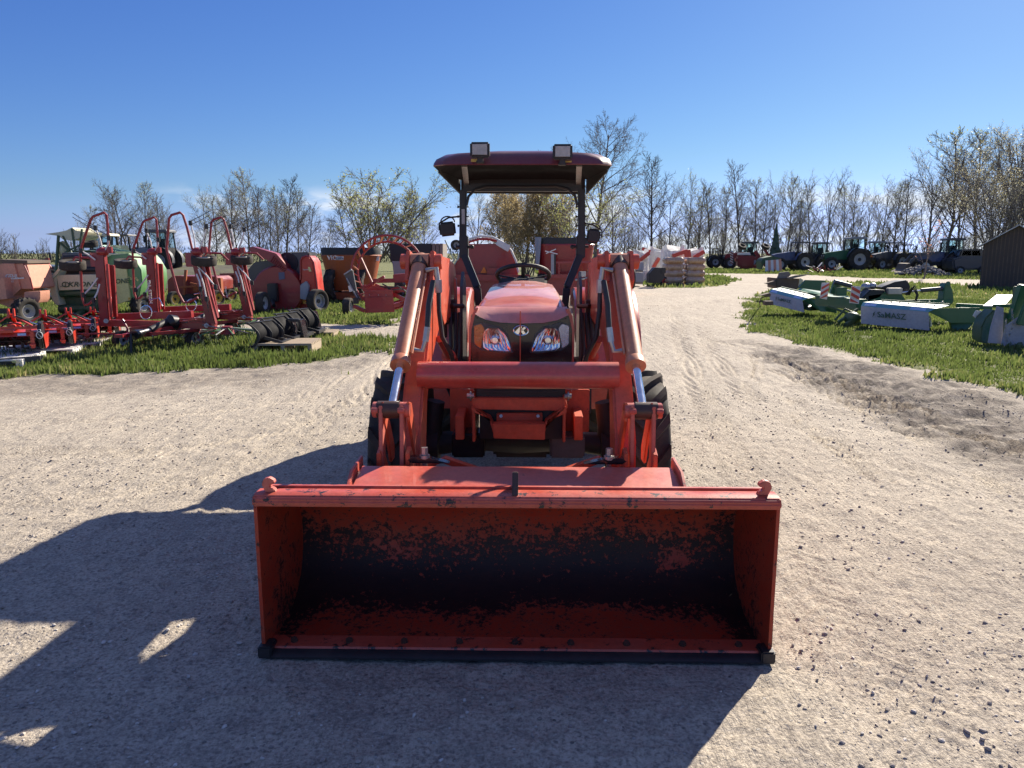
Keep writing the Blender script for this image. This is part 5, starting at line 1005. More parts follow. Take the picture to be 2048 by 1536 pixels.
t.part('side_board', MB().prism([a(688, 548, -.2), a(702, 539, -.2), (a(705, 541, -.2)), a(714, 588, -.2), a(722, 600, -.2), a(712, 596, -.2), a(696, 570, -.2)], (0, .10, 0)), M_['greydk'], .008); t.part('board_edge', MB().bar(a(688, 549, -.24), a(703, 539, -.24), .04, .03).bar(a(693, 556, -.24), a(716, 598, -.24), .03, .02), M_['grey'], .003)
t.part('light_cluster', MB().bx(a(712, 595).x, a(722, 595).x, Y - .35, Y - .25, a(712, 606).z, a(712, 594).z), M_['plastic'], .01)
t.part('decal', MB().prism([a(696, 572, -.21), a(702, 570, -.21), a(706, 582, -.21), a(699, 584, -.21)], (0, -.004, 0)), M_['white'])
t.part('diagonal_brace', MB().bar(a(721, 513, -.1), a(747, 570, -.3), .035).bar(a(730, 575, -.2), a(769, 553, -.3), .06), M_['red'], .005)
t.part('base_frame', MB().bar(a(725, 575), a(830, 580), .12).bar(a(740, 562, .4), a(840, 560, .4), .10).bar(a(745, 620, -.3), a(840, 600, .3), .10).prism([a(786, 549, .3), a(812, 547, .3), a(830, 560, .3), a(786, 564, .3)], (0, .4, 0)).bar(a(750, 570, -.1), a(835, 612, -.1), .09).bar(a(790, 585, .1), a(830, 572, .1), .08).bar(a(708, 612, -.3), a(730, 622, -.4), .08), M_['red'], .008)
t.part('hose_bundle', MB().tube([a(765, 568, -.4), a(780, 576, -.5), a(795, 572, -.4), a(815, 584, -.3)], .018, 6).tube([a(760, 572, -.4), a(785, 580, -.5), a(805, 578, -.4), a(820, 590, -.3)], .015, 6), M_['plastic'])
wheel(t, gp(697, 632) + Vector((0, 0, .24)), .24, .20, .13, (1, -.1, 0), 'grey', 0)

# ---- grey box mixer behind ----------------------------------------------------------------------------
Y = 29; t = Thing('box_mixer', 'grey feed box with tall black side extensions and weathered end boards', 'feed box', tuple(gp(830, 592))); a = lambda x, y, dy=0: at(x, y, Y + dy)
t.part('box', MB().prism([a(784, 522), a(900, 521), a(890, 570), a(790, 570)], (0, 2, 0)), M_['grey'], .02); t.part('side_extension', MB().prism([a(779, 488), a(863, 487), a(863, 522), a(781, 522)], (0, 2, 0)), M_['rubbertop'], .01)
for k in range(3): t.part('end_board', MB().prism([a(864 + k * 7.5, 487), a(870.6 + k * 7.5, 487), a(870.6 + k * 7.5, 519), a(864 + k * 7.5, 519)], (0, 2, 0)), M_['oldwood'], .008)
wheel(t, at(800, 590, Y) * 1 + Vector((0, 0, .2)), .5, .3, .25, (1, 0, 0), 'grey')

# ---- old implements between the baler and the shredder ----------------------------------
Y = 25; t = Thing('old_baler', 'old rusty red square baler with yellow wheels seen between the tedder masts', 'baler', tuple(gp(400, 612))); a = lambda x, y, dy=0: at(x, y, Y + dy)
t.part('body', MB().prism([a(335, 560), a(345, 552), a(432, 553), a(440, 560), a(440, 580), a(400, 590), a(335, 592)], (0, 1.2, 0)), M_['darkred'], .02)
t.part('pickup', MB().prism([a(345, 590, -.2), a(385, 588, -.2), a(388, 600, -.2), a(345, 602, -.2)], (0, .6, 0)).cyl(a(340, 604, -.3), a(395, 602, -.3), .10), M_['black'], .01)
t.part('orange_panel', MB().prism([a(387, 572, -.2), a(401, 562, -.2), a(402, 574, -.2), a(394, 584, -.2), a(386, 582, -.2)], (0, .2, 0)).prism([a(432, 556, -.1), a(441, 556, -.1), a(444, 596, -.1), a(436, 596, -.1)], (0, .2, 0)), M_['rust'], .01)
t.part('tie_bar', MB().bar(a(380, 566, -.3), a(440, 580, -.3), .05).bar(a(350, 575, -.3), a(395, 572, -.3), .06).bar(a(372, 540, -.1), a(368, 590, -.2), .08), M_['rust'], .004)
wheel(t, gp(436, 611) + Vector((0, 0, .24)), .24, .18, .14, (1, -.5, 0), 'rimyel'); wheel(t, gp(453, 606) + Vector((0, .4, .22)), .22, .16, .12, (1, -.5, 0), 'rimyel'); wheel(t, gp(350, 614) + Vector((0, 0, .24)), .24, .18, .14, (1, -.5, 0), 'rimyel')
Y = 30; t = Thing('flat_wagon', 'low dark red implement wagon left of the bale shredder', 'wagon', tuple(gp(470, 596))); a = lambda x, y, dy=0: at(x, y, Y + dy)
t.part('bed', MB().prism([a(440, 549), a(505, 547), a(505, 574), a(440, 576)], (0, 2, 0)), M_['darkred'], .02); t.part('side_rail', MB().bar(a(440, 549, -.05), a(505, 547, -.05), .08).bar(a(462, 549, -.05), a(462, 576, -.05), .07).bar(a(485, 549, -.05), a(485, 575, -.05), .07), M_['red'], .005)
for px in (455, 492): wheel(t, gp(px, 594) + Vector((0, 0, .3)), .3, .2, .16, (1, -.5, 0), 'grey')
Y = 24; t = Thing('scrap_heap', 'heap of dark scrap metal and pale bars between the salmon box and the baler', 'scrap heap', tuple(gp(85, 612))); rr = random.Random(8)
for k in range(30):
    p = at(68 + rr.random() * 38, 606, Y + rr.random() * 3); p.z = rr.random() * .55; q_ = p + Vector((rr.uniform(-.6, .6), rr.uniform(-.5, .5), rr.uniform(-.15, .3))); t.part('scrap_bar', MB().bar(p, q_, rr.uniform(.03, .14), .05), M_[rr.choice(['white', 'black', 'greydk', 'dgreen', 'darkred', 'lgreen', 'black'])], .003)
# ================================================================ machines straight behind the tractor
Y = 25; t = Thing('forage_tub', 'dark red round tub machine with a white hoop and an orange triangle', 'feed tub', tuple(gp(970, 600))); a = lambda x, y, dy=0: at(x, y, Y + dy)
t.part('tub', MB().prism([a(x, y) for x, y in [(905, 600), (900, 540), (925, 500), (932, 488), (1010, 487), (1022, 500), (1036, 540), (1036, 600)]], (0, 2.2, 0)), M_['red'], .05)
t.part('top_hoop', MB().tube([a(x, y, .2) for x, y in [(925, 497), (940, 483), (958, 478), (975, 478), (995, 482), (1015, 497), (1030, 520)]], .04, 8), M_['darkred'])
t.part('white_hoop', MB().tube([a(x, y, -.1) for x, y in [(915, 520), (925, 492), (940, 478), (960, 472), (985, 474), (1005, 484), (1022, 500), (1032, 522), (1037, 545)]], .035, 8), M_['white'])
t.part('control_box', MB().prism([a(996, 478, -.2), a(1022, 492, -.2), a(1016, 504, -.2), a(991, 489, -.2)], (0, .25, 0)), M_['white'], .02)
t.part('safety_triangle', MB().prism([a(968, 533, -.06), a(974, 546, -.06), a(961, 546, -.06)], (0, -.02, 0)), M_['sm v'], .003)
t.part('lower_frame', MB().bar(a(895, 555, -.3), a(1060, 556, -.3), .14, .2).prism([a(975, 536, -.2), a(1000, 536, -.2), a(1004, 556, -.2), a(973, 556, -.2)], (0, .1, 0)).prism([a(930, 560, -.2), a(1100, 560, -.2), a(1100, 600, -.2), a(930, 600, -.2)], (0, .6, 0)), M_['red'], .01)
t.part('ladder_arm', MB().bar(a(890, 480, -.2), a(908, 520, -.2), .09, .04).bar(a(920, 510, -.2), a(905, 535, -.2), .08, .04).bar(a(896, 535, -.2), a(910, 518, -.2), .05), M_['lgreen'], .004)
wheel(t, a(912, 490, 0), .17, .15, .09, (.3, -1, 0), 'grey'); wheel(t, gp(910, 590) + Vector((0, 0, .5)), .5, .3, .25, (1, -.1, 0), 'grey')
Y = 23.5; t, q = mixer('feed_mixer', 'deep red feed mixer with a black rubber band, right behind the roll bar', Y, 1131, 475, 489, 560, 60, 50, 'red', ry=.6, wheels=((1085, .5, (1, 0, 0)), (1180, .5, (1, 0, 0)))); a = lambda x, y, dy=0: at(x, y, Y + dy)
t.part('side_shade', MB().prism([a(1070, 474, .3), a(1083, 474, .1), a(1078, 540, .1), a(1072, 540, .3)], (0, .2, 0)), M_['grey'], .01)
t.part('guide_post', MB().bar(a(1105, 508, -.3), a(1105, 549, -.3), .09, .06), M_['grey'], .005); t.part('guide_post', MB().bar(a(1110, 508, -.28), a(1110, 549, -.28), .05, .06), M_['black'], .005)
t.part('handle_cross', MB().bar(a(1090, 502, -.3), a(1115, 508, -.3), .03).bar(a(1092, 507, -.3), a(1112, 498, -.3), .03), M_['white'], .004)
t.part('front_frame', MB().bar(a(1112, 525, -.3), a(1190, 524, -.3), .06).bar(a(1118, 525, -.3), a(1118, 548, -.3), .05).bar(a(1090, 553, -.3), a(1200, 551, -.3), .12).bar(a(1196, 498, 0), a(1196, 560, 0), .06).prism([a(1060, 556, -.1), a(1210, 556, -.1), a(1210, 590, -.1), a(1060, 592, -.1)], (0, .5, 0)), M_['red'], .006)
t.part('hydraulic_block', MB().box(a(1165, 548, -.35), (.2, .12, .16)).cyl(a(1150, 560, -.35), a(1175, 556, -.35), .04), M_['steel'], .01); t.part('decal', MB().prism([a(1174, 540, -.02), a(1184, 540, -.02), a(1184, 546, -.02), a(1174, 546, -.02)], (0, -.15, 0)), M_['rimyel'])
Y = 30; t = Thing('red_roof_tractor', 'small tractor with a flat red cab roof showing behind the right loader arm', 'tractor', tuple(gp(1240, 575))); a = lambda x, y, dy=0: at(x, y, Y + dy)
t.part('cab_roof', MB().prism([a(1213, 508), a(1217, 506), a(1258, 506), a(1262, 508), a(1262, 512), a(1213, 512)], (0, 1.2, 0)), M_['red'], .01)
t.part('cab_glass', MB().prism([a(1216, 513), a(1260, 513), a(1262, 545), a(1216, 545)], (0, 1.1, 0)), M_['glass']); t.part('cab_frame', MB().bar(a(1216, 512), a(1216, 550), .06).bar(a(1260, 512), a(1262, 550), .06).bar(a(1232, 512), a(1232, 545), .05), M_['black'], .004)
t.part('body', MB().prism([a(1212, 545), a(1266, 545), a(1266, 572), a(1212, 572)], (0, 2, 0)), M_['red'], .02); [wheel(t, gp(px, 577) + Vector((0, 0, .45)), .45, .3, .22, (1, 0, 0), 'grey') for px in (1218, 1262)]

# ---- shrink-wrapped pallets -------------------------------------------------------------
rs = random.Random(5)
def bag_stack(x0, x1, ytop, ybot, Y, lab):
    t = Thing('bag_pallet', lab, 'bag pallet', tuple(gp((x0 + x1) / 2, ybot)), 0, 'wrapped pallets of feed bags'); w_ = (x1 - x0) * PX(Y); cx = at((x0 + x1) / 2, ybot, Y).x; zt = at(0, ytop, Y).z
    t.part('pallet_base', MB().bx(cx - w_ / 2, cx + w_ / 2, Y, Y + w_, 0, .04).bx(cx - w_ / 2, cx + w_ / 2, Y, Y + w_, .10, .13).bx(cx - .05, cx + .05, Y, Y + w_, .041, .099).bx(cx - w_ / 2, cx - w_ / 2 + .1, Y, Y + w_, .041, .099).bx(cx + w_ / 2 - .1, cx + w_ / 2, Y, Y + w_, .041, .099), M_['wood'])
    n = 4; h = (zt - .13) / n
    for k in range(n):
        mb = MB(); N_ = 40; rows = []
        for j in range(9):
            v = j / 8; b_ = (1 - abs(2 * v - 1) ** 2.6) * .07 - .035; row = []
            for i in range(N_):
                an = 2 * math.pi * i / N_; c_, s_ = math.cos(an), math.sin(an); e = .35; x = math.copysign(abs(c_) ** e, c_); y = math.copysign(abs(s_) ** e, s_); rr = w_ / 2 + b_ + .018 * math.sin(i * 1.9 + k * 2.3) * math.sin(v * 3.1)
                row.append((cx + x * rr, Y + w_ / 2 + y * rr, .13 + h * (k + v) + .01 * math.sin(i + k)))
            rows.append(row)
        mb.grid(rows, True); mb.add(rows[-1], [tuple(range(N_))]); t.part('bag_layer', mb, M_['bag'], 0, smooth=60)
    return t
M_['bag'] = paint('wrapped_bags', (.42, .22, .10), .28, dust=.75, dustcol=(.60, .52, .46), scale=2.2, coat=.6, bump=.4)
bag_stack(1331, 1366, 515, 567, 39.0, 'left stack of film-wrapped tan feed bags by the gravel bend'); bag_stack(1373, 1409, 515, 567, 39.0, 'right stack of film-wrapped tan feed bags by the gravel bend')
def shroud(x0, x1, yt, yb, Y, lab, beams, seed):
    r = random.Random(seed); t = Thing('wrapped_machine', lab, 'wrapped machine', tuple(at((x0 + x1) / 2, yb, Y)), 0, 'machine parts under plastic film'); rows = []
    for j in range(7):
        v = j / 6; row = []
        for i in range(22):
            an = 2 * math.pi * i / 22; c_, s_ = math.cos(an), math.sin(an); x = math.copysign(abs(c_) ** .4, c_); y = math.copysign(abs(s_) ** .4, s_); sh_ = 1 - .16 * v * (1 + .6 * math.sin(i * 1.3 + seed)); w_ = (x1 - x0) / 2 * PX(Y)
            row.append((at((x0 + x1) / 2, yb, Y).x + x * w_ * sh_ + r.uniform(-.03, .03), Y + 1 + y * sh_ * .9 + r.uniform(-.04, .04), at(0, yb, Y).z + (at(0, yt, Y).z - at(0, yb, Y).z) * v * (1 + .10 * math.sin(i * .9 + seed)) + .03 * math.sin(i * 2.1)))
        rows.append(row)
    t.part('plastic_film', MB().grid(rows, True).add(rows[-1], [tuple(range(22))]), M_['film'], 0, smooth=25)
    for p, q_, w_ in beams: t.part('red_beam', MB().bar(at(*p, Y + .05), at(*q_, Y + .05), w_, .2), M_['red2'], .01)
    t.part('frame', MB().bx(at(x0 + 6, 0, Y).x, at(x1 - 6, 0, Y).x, Y + .3, Y + 1.6, at(0, yb, Y).z + .1, at(0, yb, Y).z + .5), M_['darkred'], .02)
    return t
shroud(1262, 1302, 504, 566, 44, 'film-wrapped red machine at the left of the wrapped group', [((1275, 524), (1298, 506), .3)], 1)
shroud(1300, 1334, 498, 560, 46, 'film-wrapped machine in the middle, with a white folded cover', [((1284, 497), (1300, 504), .25), ((1306, 535), (1318, 516), .3)], 2)
shroud(1328, 1372, 496, 566, 42.5, 'film-wrapped red beam machine behind the left bag stack', [((1345, 512), (1374, 502), .3), ((1374, 500), (1376, 516), .35)], 3)
shroud(1370, 1411, 500, 566, 43, 'film-wrapped red beam machine behind the right bag stack', [((1388, 515), (1408, 503), .3)], 4)
for k, (y0, y1, lab) in enumerate(((524, 544, 'upper pale grey crate of the pair beside the loader arm'), (546, 568, 'lower pale grey crate of the pair beside the loader arm'))):
    c = at(1288, y1, 38); t = Thing('crate', lab, 'crate', tuple(c), 0, 'pale stacked crates'); z1, z0 = at(0, y0, 38).z, max(at(0, y1, 38).z, .02)
    t.part('carton', MB().bx(at(1266, 0, 38).x, at(1303, 0, 38).x, 38, 39, z0 + .08, z1), M_['sticker'] if False else M_['canvas'], .02); t.part('skid', MB().bx(at(1268, 0, 38).x, at(1302, 0, 38).x, 38, 39, z0, z0 + .07), M_['wood'], .01)
Y = 36.5; t = Thing('cart', 'small black two-wheeled machine with red wheels before the bag stacks', 'small machine', tuple(gp(1318, 570))); a = lambda x, y, dy=0: at(x, y, Y + dy)
t.part('body', MB().prism([a(1298, 548), (a(1310, 535)), a(1328, 536), a(1330, 556), a(1320, 566), a(1298, 566)], (0, .7, 0)).box(a(1326, 541, .1), (.22, .3, .26)), M_['black'], .02)
for px in (1327,): wheel(t, gp(px, 571) + Vector((0, -.1, .22)), .22, .14, .14, (.3, -1, 0), 'red2')
wheel(t, gp(1303, 569) + Vector((0, .4, .18)), .18, .12, .1, (.3, -1, 0), 'grey')
# ================================================================ right side: mowers, far tractors, shed
def mower(tag_, lab, TLc, TRc, BRc, BLc, BackL, BackR, txt, tsize):
    """disc mower bar: canvas apron, blue band, pale deck, green end plate"""
    tl, tr, br, bl = [at(*c) for c in (TLc, TRc, BRc, BLc)]; t = Thing(tag_, lab, 'mower', ((bl.x + br.x) / 2, (bl.y + br.y) / 2, 0), 0, 'green disc mower units with grey aprons')
    n = 14; rows = []
    nrm = (tr - tl).cross(bl - tl).normalized(); nrm = nrm if nrm.y < 0 else -nrm
    for j in range(9):
        v = j / 8; rows.append([tl.lerp(tr, i / 28).lerp(bl.lerp(br, i / 28), v) + nrm * (.012 * math.sin(i * .9) * v + .008 * math.sin(i * 2.3 + 1) * v) for i in range(29)])
    t.part('canvas_apron', MB().grid(rows), M_['canvas'], 0, smooth=60)
    up = Vector((0, 0, 1)); along = (tr - tl).normalized(); back = Vector((-along.y, along.x, 0)).normalized() * (1 if along.x > 0 else -1)
    back = back if back.y > 0 else -back
    b0, b1 = tl + up * .085 + back * .05, tr + up * .085 + back * .05
    t.part('blue_band', MB().prism([tl, tr, b1 + along * .14, b0 + along * .03], back * .01), M_['blueband'], .002)
    for u0, u1 in ((.04, .22), (.72, .95)): t.part('sticker', MB().prism([(tl.lerp(tr, u)).lerp(b0.lerp(b1, u), w_) - back * .004 - up * .0 for u, w_ in ((u0, .2), (u1, .2), (u1 + .02, .85), (u0 + .03, .85))], back * .003), M_['sticker'])
    c0, c1 = at(*BackL), at(*BackR)
    t.part('top_deck', MB().prism([b0 + along * .03, b1 + along * .14, c1, c0], up * -.02), M_['lgreen'], .003)
    t.part('deck_edge', MB().bar(c0, c1, .05, .06), M_['mgreen'], .006)
    for k in range(8):
        q_ = (b0.lerp(b1, (k + .5) / 8)).lerp(c0.lerp(c1, (k + .5) / 8), .45); t.part('bolt_head', MB().cyl(q_, q_ + up * .03, .018, n=8), M_['steel'])
    lo = MB().prism([tr + along * .0, b1 + along * .14, c1, c1 + up * -.30, br + back * .30 + up * .02, br + back * .02 + up * .05], along * .02)
    t.part('end_plate', MB().prism([tr + back * .03, b1 + along * .14, c1 + along * .55, c1 + along * .6 - up * .32, c1 + along * .35 - up * .34, tr + along * .42 - up * .20 + back * .2], back * .03), M_['mgreen'], .01)
    t.part('under_body', MB().prism([tl - up * .12 + back * .12, tr - up * .12 + back * .12, br + up * .03 + back * .2, bl + up * .03 + back * .2], back * .5), M_['dgreen'], .02)
    if txt:
        f = (br - bl).normalized(); u_ = (tl.lerp(tr, .5) - bl.lerp(br, .5)).normalized(); ctr = tl.lerp(tr, .46).lerp(bl.lerp(br, .46), .42) + nrm * .03
        t.part('lettering', MB().text(txt, tsize, ctr, f, u_, .001, xs=.95), M_['dgreen']); q_ = ctr - f * tsize * 2.15
        t.part('lightning_emblem', MB().prism([q_ + f * a_ + u_ * b_ for a_, b_ in ((-.01, -.07), (.04, .0), (.01, .0), (.06, .08), (.01, .02), (.035, .02))], nrm * .004), M_['dgreen'])
    return t
mA = mower('disc_mower', 'front green mower unit with a grey apron lettered SaMASZ', (1722, 612, 16.6), (1857, 624, 15.9), (1859, 661, 15.8), (1722, 647, 16.5), (1762, 601, 17.1), (1900, 610, 16.6), 'SaMASZ', .17)
mB = mower('disc_mower', 'rear green mower unit with a slanted grey apron, beside the brown scrap', (1538, 584, 20.5), (1605, 601, 19.6), (1609, 625, 19.4), (1541, 608, 20.3), (1562, 575, 21.2), (1635, 592, 20.4), 'SaMASZ', .13)
Y = 18; a = lambda x, y, dy=0: at(x, y, Y + dy)
t = mA
t.part('carrier_beam', MB().bar(at(1912, 611, 17), at(1985, 615, 16.6), .10, .10).prism([at(1872, 622, 16.2), at(1925, 615, 16.4), at(1960, 616, 16.4), at(1945, 650, 16.3), at(1925, 668, 16.2), at(1905, 665, 16.2), at(1900, 640, 16.2)], (0, .08, 0)).bar(at(1920, 615, 16.35), at(1923, 650, 16.3), .05, .05), M_['mgreen'], .01)
for x in (1765, 1779, 1796, 1816, 1838, 1859, 1885): t.part('eye_bolt', MB().lathe([(.018, -.008), (.032, -.008), (.032, .008), (.018, .008)], at(x, 605, 16.9), (0, 1, .1), 14), M_['steel'], 0)
# centre carrier between the two units
t = Thing('mower_carrier', 'green mower carrier frame with two hydraulic rams between the mower units', 'mower carrier', tuple(gp(1780, 640)))
t.part('main_frame', MB().bar(a(1640, 600, 1), a(1725, 610, -.5), .30, .25).prism([a(1735, 590), a(1800, 582), a(1812, 600), a(1800, 625), a(1740, 625)], (0, .5, 0)).bar(a(1810, 605, .2), a(1905, 603, 0), .10, .12), M_['mgreen'], .02)
t.part('rear_shield', MB().prism([at(x, y, 23) for x, y in [(1598, 575), (1611, 560), (1650, 561), (1660, 575), (1655, 590), (1615, 585)]], (0, .1, 0)).prism([a(1605, 577, 3), a(1640, 582, 3), a(1700, 592, 1), a(1690, 600, 1), a(1600, 582, 3)], (0, .2, 0)), M_['mgreen'], .01)
t.part('mast_bracket', MB().prism([a(1885, 605), a(1890, 570), a(1893, 566), a(1900, 567), (a(1906, 582)), a(1908, 604)], (0, .25, 0)).cyl(a(1896, 567, -.03), a(1896, 567, .3), .05), M_['mgreen'], .012)
t.part('ram', MB().cyl(a(1842, 581, .1), a(1888, 577, .1), .05), M_['greydk'], .0); t.part('ram_rod', MB().cyl(a(1795, 586, .1), a(1842, 581, .1), .02), M_['chrome'], 0)
t.part('ram', MB().cyl(a(1668, 563, .3), a(1702, 572, .3), .055), M_['greydk'], 0); t.part('ram_rod', MB().cyl(a(1675, 577, .3), a(1722, 586, .3), .02), M_['white'], 0)
t.part('lift_arm', MB().bar(a(1663, 588, .4), a(1672, 562, .4), .10, .1).bar(a(1672, 566, .4), a(1690, 590, .4), .07, .07).box(a(1680, 583, .3), (.25, .2, .2)), M_['mgreen'], .012)
t.part('black_cover', MB().prism([a(1722, 598), a(1742, 579), a(1772, 580), (a(1760, 596)), a(1726, 606)], (0, .4, 0)).prism([a(1762, 575, .2), a(1790, 564, .2), a(1815, 560, .2), a(1822, 575, .2), a(1815, 590, .2), a(1780, 585, .2)], (0, .4, 0)), M_['black'], .02)
t.part('gearbox', MB().ball(a(1732, 574, .4), (.12, .1, .10)).ball(a(1745, 572, .4), (.1, .1, .08)).box(a(1788, 582, -.05), (.34, .14, .14)), M_['steel'], .015)
for k in range(3): t.part('hose', MB().tube([a(1812 + k * 3, 590, .1), a(1824 + k * 3, 575 - k * 2, .0), a(1834 + k, 590, 0), a(1828 + k, 608, .05)], .018, 6), M_['plastic'])
t.part('warning_board', MB().prism([a(1644, 566, -.9), a(1659, 565, -.9), a(1654, 599, -.9), a(1640, 597, -.9)], (0, .02, 0)), M_['white'], .002)
t.part('warning_board', MB().prism([a(1704, 572, -1.6), a(1722, 573, -1.6), a(1718, 608, -1.6), a(1699, 606, -1.6)], (0, .02, 0)), M_['white'], .002)
for (x0, y0, x1, y1, dx, dy_, Yo) in ((1645, 566, 1640, 597, 14.5, 0, -.92), (1704.5, 572.5, 1699.5, 606, 17.5, .5, -1.62)):
    for k in range(3):
        u0, u1 = k * .36 + .10, k * .36 + .28; f_ = lambda u, s_: a(x0 + (x1 - x0) * u + dx * s_, y0 + (y1 - y0) * u + dy_ * s_, Yo)
        sgn = 1 if Yo > -1 else -1
        if sgn > 0: q_ = [f_(min(1, u0 + .16), 0), f_(min(1, u1 + .16), 0), f_(max(0, u1 - .14), 1), f_(max(0, u0 - .14), 1)]
        else: q_ = [f_(max(0, u0 - .10), 0), f_(max(0, u1 - .10), 0), f_(min(1, u1 + .16), 1), f_(min(1, u0 + .16), 1)]
        t.part('red_stripe', MB().prism(q_, (0, .004, 0)), M_['red2'])
t.part('ground_tangle', MB().tube([a(1655, 612, -.5), a(1690, 625, -.7), a(1720, 640, -.8)], .03, 6).tube([a(1670, 640, -.9), a(1690, 618, -.8), a(1712, 628, -1)], .03, 6).bar(a(1676, 645, -1.1), a(1716, 618, -.9), .06).bar(a(1690, 650, -1.2), a(1724, 632, -1), .08).ball(a(1704, 636, -1), (.2, .15, .14), 8, 6), M_['dgreen'], .03)
# folded mower at the right frame edge
Y = 13.6; a = lambda x, y, dy=0: at(x, y, Y + dy)
t = Thing('folded_mower', 'folded green mower with pale plastic curtains and a hanging chain at the right frame edge', 'mower', tuple(gp(2020, 695)), 0)
t.part('white_curtain', MB().prism([a(1995, 612, 0), a(2008, 616, 0), a(2006, 688, -.2), a(1977, 686, -.2), a(1982, 655, -.1)], (0, .03, 0)).prism([a(2012, 652, -.3), a(2050, 625, -.3), a(2130, 600, -.3), a(2130, 700, -.3), a(2003, 692, -.3)], (0, .03, 0)), M_['canvas'], .004)
t.part('top_panel', MB().prism([a(1966, 611, .8), a(1993, 589, 1.2), a(2028, 589, 1.2), a(2008, 612, .5)], (0, 0, -.02)).prism([a(1946, 632, .4), a(1952, 621, .4), a(1967, 622, .4), a(1963, 644, .4)], (0, .02, 0)), M_['white'], .003)
t.part('side_shell', MB().prism([a(1963, 655, .1), a(1972, 635, .1), a(1990, 618, .1), a(1996, 630, .05), a(1985, 665, .0), a(1976, 690, -.1), a(1962, 682, .1)], (0, .3, 0)), M_['dgreen'], .02)
t.part('frame_arm', MB().bar(a(2050, 570, -.2), a(2028, 640, -.1), .20, .14).bar(a(2075, 560, -.4), a(2040, 650, -.35), .12, .12).bar(a(1985, 612, .1), a(2040, 611, .1), .06, .06), M_['mgreen'], .015)
t.part('black_box', MB().box(a(2040, 590, .2), (.16, .2, .3)).prism([a(2010, 624, -.05), a(2024, 630, -.05), a(2022, 680, -.15), a(2009, 670, -.1)], (0, .05, 0)), M_['dgreen'], .01)
for j, (c0, c1, c2) in enumerate((((2024, 620), (2026, 650), (2014, 682)), ((2012, 640), (2010, 665), (2014, 682)))):
    for k in range(13):
        u = k / 12; p = a(*c0, -.3).lerp(a(*c1, -.3), min(1, u * 2)) if u < .5 else a(*c1, -.3).lerp(a(*c2, -.3), u * 2 - 1)
        t.part('chain_link', MB().tube([p + Vector((math.cos(q) * .012, math.sin(q) * .012 * (k % 2), math.sin(q) * .024 - .0)) for q in [2 * math.pi * i / 10 for i in range(10)]], .0045, 5, closed=True), M_['steel'], 0)
t.part('support_leg', MB().bar(a(1990, 660, .3), gp(1990, 690), .05).bar(a(2040, 660, .3), gp(2040, 700), .06), M_['dgreen'], .004)
# brown scrap attachment
Y = 26; a = lambda x, y, dy=0: at(x, y, Y + dy)
t = Thing('rusty_bucket', 'brown rusty bucket with boards lying across it at the road edge', 'bucket', tuple(gp(1575, 582)))
t.part('box', MB().prism([a(1551, 556), a(1600, 557), a(1602, 574), (a(1590, 580)), a(1552, 577)], (0, .9, 0)), M_['brown'], .02); t.part('tapered_plate', MB().prism([a(1531, 567, -.1), a(1552, 561, -.1), a(1552, 573, -.1)], (0, .2, 0)), M_['brown'], .004)
t.part('slanted_board', MB().prism([a(1555, 557, .1), a(1560, 545, .1), a(1578, 543, .1), a(1582, 550, .1), a(1575, 556, .1)], (0, .1, 0)).prism([a(1572, 556, -.1), a(1590, 551, -.1), a(1621, 548, -.1), a(1608, 552, -.1), a(1580, 558, -.1)], (0, .06, 0)), M_['oldwood'], .004)
t.part('pale_strip', MB().prism([a(1600, 556, -.05), a(1607, 560, -.05), a(1597, 572, -.05)], (0, .03, 0)), M_['cream'], 0)
Y = 18.6; a = lambda x, y, dy=0: at(x, y, Y + dy)
t = Thing('scrap_plate', 'small dark scrap plate on bent legs left of the rear mower apron', 'scrap', tuple(gp(1535, 615)))
t.part('plate', MB().prism([a(1521, 591), a(1540, 586), a(1542, 590), a(1540, 594)], (0, .2, 0)), M_['brown']); t.part('bent_leg', MB().tube([a(1540, 592, .1), a(1523, 595, .1), a(1519, 605, .1), gp(1521, 612)], .015, 6), M_['brown']); t.part('block', MB().box(a(1536, 606, .1), (.2, .2, .1)), M_['brown'], .01)

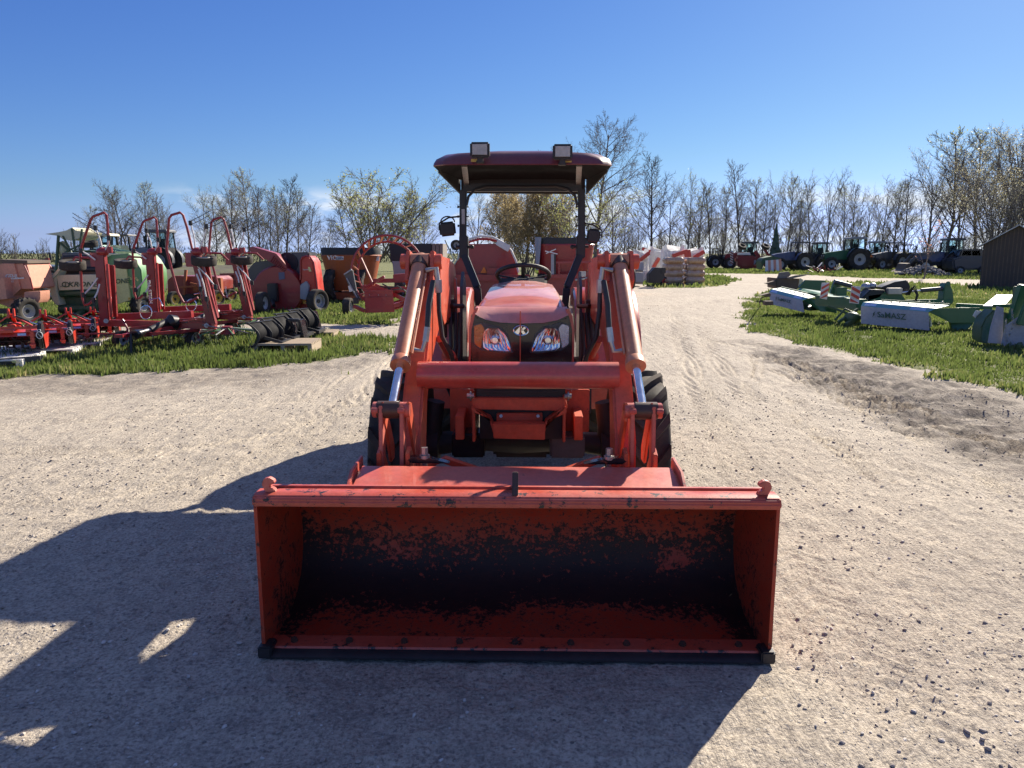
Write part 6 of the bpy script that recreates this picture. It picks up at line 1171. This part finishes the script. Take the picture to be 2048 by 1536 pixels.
# ---- far tractors -------------------------------------------------------------
def far_tractor(px, yb, Y, lab, body, s=1., face=1, cab=True, roof='greydk', rimm='grey', rear_r=.85, loader=False, gl='glass', smv=False, heading=0.):
    """side-on tractor; face=1 hood points left in the photo"""
    c = at(px, yb, Y); c.z = 0; t = Thing('parked_tractor', lab, 'tractor', tuple(c), R(heading), 'old tractors parked along the trees')
    f = -face; K = lambda x: x * f * s
    def pr(n, mb, m, b=.03, parent=None): return t.part(n, mb, M_[m], b, parent, local=True)
    def px_(pts, w0, w1): return MB().prism([(K(x), w0, z * s) for x, z in pts], (0, w1 - w0, 0))
    pr('hood', px_([(.35, .95), (2.35, .90), (2.45, 1.1), (2.40, 1.42), (2.2, 1.52), (.35, 1.78)], -.36 * s, .36 * s), body, .06)
    pr('grille', px_([(2.40, .95), (2.48, .95), (2.45, 1.4), (2.38, 1.4)], -.3 * s, .3 * s), 'black')
    pr('chassis', px_([(-.6, .6), (2.2, .65), (2.3, .95), (-.6, 1.1)], -.28 * s, .28 * s), 'black')
    for w_ in (-.95, .62): 
        fd = MB(); rows = []
        for k in range(10):
            an = R(-10 + k * 20); rows.append([(K(-.35) + math.cos(an) * (rear_r + .10) * s, w_ * s, (rear_r * s) + math.sin(an) * (rear_r + .10) * s), (K(-.35) + math.cos(an) * (rear_r + .10) * s, (w_ + .38) * s, (rear_r * s) + math.sin(an) * (rear_r + .10) * s)])
        pr('fender', fd.grid(rows), body if not cab else 'greydk', 0)
    for w_ in (-.80, .80):
        wheel(t, Vector((K(-.35), w_ * s, rear_r * s)), rear_r * s * .97, .45 * s, rear_r * s * .52, (0, 1, 0), rimm, 16, .03, -1 if w_ < 0 else 1, True, 'rear_wheel', n=32)
        wheel(t, Vector((K(1.95), w_ * .92 * s, .58 * s)), .56 * s, .36 * s, .31 * s, (0, 1, 0), rimm, 14, .025, -1 if w_ < 0 else 1, True, 'front_wheel', n=28)
    zr = 2.75 * s if cab else 2.55 * s
    for (x0, x1) in ((.40, .30), (-.85, -.75)):
        for w_ in (-.66, .62): pr('cab_post', MB().bar((K(x0), w_ * s, 1.5 * s), (K(x1), w_ * .95 * s, zr), .07, .07), 'black', .006)
    if cab:
        for w_ in (-.68, .66): pr('cab_window', px_([(-.78, 1.65), (.33, 1.65), (.26, 2.62), (-.70, 2.62)], w_ * s, (w_ + .02) * s), gl, 0); pr('cab_post', MB().bar((K(-.25), (w_ - .005) * s, 1.5 * s), (K(-.25), (w_ - .005) * s, zr), .06, .06), 'black', .006)
        pr('lower_cab', px_([(-.85, 1.0), (.42, 1.0), (.42, 1.66), (-.85, 1.66)], -.66 * s, .66 * s), 'black'); pr('seat', MB().box((K(-.3), 0, 1.9 * s), (.4 * s, .4 * s, .7 * s)), 'plastic')
        pr('cab_roof', px_([(-.98, 2.64), (.52, 2.64), (.52, 2.74), (.38, 2.84), (-.9, 2.84), (-.98, 2.74)], -.72 * s, .72 * s), roof, .04)
    else:
        pr('canopy', px_([(-.95, 2.50), (.35, 2.50), (.30, 2.60), (-.95, 2.60)], -.66 * s, .66 * s), roof, .03); pr('seat', MB().box((K(-.3), 0, 1.45 * s), (.4 * s, .4 * s, .6 * s)), 'plastic')
    pr('exhaust', MB().cyl((K(.75), -.25 * s, 1.5 * s), (K(.72), -.25 * s, 2.5 * s), .055 * s, n=10), 'black', 0)
    pr('mirror', MB().box((K(.5), -.9 * s, 2.2 * s), (.08, .2, .35)).bar((K(.35), -.6 * s, 2.4 * s), (K(.5), -.9 * s, 2.4 * s), .03), 'black', .01)
    for w_ in (-.22, .22): pr('headlight', MB().ball((K(2.44), w_ * s, 1.25 * s), (.05, .09, .07)), 'lampglass', 0)
    if smv: pr('safety_triangle', MB().prism([(K(-1.30), -.75 * s, 1.45 * s), (K(-1.15), -.98 * s, 1.15 * s), (K(-1.42), -.98 * s, 1.15 * s)], (0, -.03, 0)), 'sm v', 0)
    if loader:
        pr('loader_arm', MB().bar((K(.9), -.6 * s, 1.7 * s), (K(2.6), -.6 * s, 1.5 * s), .14, .2).bar((K(2.6), -.6 * s, 1.5 * s), (K(3.3), -.6 * s, .6 * s), .14, .2), 'greydk'); pr('loader_arm', MB().bar((K(.9), .6 * s, 1.7 * s), (K(2.6), .6 * s, 1.5 * s), .14, .2).bar((K(2.6), .6 * s, 1.5 * s), (K(3.3), .6 * s, .6 * s), .14, .2), 'greydk')
        pr('loader_bucket', px_([(3.2, .1), (4.1, .08), (3.6, .35), (3.45, .8), (3.2, .85)], -1.1 * s, 1.1 * s), 'brown', .02)
    return t
far_tractor(1700, 543, 72, 'large green tractor with a cab and pale wheels, the biggest in the far row', 'mgreen', 1.08, 1, True, 'grey', 'rimgrey', .95, smv=True)
far_tractor(1592, 540, 71, 'dark blue tractor with a canopy frame left of the big green tractor', 'blue', 1.0, 1, False, 'greydk', 'rimgrey', .82, heading=8)
far_tractor(1633, 538, 80, 'small dark tractor with a boxy cab, behind and left of the big green tractor', 'greydk', .95, 1, True, 'greydk', 'grey', .8)
far_tractor(1782, 540, 74, 'dark grey tractor with an open canopy right of the big green tractor', 'greydk', 1.0, 1, False, 'greydk', 'grey', .8, heading=20)
far_tractor(1755, 536, 83, 'pale blue cab tractor half hidden behind the big green one', 'grey', 1.0, -1, True, 'grey', 'grey', .8)
far_tractor(1812, 538, 80, 'black canopy tractor behind the small pink budding sapling', 'black', .95, -1, False, 'black', 'grey', .8)
far_tractor(1893, 546, 62, 'blue cab tractor with a front loader bucket near the shed', 'blue', .98, 1, True, 'greydk', 'white', .85, loader=True, heading=-8)
far_tractor(1492, 536, 82, 'dark red tractor with a teal window at the left of the far row', 'darkred', .98, 1, True, 'greydk', 'grey', .8)
far_tractor(1432, 537, 84, 'low black tractor beside the wrapped bag stacks in the far row', 'black', .8, -1, False, 'black', 'grey', .8)
# left skyline tractors
def ridge_tractor(px, yb, Y, lab, body, s, face, cab=True, roof='greydk'):
    t = far_tractor(px, yb, Y, lab, body, s, face, cab, roof, 'grey', .8); t.o.location.z = at(px, yb, Y).z; t.o['group'] = 'tractors on the bank at left'; return t
ridge_tractor(262, 545, 42, 'dark open tractor on the bank behind the green baler door', 'greydk', .78, -1, False, 'greydk'); ridge_tractor(322, 545, 42, 'white tractor with a dark square cab on the bank behind the tedder hoops', 'grey', .80, 1)
ridge_tractor(210, 548, 40, 'green tractor with a pale cab behind the raised finger rig', 'mgreen', .72, 1, True, 'cream')
# red folded implement and folded mower with white-red curtain in the far row
Y = 76; a = lambda x, y, dy=0: at(x, y, Y + dy)
t = Thing('folded_tedder', 'folded red implement with upright tyres and striped board in the far row', 'implement', tuple(gp(1500, 540)))
t.part('frame', MB().bar(a(1470, 520), a(1530, 515), .4, .3).bar(a(1510, 502), a(1528, 530), .3, .3).bar(a(1528, 498), a(1545, 520), .25, .2).bar(a(1480, 535), a(1525, 532), .35, .3).box(a(1490, 522), (1.6, .6, 1.0)), M_['darkred'], .04)
for c in ((1484, 493), (1531, 493)): t.part('upper_tyre', tyre(MB(), a(*c, .1), .42, .3, .2, (.2, -.5, .8), n=24), M_['rubber'], smooth=40)
t.part('striped_board', MB().prism([a(1461, 501, -.2), a(1466, 501, -.2), a(1466, 527, -.2), a(1461, 527, -.2)], (0, .05, 0)), M_['white']); [t.part('dark_stripe', MB().prism([a(1461, 503 + k * 5, -.25), a(1466, 506 + k * 5, -.25), a(1466, 508.6 + k * 5, -.25), a(1461, 505.6 + k * 5, -.25)], (0, .03, 0)), M_['darkred']) for k in range(5)]
t.part('cover', MB().prism([a(1478, 506, -.1), a(1500, 505, -.1), a(1502, 510, -.1), a(1478, 510, -.1)], (0, .6, 0)), M_['white'], .02); t.part('support', MB().bar(a(1475, 536), a(1475, 541), .2).bar(a(1520, 534), a(1520, 541), .2), M_['black'])
Y = 66; a = lambda x, y, dy=0: at(x, y, Y + dy)
t = Thing('covered_mower', 'green mower with a hanging red and white striped curtain in the far row', 'mower', tuple(gp(1548, 544)))
t.part('deck', MB().prism([a(1523, 522), a(1528, 516), a(1545, 512), (a(1562, 516)), a(1562, 524), a(1528, 528), a(1524, 540)], (0, 1.5, 0)), M_['dgreen'], .05)
for k in range(6):
    x = 1531 + k * 5.3; t.part('curtain_strip', MB().prism([a(x, 519 + (5 - k) * .4, -.1), a(x + 5, 519 + (4 - k) * .4, -.1), a(x + 6 + k * .25, 544.5, -.4), a(x - .5 + k * .2, 544.5, -.4)], (0, .05, 0)), M_['white' if k % 2 == 0 else 'salmon'], .01)
t = Thing('scattered_parts', 'tangle of small red and white implement parts in front of the big green tractor', 'implement', tuple(gp(1650, 548)))
Y = 62; rr = random.Random(4)
for k in range(26):
    p = at(1622 + rr.random() * 50, 546, Y); p.z = .05 + rr.random() * .5; q_ = p + Vector((rr.uniform(-.7, .7), rr.uniform(-.5, .5), rr.uniform(-.1, .4))); t.part('bar', MB().bar(p, q_, .08, .06), M_[rr.choice(['white', 'darkred', 'darkred', 'greydk'])])
t = Thing('dark_car', 'dark estate car parked between the blue tractor and the shed', 'car', tuple(gp(1935, 545)))
Y = 60; a = lambda x, y, dy=0: at(x, y, Y + dy)
t.part('body', MB().prism([a(1908, 540), a(1906, 518), a(1925, 512), a(1962, 512), a(1990, 516), a(1990, 540)], (0, 1.8, 0)), M_['greydk'], .12)
t.part('cabin', MB().prism([a(1918, 513, .15), a(1923, 500, .15), a(1932, 498, .15), a(1968, 498, .15), a(1975, 513, .15)], (0, 1.5, 0)), M_['blackg'], .08); t.part('side_window', MB().prism([a(1924, 511, .13), a(1927, 502, .13), a(1942, 501, .13), a(1943, 511, .13)], (0, .02, 0)), M_['glass']); t.part('side_window', MB().prism([a(1945, 511, .13), a(1944, 501, .13), a(1960, 501, .13), a(1961, 511, .13)], (0, .02, 0)), M_['glass'])
for px in (1920, 1965): wheel(t, at(px, 541, Y - .05) * 1, .34, .22, .2, (0, 1, 0), 'grey')

# ---- shed ---------------------------------------------------------------------------
t = Thing('wooden_shed', 'dark board shed with a low gable roof at the right frame edge', 'shed', tuple(gp(2000, 592)))
A0 = gp(1958, 576); B0 = A0 + Vector((4, -2.45, 0)); dv = (B0 - A0).normalized(); bk_ = Vector((-dv.y, dv.x, 0)); bk_ = bk_ if bk_.y > 0 else -bk_
he = at(1960, 489, A0.y).z; B0 = A0 + dv * 3.0; mid_ = A0 + dv * 1.32; hr = at(2013, 452, mid_.y).z; W_ = (mid_ - A0).length * 2; B1 = A0 + dv * W_
t.part('wall', MB().prism([A0, A0 + Vector((0, 0, he)), mid_ + Vector((0, 0, hr)), B1 + Vector((0, 0, he)), B1], bk_ * 5), M_['oldbrown'] if 'oldbrown' in M_ else paint('shed_boards', (.085, .062, .048), .8, dust=.5, dustcol=(.13, .11, .09), scale=4, streak=True), 0)
n = int(W_ / .15)
for k in range(min(n, 60)):
    u = (k + .5) * W_ / min(n, 60); z = he + (hr - he) * (1 - abs(u - W_ / 2) / (W_ / 2)); p = A0 + dv * u - bk_ * .012; t.part('batten', MB().bar(p, p + Vector((0, 0, z - .02)), .045, .02, bk_), M_['brown'], .003)
for s_ in (0, 1):
    e = (A0 if s_ == 0 else B1) + Vector((0, 0, he)) + dv * (-.2 if s_ == 0 else .2) - Vector((0, 0, .12)) - bk_ * .22; r_ = mid_ + Vector((0, 0, hr + .02)) - bk_ * .22
    t.part('roof', MB().prism([e, r_, r_ + Vector((0, 0, .05)), e + Vector((0, 0, .05))], bk_ * 5.44), M_['steel'], .006)
# ---- rock pile, sapling, bank ------------------------------------------------------------
rp_ = np.random.default_rng(9); mb = MB()
for k in range(170):
    an, rr_ = rp_.uniform(0, 6.28), rp_.random() ** .7; c = gp(1845, 552); x, y = math.cos(an) * rr_ * 1.9, math.sin(an) * rr_ * 1.2; s_ = rp_.uniform(.07, .19); o = len(mb.v)
    mb.ball((c.x + x, c.y + y, .62 * (1 - rr_ ** 1.5) + s_ * .3), (s_ * rp_.uniform(.8, 1.4), s_, s_ * rp_.uniform(.5, .9)), 6, 4)
    for i in range(o, len(mb.v)): mb.v[i] = tuple(v_ + rp_.uniform(-.02, .02) for v_ in mb.v[i])
single('stone_pile', mb, paint('pile_stone', (.24, .22, .20), .9, dust=.6, dustcol=(.10, .09, .08), scale=2), 'heap of grey field stones on the grass behind the mowers', 'stone pile', None, 0, 'stuff', 20)
Xb, Yb = np.meshgrid(np.linspace(-46, -7, 90), np.linspace(28, 52, 40)); zz = np.clip((Yb - 31) / 6, 0, 1) ** 1.5 * np.clip((-9.5 - Xb) / 5, 0, 1) * (.80 + .12 * fbm(Xb * .4, Yb * .4, 3, 2)) + (fbm(Xb * 1.5, Yb * 1.5, 4, 1) - .55) * .25 * np.clip((Yb - 28) / 3, 0, 1) * np.clip((-8 - Xb) / 3, 0, 1) - .05
me = bpy.data.meshes.new('bank'); i_ = np.arange(90 * 40).reshape(40, 90); npmesh(me, np.stack([Xb.ravel(), Yb.ravel(), zz.ravel()], 1), np.stack([i_[:-1, :-1], i_[:-1, 1:], i_[1:, 1:], i_[1:, :-1]], -1).reshape(-1, 4)); me.polygons.foreach_set('use_smooth', [True] * len(me.polygons))
m, t_, b = mat('bank_soil'); t = t_; l = t.links.new; geo = N(t, 'ShaderNodeNewGeometry'); P = geo.outputs['Position']
c = mixc(mr(noise(1.2, 6., .7), .42, .58, 0, 1), (.040, .030, .024), (.06, .065, .025)); c = mixc(mr(noise(7., 5., .75), .5, .7, 0, .8), c, (.13, .11, .065)); l(c, b.inputs['Base Color']); b.inputs['Roughness'].default_value = .95
me.materials.append(m); o = link('earth_bank', me); tag(o, 'low bank of dark soil and rough grass behind the left implements', None, None, 'structure')

# far hedge line on the horizon
r = np.random.default_rng(77); n = 42000; X = r.uniform(-150, 190, n); Y = r.uniform(118, 135, n); hb = 1.2 + 3.0 * fbm(X * .07, Y * .07, 4, 3) ** 1.5; z = r.random(n) ** 1.3 * hb; s_ = r.uniform(.10, .30, n); a = r.uniform(0, 3.14, n)
dx, dz = np.cos(a) * s_ * .25, s_ * r.uniform(.6, 1.8, n); co = np.stack([np.stack([X - dx, Y, z], 1), np.stack([X + dx, Y, z + .05], 1), np.stack([X + dx * 1.3, Y, z + dz], 1), np.stack([X - dx * .5, Y, z + dz], 1)], 1).reshape(-1, 3)
me = bpy.data.meshes.new('hedgerow'); npmesh(me, co, np.arange(4 * n).reshape(-1, 4)); me.materials.append(paint('hedge_twigs', (.11, .095, .06), .9, dust=.6, dustcol=(.09, .11, .045), scale=.3, bump=0)); tag(link('hedgerow', me), 'low grey-brown hedgerow along the whole horizon', 'hedge', None, 'stuff')
# ================================================================ trees
class Br:
    def __init__(s): s.co = []; s.q = []; s.n = 0
    def seg(s, pts, rs, k):
        pts = np.array(pts); d = np.diff(pts, axis=0); d = np.vstack([d, d[-1:]]); d /= np.linalg.norm(d, axis=1)[:, None] + 1e-9
        up = np.array([.31, .77, .11]); x = np.cross(d, up); x /= np.linalg.norm(x, axis=1)[:, None] + 1e-9; y = np.cross(d, x); a = np.arange(k) * 2 * math.pi / k
        r = np.array(rs)[:, None, None]; ring = pts[:, None] + (x[:, None] * np.cos(a)[None, :, None] + y[:, None] * np.sin(a)[None, :, None]) * r
        m = len(pts); s.co.append(ring.reshape(-1, 3)); i = np.arange(m - 1)[:, None] * k; j = np.arange(k)[None]; j2 = (j + 1) % k
        s.q.append(np.stack([i + j, i + j2, i + k + j2, i + k + j], -1).reshape(-1, 4) + s.n); s.n += m * k
    def leaf(s, p, size, r):
        a = r.normal(size=(2, 3)); u = a[0] / np.linalg.norm(a[0]); v = np.cross(u, a[1]); v /= np.linalg.norm(v); s.co.append(np.array([p - u * size, p - v * size * .5, p + u * size, p + v * size * .5])); s.q.append(np.array([[0, 1, 2, 3]]) + s.n); s.n += 4
    def mesh(s, name, m):
        me = bpy.data.meshes.new(name); npmesh(me, np.vstack(s.co), np.vstack(s.q)); me.materials.append(m); return me
def make_tree(seed, h, style, buds=0., twig=1.0):
    r = np.random.default_rng(seed); tr, cr, lf = Br(), Br(), Br(); count = [0]
    def grow(p, d, ln, rad, lev, kk):
        n = 5 if lev < 2 else (4 if lev == 2 else 3); pts = [p]; rs = [rad]; dd = d.copy()
        wob = (.05, .12, .16, .2, .25)[lev]; lift = style['lift'][min(lev, 3)]
        for i in range(n):
            dd = dd + r.normal(size=3) * wob + np.array([0, 0, lift]) ; dd /= np.linalg.norm(dd); pts.append(pts[-1] + dd * ln / n); rs.append(rad * (1 - (i + 1) / n * (.75 if lev < 4 else .6)))
        (tr if lev == 0 or (lev == 1 and style.get('multi')) else cr).seg(pts, rs, 7 if lev == 0 else (5 if lev == 1 else 3))
        if lev >= style['depth']:
            if buds and r.random() < buds:
                for _ in range(style.get('bn', 2)): lf.leaf(pts[-1 - int(r.integers(0, 2))] + r.normal(size=3) * .10, .045 + r.random() * .05, r)
            return
        nc = style['n'][lev]; s0 = style['start'][lev]
        for c in range(nc):
            u = s0 + (1 - s0) * (c + r.random() * .8) / nc; u = min(u, .99); f = u * n; i = min(int(f), n - 1); q = pts[i] + (pts[i + 1] - pts[i]) * (f - i)
            ang = style['ang'][lev] * r.uniform(.75, 1.25); az = c * 2.4 + r.uniform(-.5, .5); loc = pts[i + 1] - pts[i]; loc = loc / np.linalg.norm(loc)
            x = np.cross(loc, [.2, .3, 1] if abs(loc[2]) < .9 else [1, 0, 0]); x /= np.linalg.norm(x); y = np.cross(loc, x)
            nd = loc * math.cos(ang) + (x * math.cos(az) + y * math.sin(az)) * math.sin(ang); ra = rs[i] * style['rr'][lev]
            l2 = ln * style['len'][lev] * (1 - style['taper'][lev] * (u - s0) / (1 - s0 + 1e-6)) * r.uniform(.75, 1.2)
            grow(q, nd, l2, max(ra * .9, .0135 * twig), lev + 1, c)
    for b_ in range(style.get('stems', 1)):
        d = np.array([r.normal() * style.get('spread', 0), r.normal() * style.get('spread', 0), 1.]); d /= np.linalg.norm(d)
        grow(np.array([r.normal() * .15, r.normal() * .15, -.1]) if style.get('stems', 1) > 1 else np.array([0, 0, -.1]), d, h * (1 if b_ == 0 else r.uniform(.7, .95)), h * style['rad'] * (1 if b_ == 0 else .8), 0, 0)
    return tr, cr, lf
def bark(name, c1, c2):
    m, t, b = mat(name); l = t.links.new; n = N(t, 'ShaderNodeTexNoise', ins={'Scale': 3., 'Detail': 5.}); tcn = N(t, 'ShaderNodeTexCoord'); l(tcn.outputs['Object'], n.inputs['Vector']); x = N(t, 'ShaderNodeMix', data_type='RGBA'); x.inputs[6].default_value = rgb(c1); x.inputs[7].default_value = rgb(c2)
    l(n.outputs[0], x.inputs[0]); l(x.outputs[2], b.inputs['Base Color']); b.inputs['Roughness'].default_value = .9; return m
def leafm(name, col):
    m, t, b = mat(name); l = t.links.new; tr_ = N(t, 'ShaderNodeBsdfTranslucent', ins={0: rgb(col)}); ms = N(t, 'ShaderNodeMixShader', ins={0: .5}); b.inputs['Base Color'].default_value = rgb(col); l(b.outputs[0], ms.inputs[1]); l(tr_.outputs[0], ms.inputs[2]); l(ms.outputs[0], t.nodes['Material Output'].inputs[0]); return m
BK = [bark('bark_grey', (.10, .085, .075), (.22, .19, .165)), bark('bark_dark', (.055, .045, .04), (.13, .11, .09)), bark('bark_tan', (.16, .125, .09), (.28, .23, .17))]
LF = [leafm('bud_yellowgreen', (.34, .36, .12)), leafm('bud_tan', (.42, .33, .16)), leafm('bud_pink', (.42, .24, .20)), leafm('bud_pale', (.40, .38, .24))]
ST_ = {
 'oak': dict(n=(20, 9, 7, 5), start=(.32, .25, .2, .15), ang=(.80, .65, .6, .6), len=(.50, .45, .42, .42), taper=(.62, .3, .3, .2), rr=(.55, .6, .6, .6), lift=(0, .06, .05, .02), depth=4, rad=.016),
 'slim': dict(n=(26, 9, 8), start=(.22, .15, .1), ang=(.78, .6, .55), len=(.42, .42, .42), taper=(.72, .3, .2), rr=(.5, .55, .6), lift=(.02, .07, .04, .01), depth=3, rad=.012),
 'fork': dict(n=(12, 11, 8), start=(.22, .2, .1), ang=(.58, .58, .6), len=(.60, .42, .42), taper=(.35, .4, .2), rr=(.62, .5, .6), lift=(.0, .08, .05, .02), depth=3, rad=.014),
 'willow': dict(n=(9, 9, 7), start=(.2, .2, .1), ang=(.5, .55, .6), len=(.42, .42, .42), taper=(.35, .3, .2), rr=(.6, .55, .6), lift=(.01, .10, .04, .02), depth=3, rad=.010, stems=6, spread=.28, bn=3),
 'brush': dict(n=(9, 7), start=(.25, .2), ang=(.45, .5), len=(.35, .4), taper=(.4, .3), rr=(.5, .5), lift=(.03, .08, .04), depth=2, rad=.007, stems=6, spread=.22, bn=1)}
PROTO = {}
def proto(key, seed, h, style, bk, lf, buds, twig=1.0, nm='bare_tree'):
    tr, cr, lv = make_tree(seed, h, ST_[style], buds, twig); t = Thing(nm, 'x', 'tree', (0, 0, 0)); o1 = link('trunk', tr.mesh('trunk', BK[bk]), t.o)
    if cr.co: link('crown', cr.mesh('crown', BK[bk]), t.o)
    if lv.co: link('buds', lv.mesh('buds', LF[lf]), t.o)
    PROTO[key] = [t.o, float(np.percentile(np.vstack(tr.co + cr.co)[:, 2], 99.7)), False]
proto('oak', 1, 16, 'oak', 0, 0, 0); proto('slim1', 2, 10, 'slim', 1, 0, 0); proto('slim2', 3, 10, 'slim', 0, 0, .15); proto('fork1', 4, 10, 'fork', 1, 0, .12); proto('fork2', 5, 10, 'fork', 0, 0, .35)
proto('will', 6, 8, 'willow', 0, 0, .30, nm='budding_willow'); proto('tan', 7, 8, 'willow', 2, 1, 1.0, nm='budding_willow'); proto('leafy', 8, 12, 'fork', 0, 3, .55, nm='budding_tree'); proto('brush', 9, 5, 'brush', 1, 0, .15, nm='thicket_shrub'); proto('leafy2', 12, 12, 'willow', 0, 3, .5, nm='budding_tree')
rt = random.Random(21)
ORD = 'first second third fourth fifth sixth seventh eighth ninth tenth eleventh twelfth thirteenth fourteenth fifteenth sixteenth seventeenth eighteenth nineteenth twentieth'.split()
CN = {}
def nth(k):
    CN[k] = CN.get(k, -1) + 1; return ORD[CN[k]]
def tree(key, px, Y, top, lab, grp=None, w_=1., base=0.):
    P_ = PROTO[key]; o = P_[0] if not P_[2] else copy_tree(P_[0]); P_[2] = True
    g_ = at(px, 540, Y); h = at(px, top, Y).z - base; s_ = h / P_[1]; w_ *= 1.18; o.location = (g_.x, Y, base); o.scale = (s_ * w_, s_ * w_, s_); o.rotation_euler.z = rt.uniform(0, 6.28); o['label'] = lab; o['category'] = 'shrub' if key == 'brush' else 'tree'
    if grp: o['group'] = grp
    elif 'group' in o.keys(): del o['group']
    return o
tree('oak', 1188, 82, 228, 'tallest bare tree with a round crown, rising behind the right end of the canopy', w_=.82)
LG = 'bare trees along the left skyline'
for px, top, key, w_, lab in ((190, 410, 'slim2', .8, None), (235, 358, 'fork1', 1, 'wide bare tree above the first tedder hoop'), (262, 372, 'slim1', 1, None), (297, 362, 'slim2', .8, None), (328, 388, 'slim1', .9, None), (345, 405, 'fork1', .8, None), (412, 376, 'fork2', 1, None), (432, 392, 'slim2', 1, None), (462, 348, 'fork1', .8, None), (480, 372, 'slim1', .8, None), (500, 336, 'slim2', .8, 'tallest slim bare tree of the left skyline, above the last tedder hoop'), (520, 366, 'slim1', .9, None), (540, 380, 'fork1', .8, None), (556, 372, 'slim2', .8, None), (574, 350, 'slim1', .9, 'pointed bare tree above the bale shredder'), (598, 378, 'slim2', .8, None), (616, 402, 'slim1', .9, None), (655, 430, 'slim1', .8, None)):
    tree(key, px, rt.uniform(70, 88), top, lab or nth('L') + ' plain slender bare tree from the left on the left skyline', None if lab else LG, w_)
tree('brush', 45, 60, 503, 'small pale shrub on the horizon above the salmon forage box')
tree('will', 742, 60, 346, 'broad budding willow above the rusty feed mixer', w_=1.15); tree('will', 800, 62, 378, 'broad budding willow just left of the canopy, above the ring machine'); tree('slim1', 702, 70, 398, 'thin tree at the left foot of the budding willow'); tree('slim2', 846, 72, 412, 'thin bare tree between the willow and the left mirror')
for px, top, key, lab in ((950, 372, 'fork1', 'bare forked tree seen through the roll bar beside its left post'), (1000, 352, 'tan', 'tan budding willow left of centre, seen under the canopy'), (1056, 345, 'tan', 'tan budding willow at the centre under the canopy'), (1100, 352, 'tan', 'tan budding willow right of centre under the canopy'), (1140, 372, 'will', 'greyish willow beside the right roll bar post'), (1050, 296, 'slim1', 'thin tree whose twig tips just clear the canopy top'), (1225, 380, 'slim2', 'thin tree at the right foot of the tallest tree')):
    tree(key, px, rt.uniform(48, 58) if key in ('tan', 'will') else 75, top, lab)
RG = 'bare trees along the right field edge'
for px, top, key, w_, lab in ((1246, 402, 'slim1', .8, None), (1300, 300, 'slim1', .95, 'tall narrow bare tree above the wrapped pallets'), (1275, 420, 'slim2', .8, None), (1338, 352, 'fork2', 1, None), (1374, 342, 'fork2', 1, 'forked budding tree above the bag stacks'), (1398, 372, 'slim2', .9, None), (1420, 355, 'slim1', .8, None), (1444, 372, 'slim2', .8, None), (1478, 316, 'slim1', .8, 'tallest slim tree between the bag stacks and the red tractor'), (1502, 356, 'slim2', .8, None), (1520, 380, 'slim1', .8, None), (1545, 342, 'fork2', .7, None), (1572, 352, 'slim2', .8, None), (1596, 340, 'fork2', .8, None), (1620, 362, 'slim1', .8, None), (1650, 334, 'fork1', .8, 'forked tree directly behind the big green tractor hood'), (1683, 370, 'slim2', .8, None), (1700, 360, 'slim1', .7, None), (1724, 376, 'fork1', .9, None), (1755, 348, 'fork1', .8, None), (1784, 360, 'slim2', .9, None), (1806, 350, 'slim1', .8, None)):
    tree(key, px, rt.uniform(84, 92), top, lab or nth('R') + ' plain slender bare tree from the wrapped pallets along the right field edge', None if lab else RG, w_)
for px, top, key, w_, Y, lab in ((1850, 300, 'leafy', .9, 78, 'tall budding tree behind the pink sapling'), (1888, 258, 'slim2', 1, 80, 'tall thin tree above the blue loader tractor'), (1918, 296, 'leafy', .9, 76, 'budding tree above the dark car'), (1946, 256, 'slim2', 1, 80, 'tall thin tree left of the shed ridge'), (1985, 276, 'leafy2', .9, 70, 'thick budding tree above the shed eave'), (2022, 242, 'leafy', 1, 66, 'high budding tree above the shed ridge'), (2062, 236, 'leafy2', 1, 64, 'highest budding tree at the right frame edge'), (2000, 330, 'leafy2', 1, 60, 'dense budding tree low behind the shed roof'), (2110, 250, 'leafy', 1, 66, 'budding tree mostly beyond the right frame edge')):
    tree(key, px, Y, top, lab, None, w_)
for k in range(46):
    px = 1225 + k * 18 + rt.uniform(-8, 8); tree('brush', px, rt.uniform(92, 112), rt.uniform(430, 470), 'thin undergrowth shrub at the foot of the far tree row', 'undergrowth along the far tree row')
for k in range(14):
    px = -10 + k * 52 + rt.uniform(-10, 10); tree('brush', px, rt.uniform(92, 110), rt.uniform(455, 480), 'thin undergrowth shrub low on the left skyline', 'undergrowth on the left skyline')
tr, cr, lv = make_tree(31, 3.2, dict(ST_['fork'], n=(9, 5), depth=2, len=(.5, .45), rad=.014, bn=2), .9, .8); tp_ = gp(1848, 558); t = Thing('budding_sapling', 'small pink budding sapling standing by the stone pile', 'tree', tuple(tp_)); link('trunk', tr.mesh('trunk', BK[0]), t.o); link('crown', cr.mesh('crown', BK[0]), t.o); link('buds', lv.mesh('buds', LF[2]), t.o)
t.o.scale = (1.15, 1.15, at(1848, 465, tp_.y).z / 3.2)
# dark conifer among the far machines
mb = MB(); c = at(1548, 540, 79)
for k in range(9): mb.lathe([(.001, 1.25), (.9 - k * .09, 0), (.3, .15)], (c.x, 79, .4 + k * .36), (0, 0, 1), 9, False)
v_ = np.random.default_rng(2); mb.v = [(x + v_.normal() * .07, y + v_.normal() * .07, z + v_.normal() * .06) for x, y, z in mb.v]
t = Thing('small_conifer', 'small dark conifer rising between the red implement and the blue canopy tractor', 'tree', (c.x, 79, 0)); t.part('crown', mb, M_['dgreen'], 0, smooth=0); t.part('trunk', MB().cyl((c.x, 79, 0), (c.x, 79, .7), .08), BK[1])
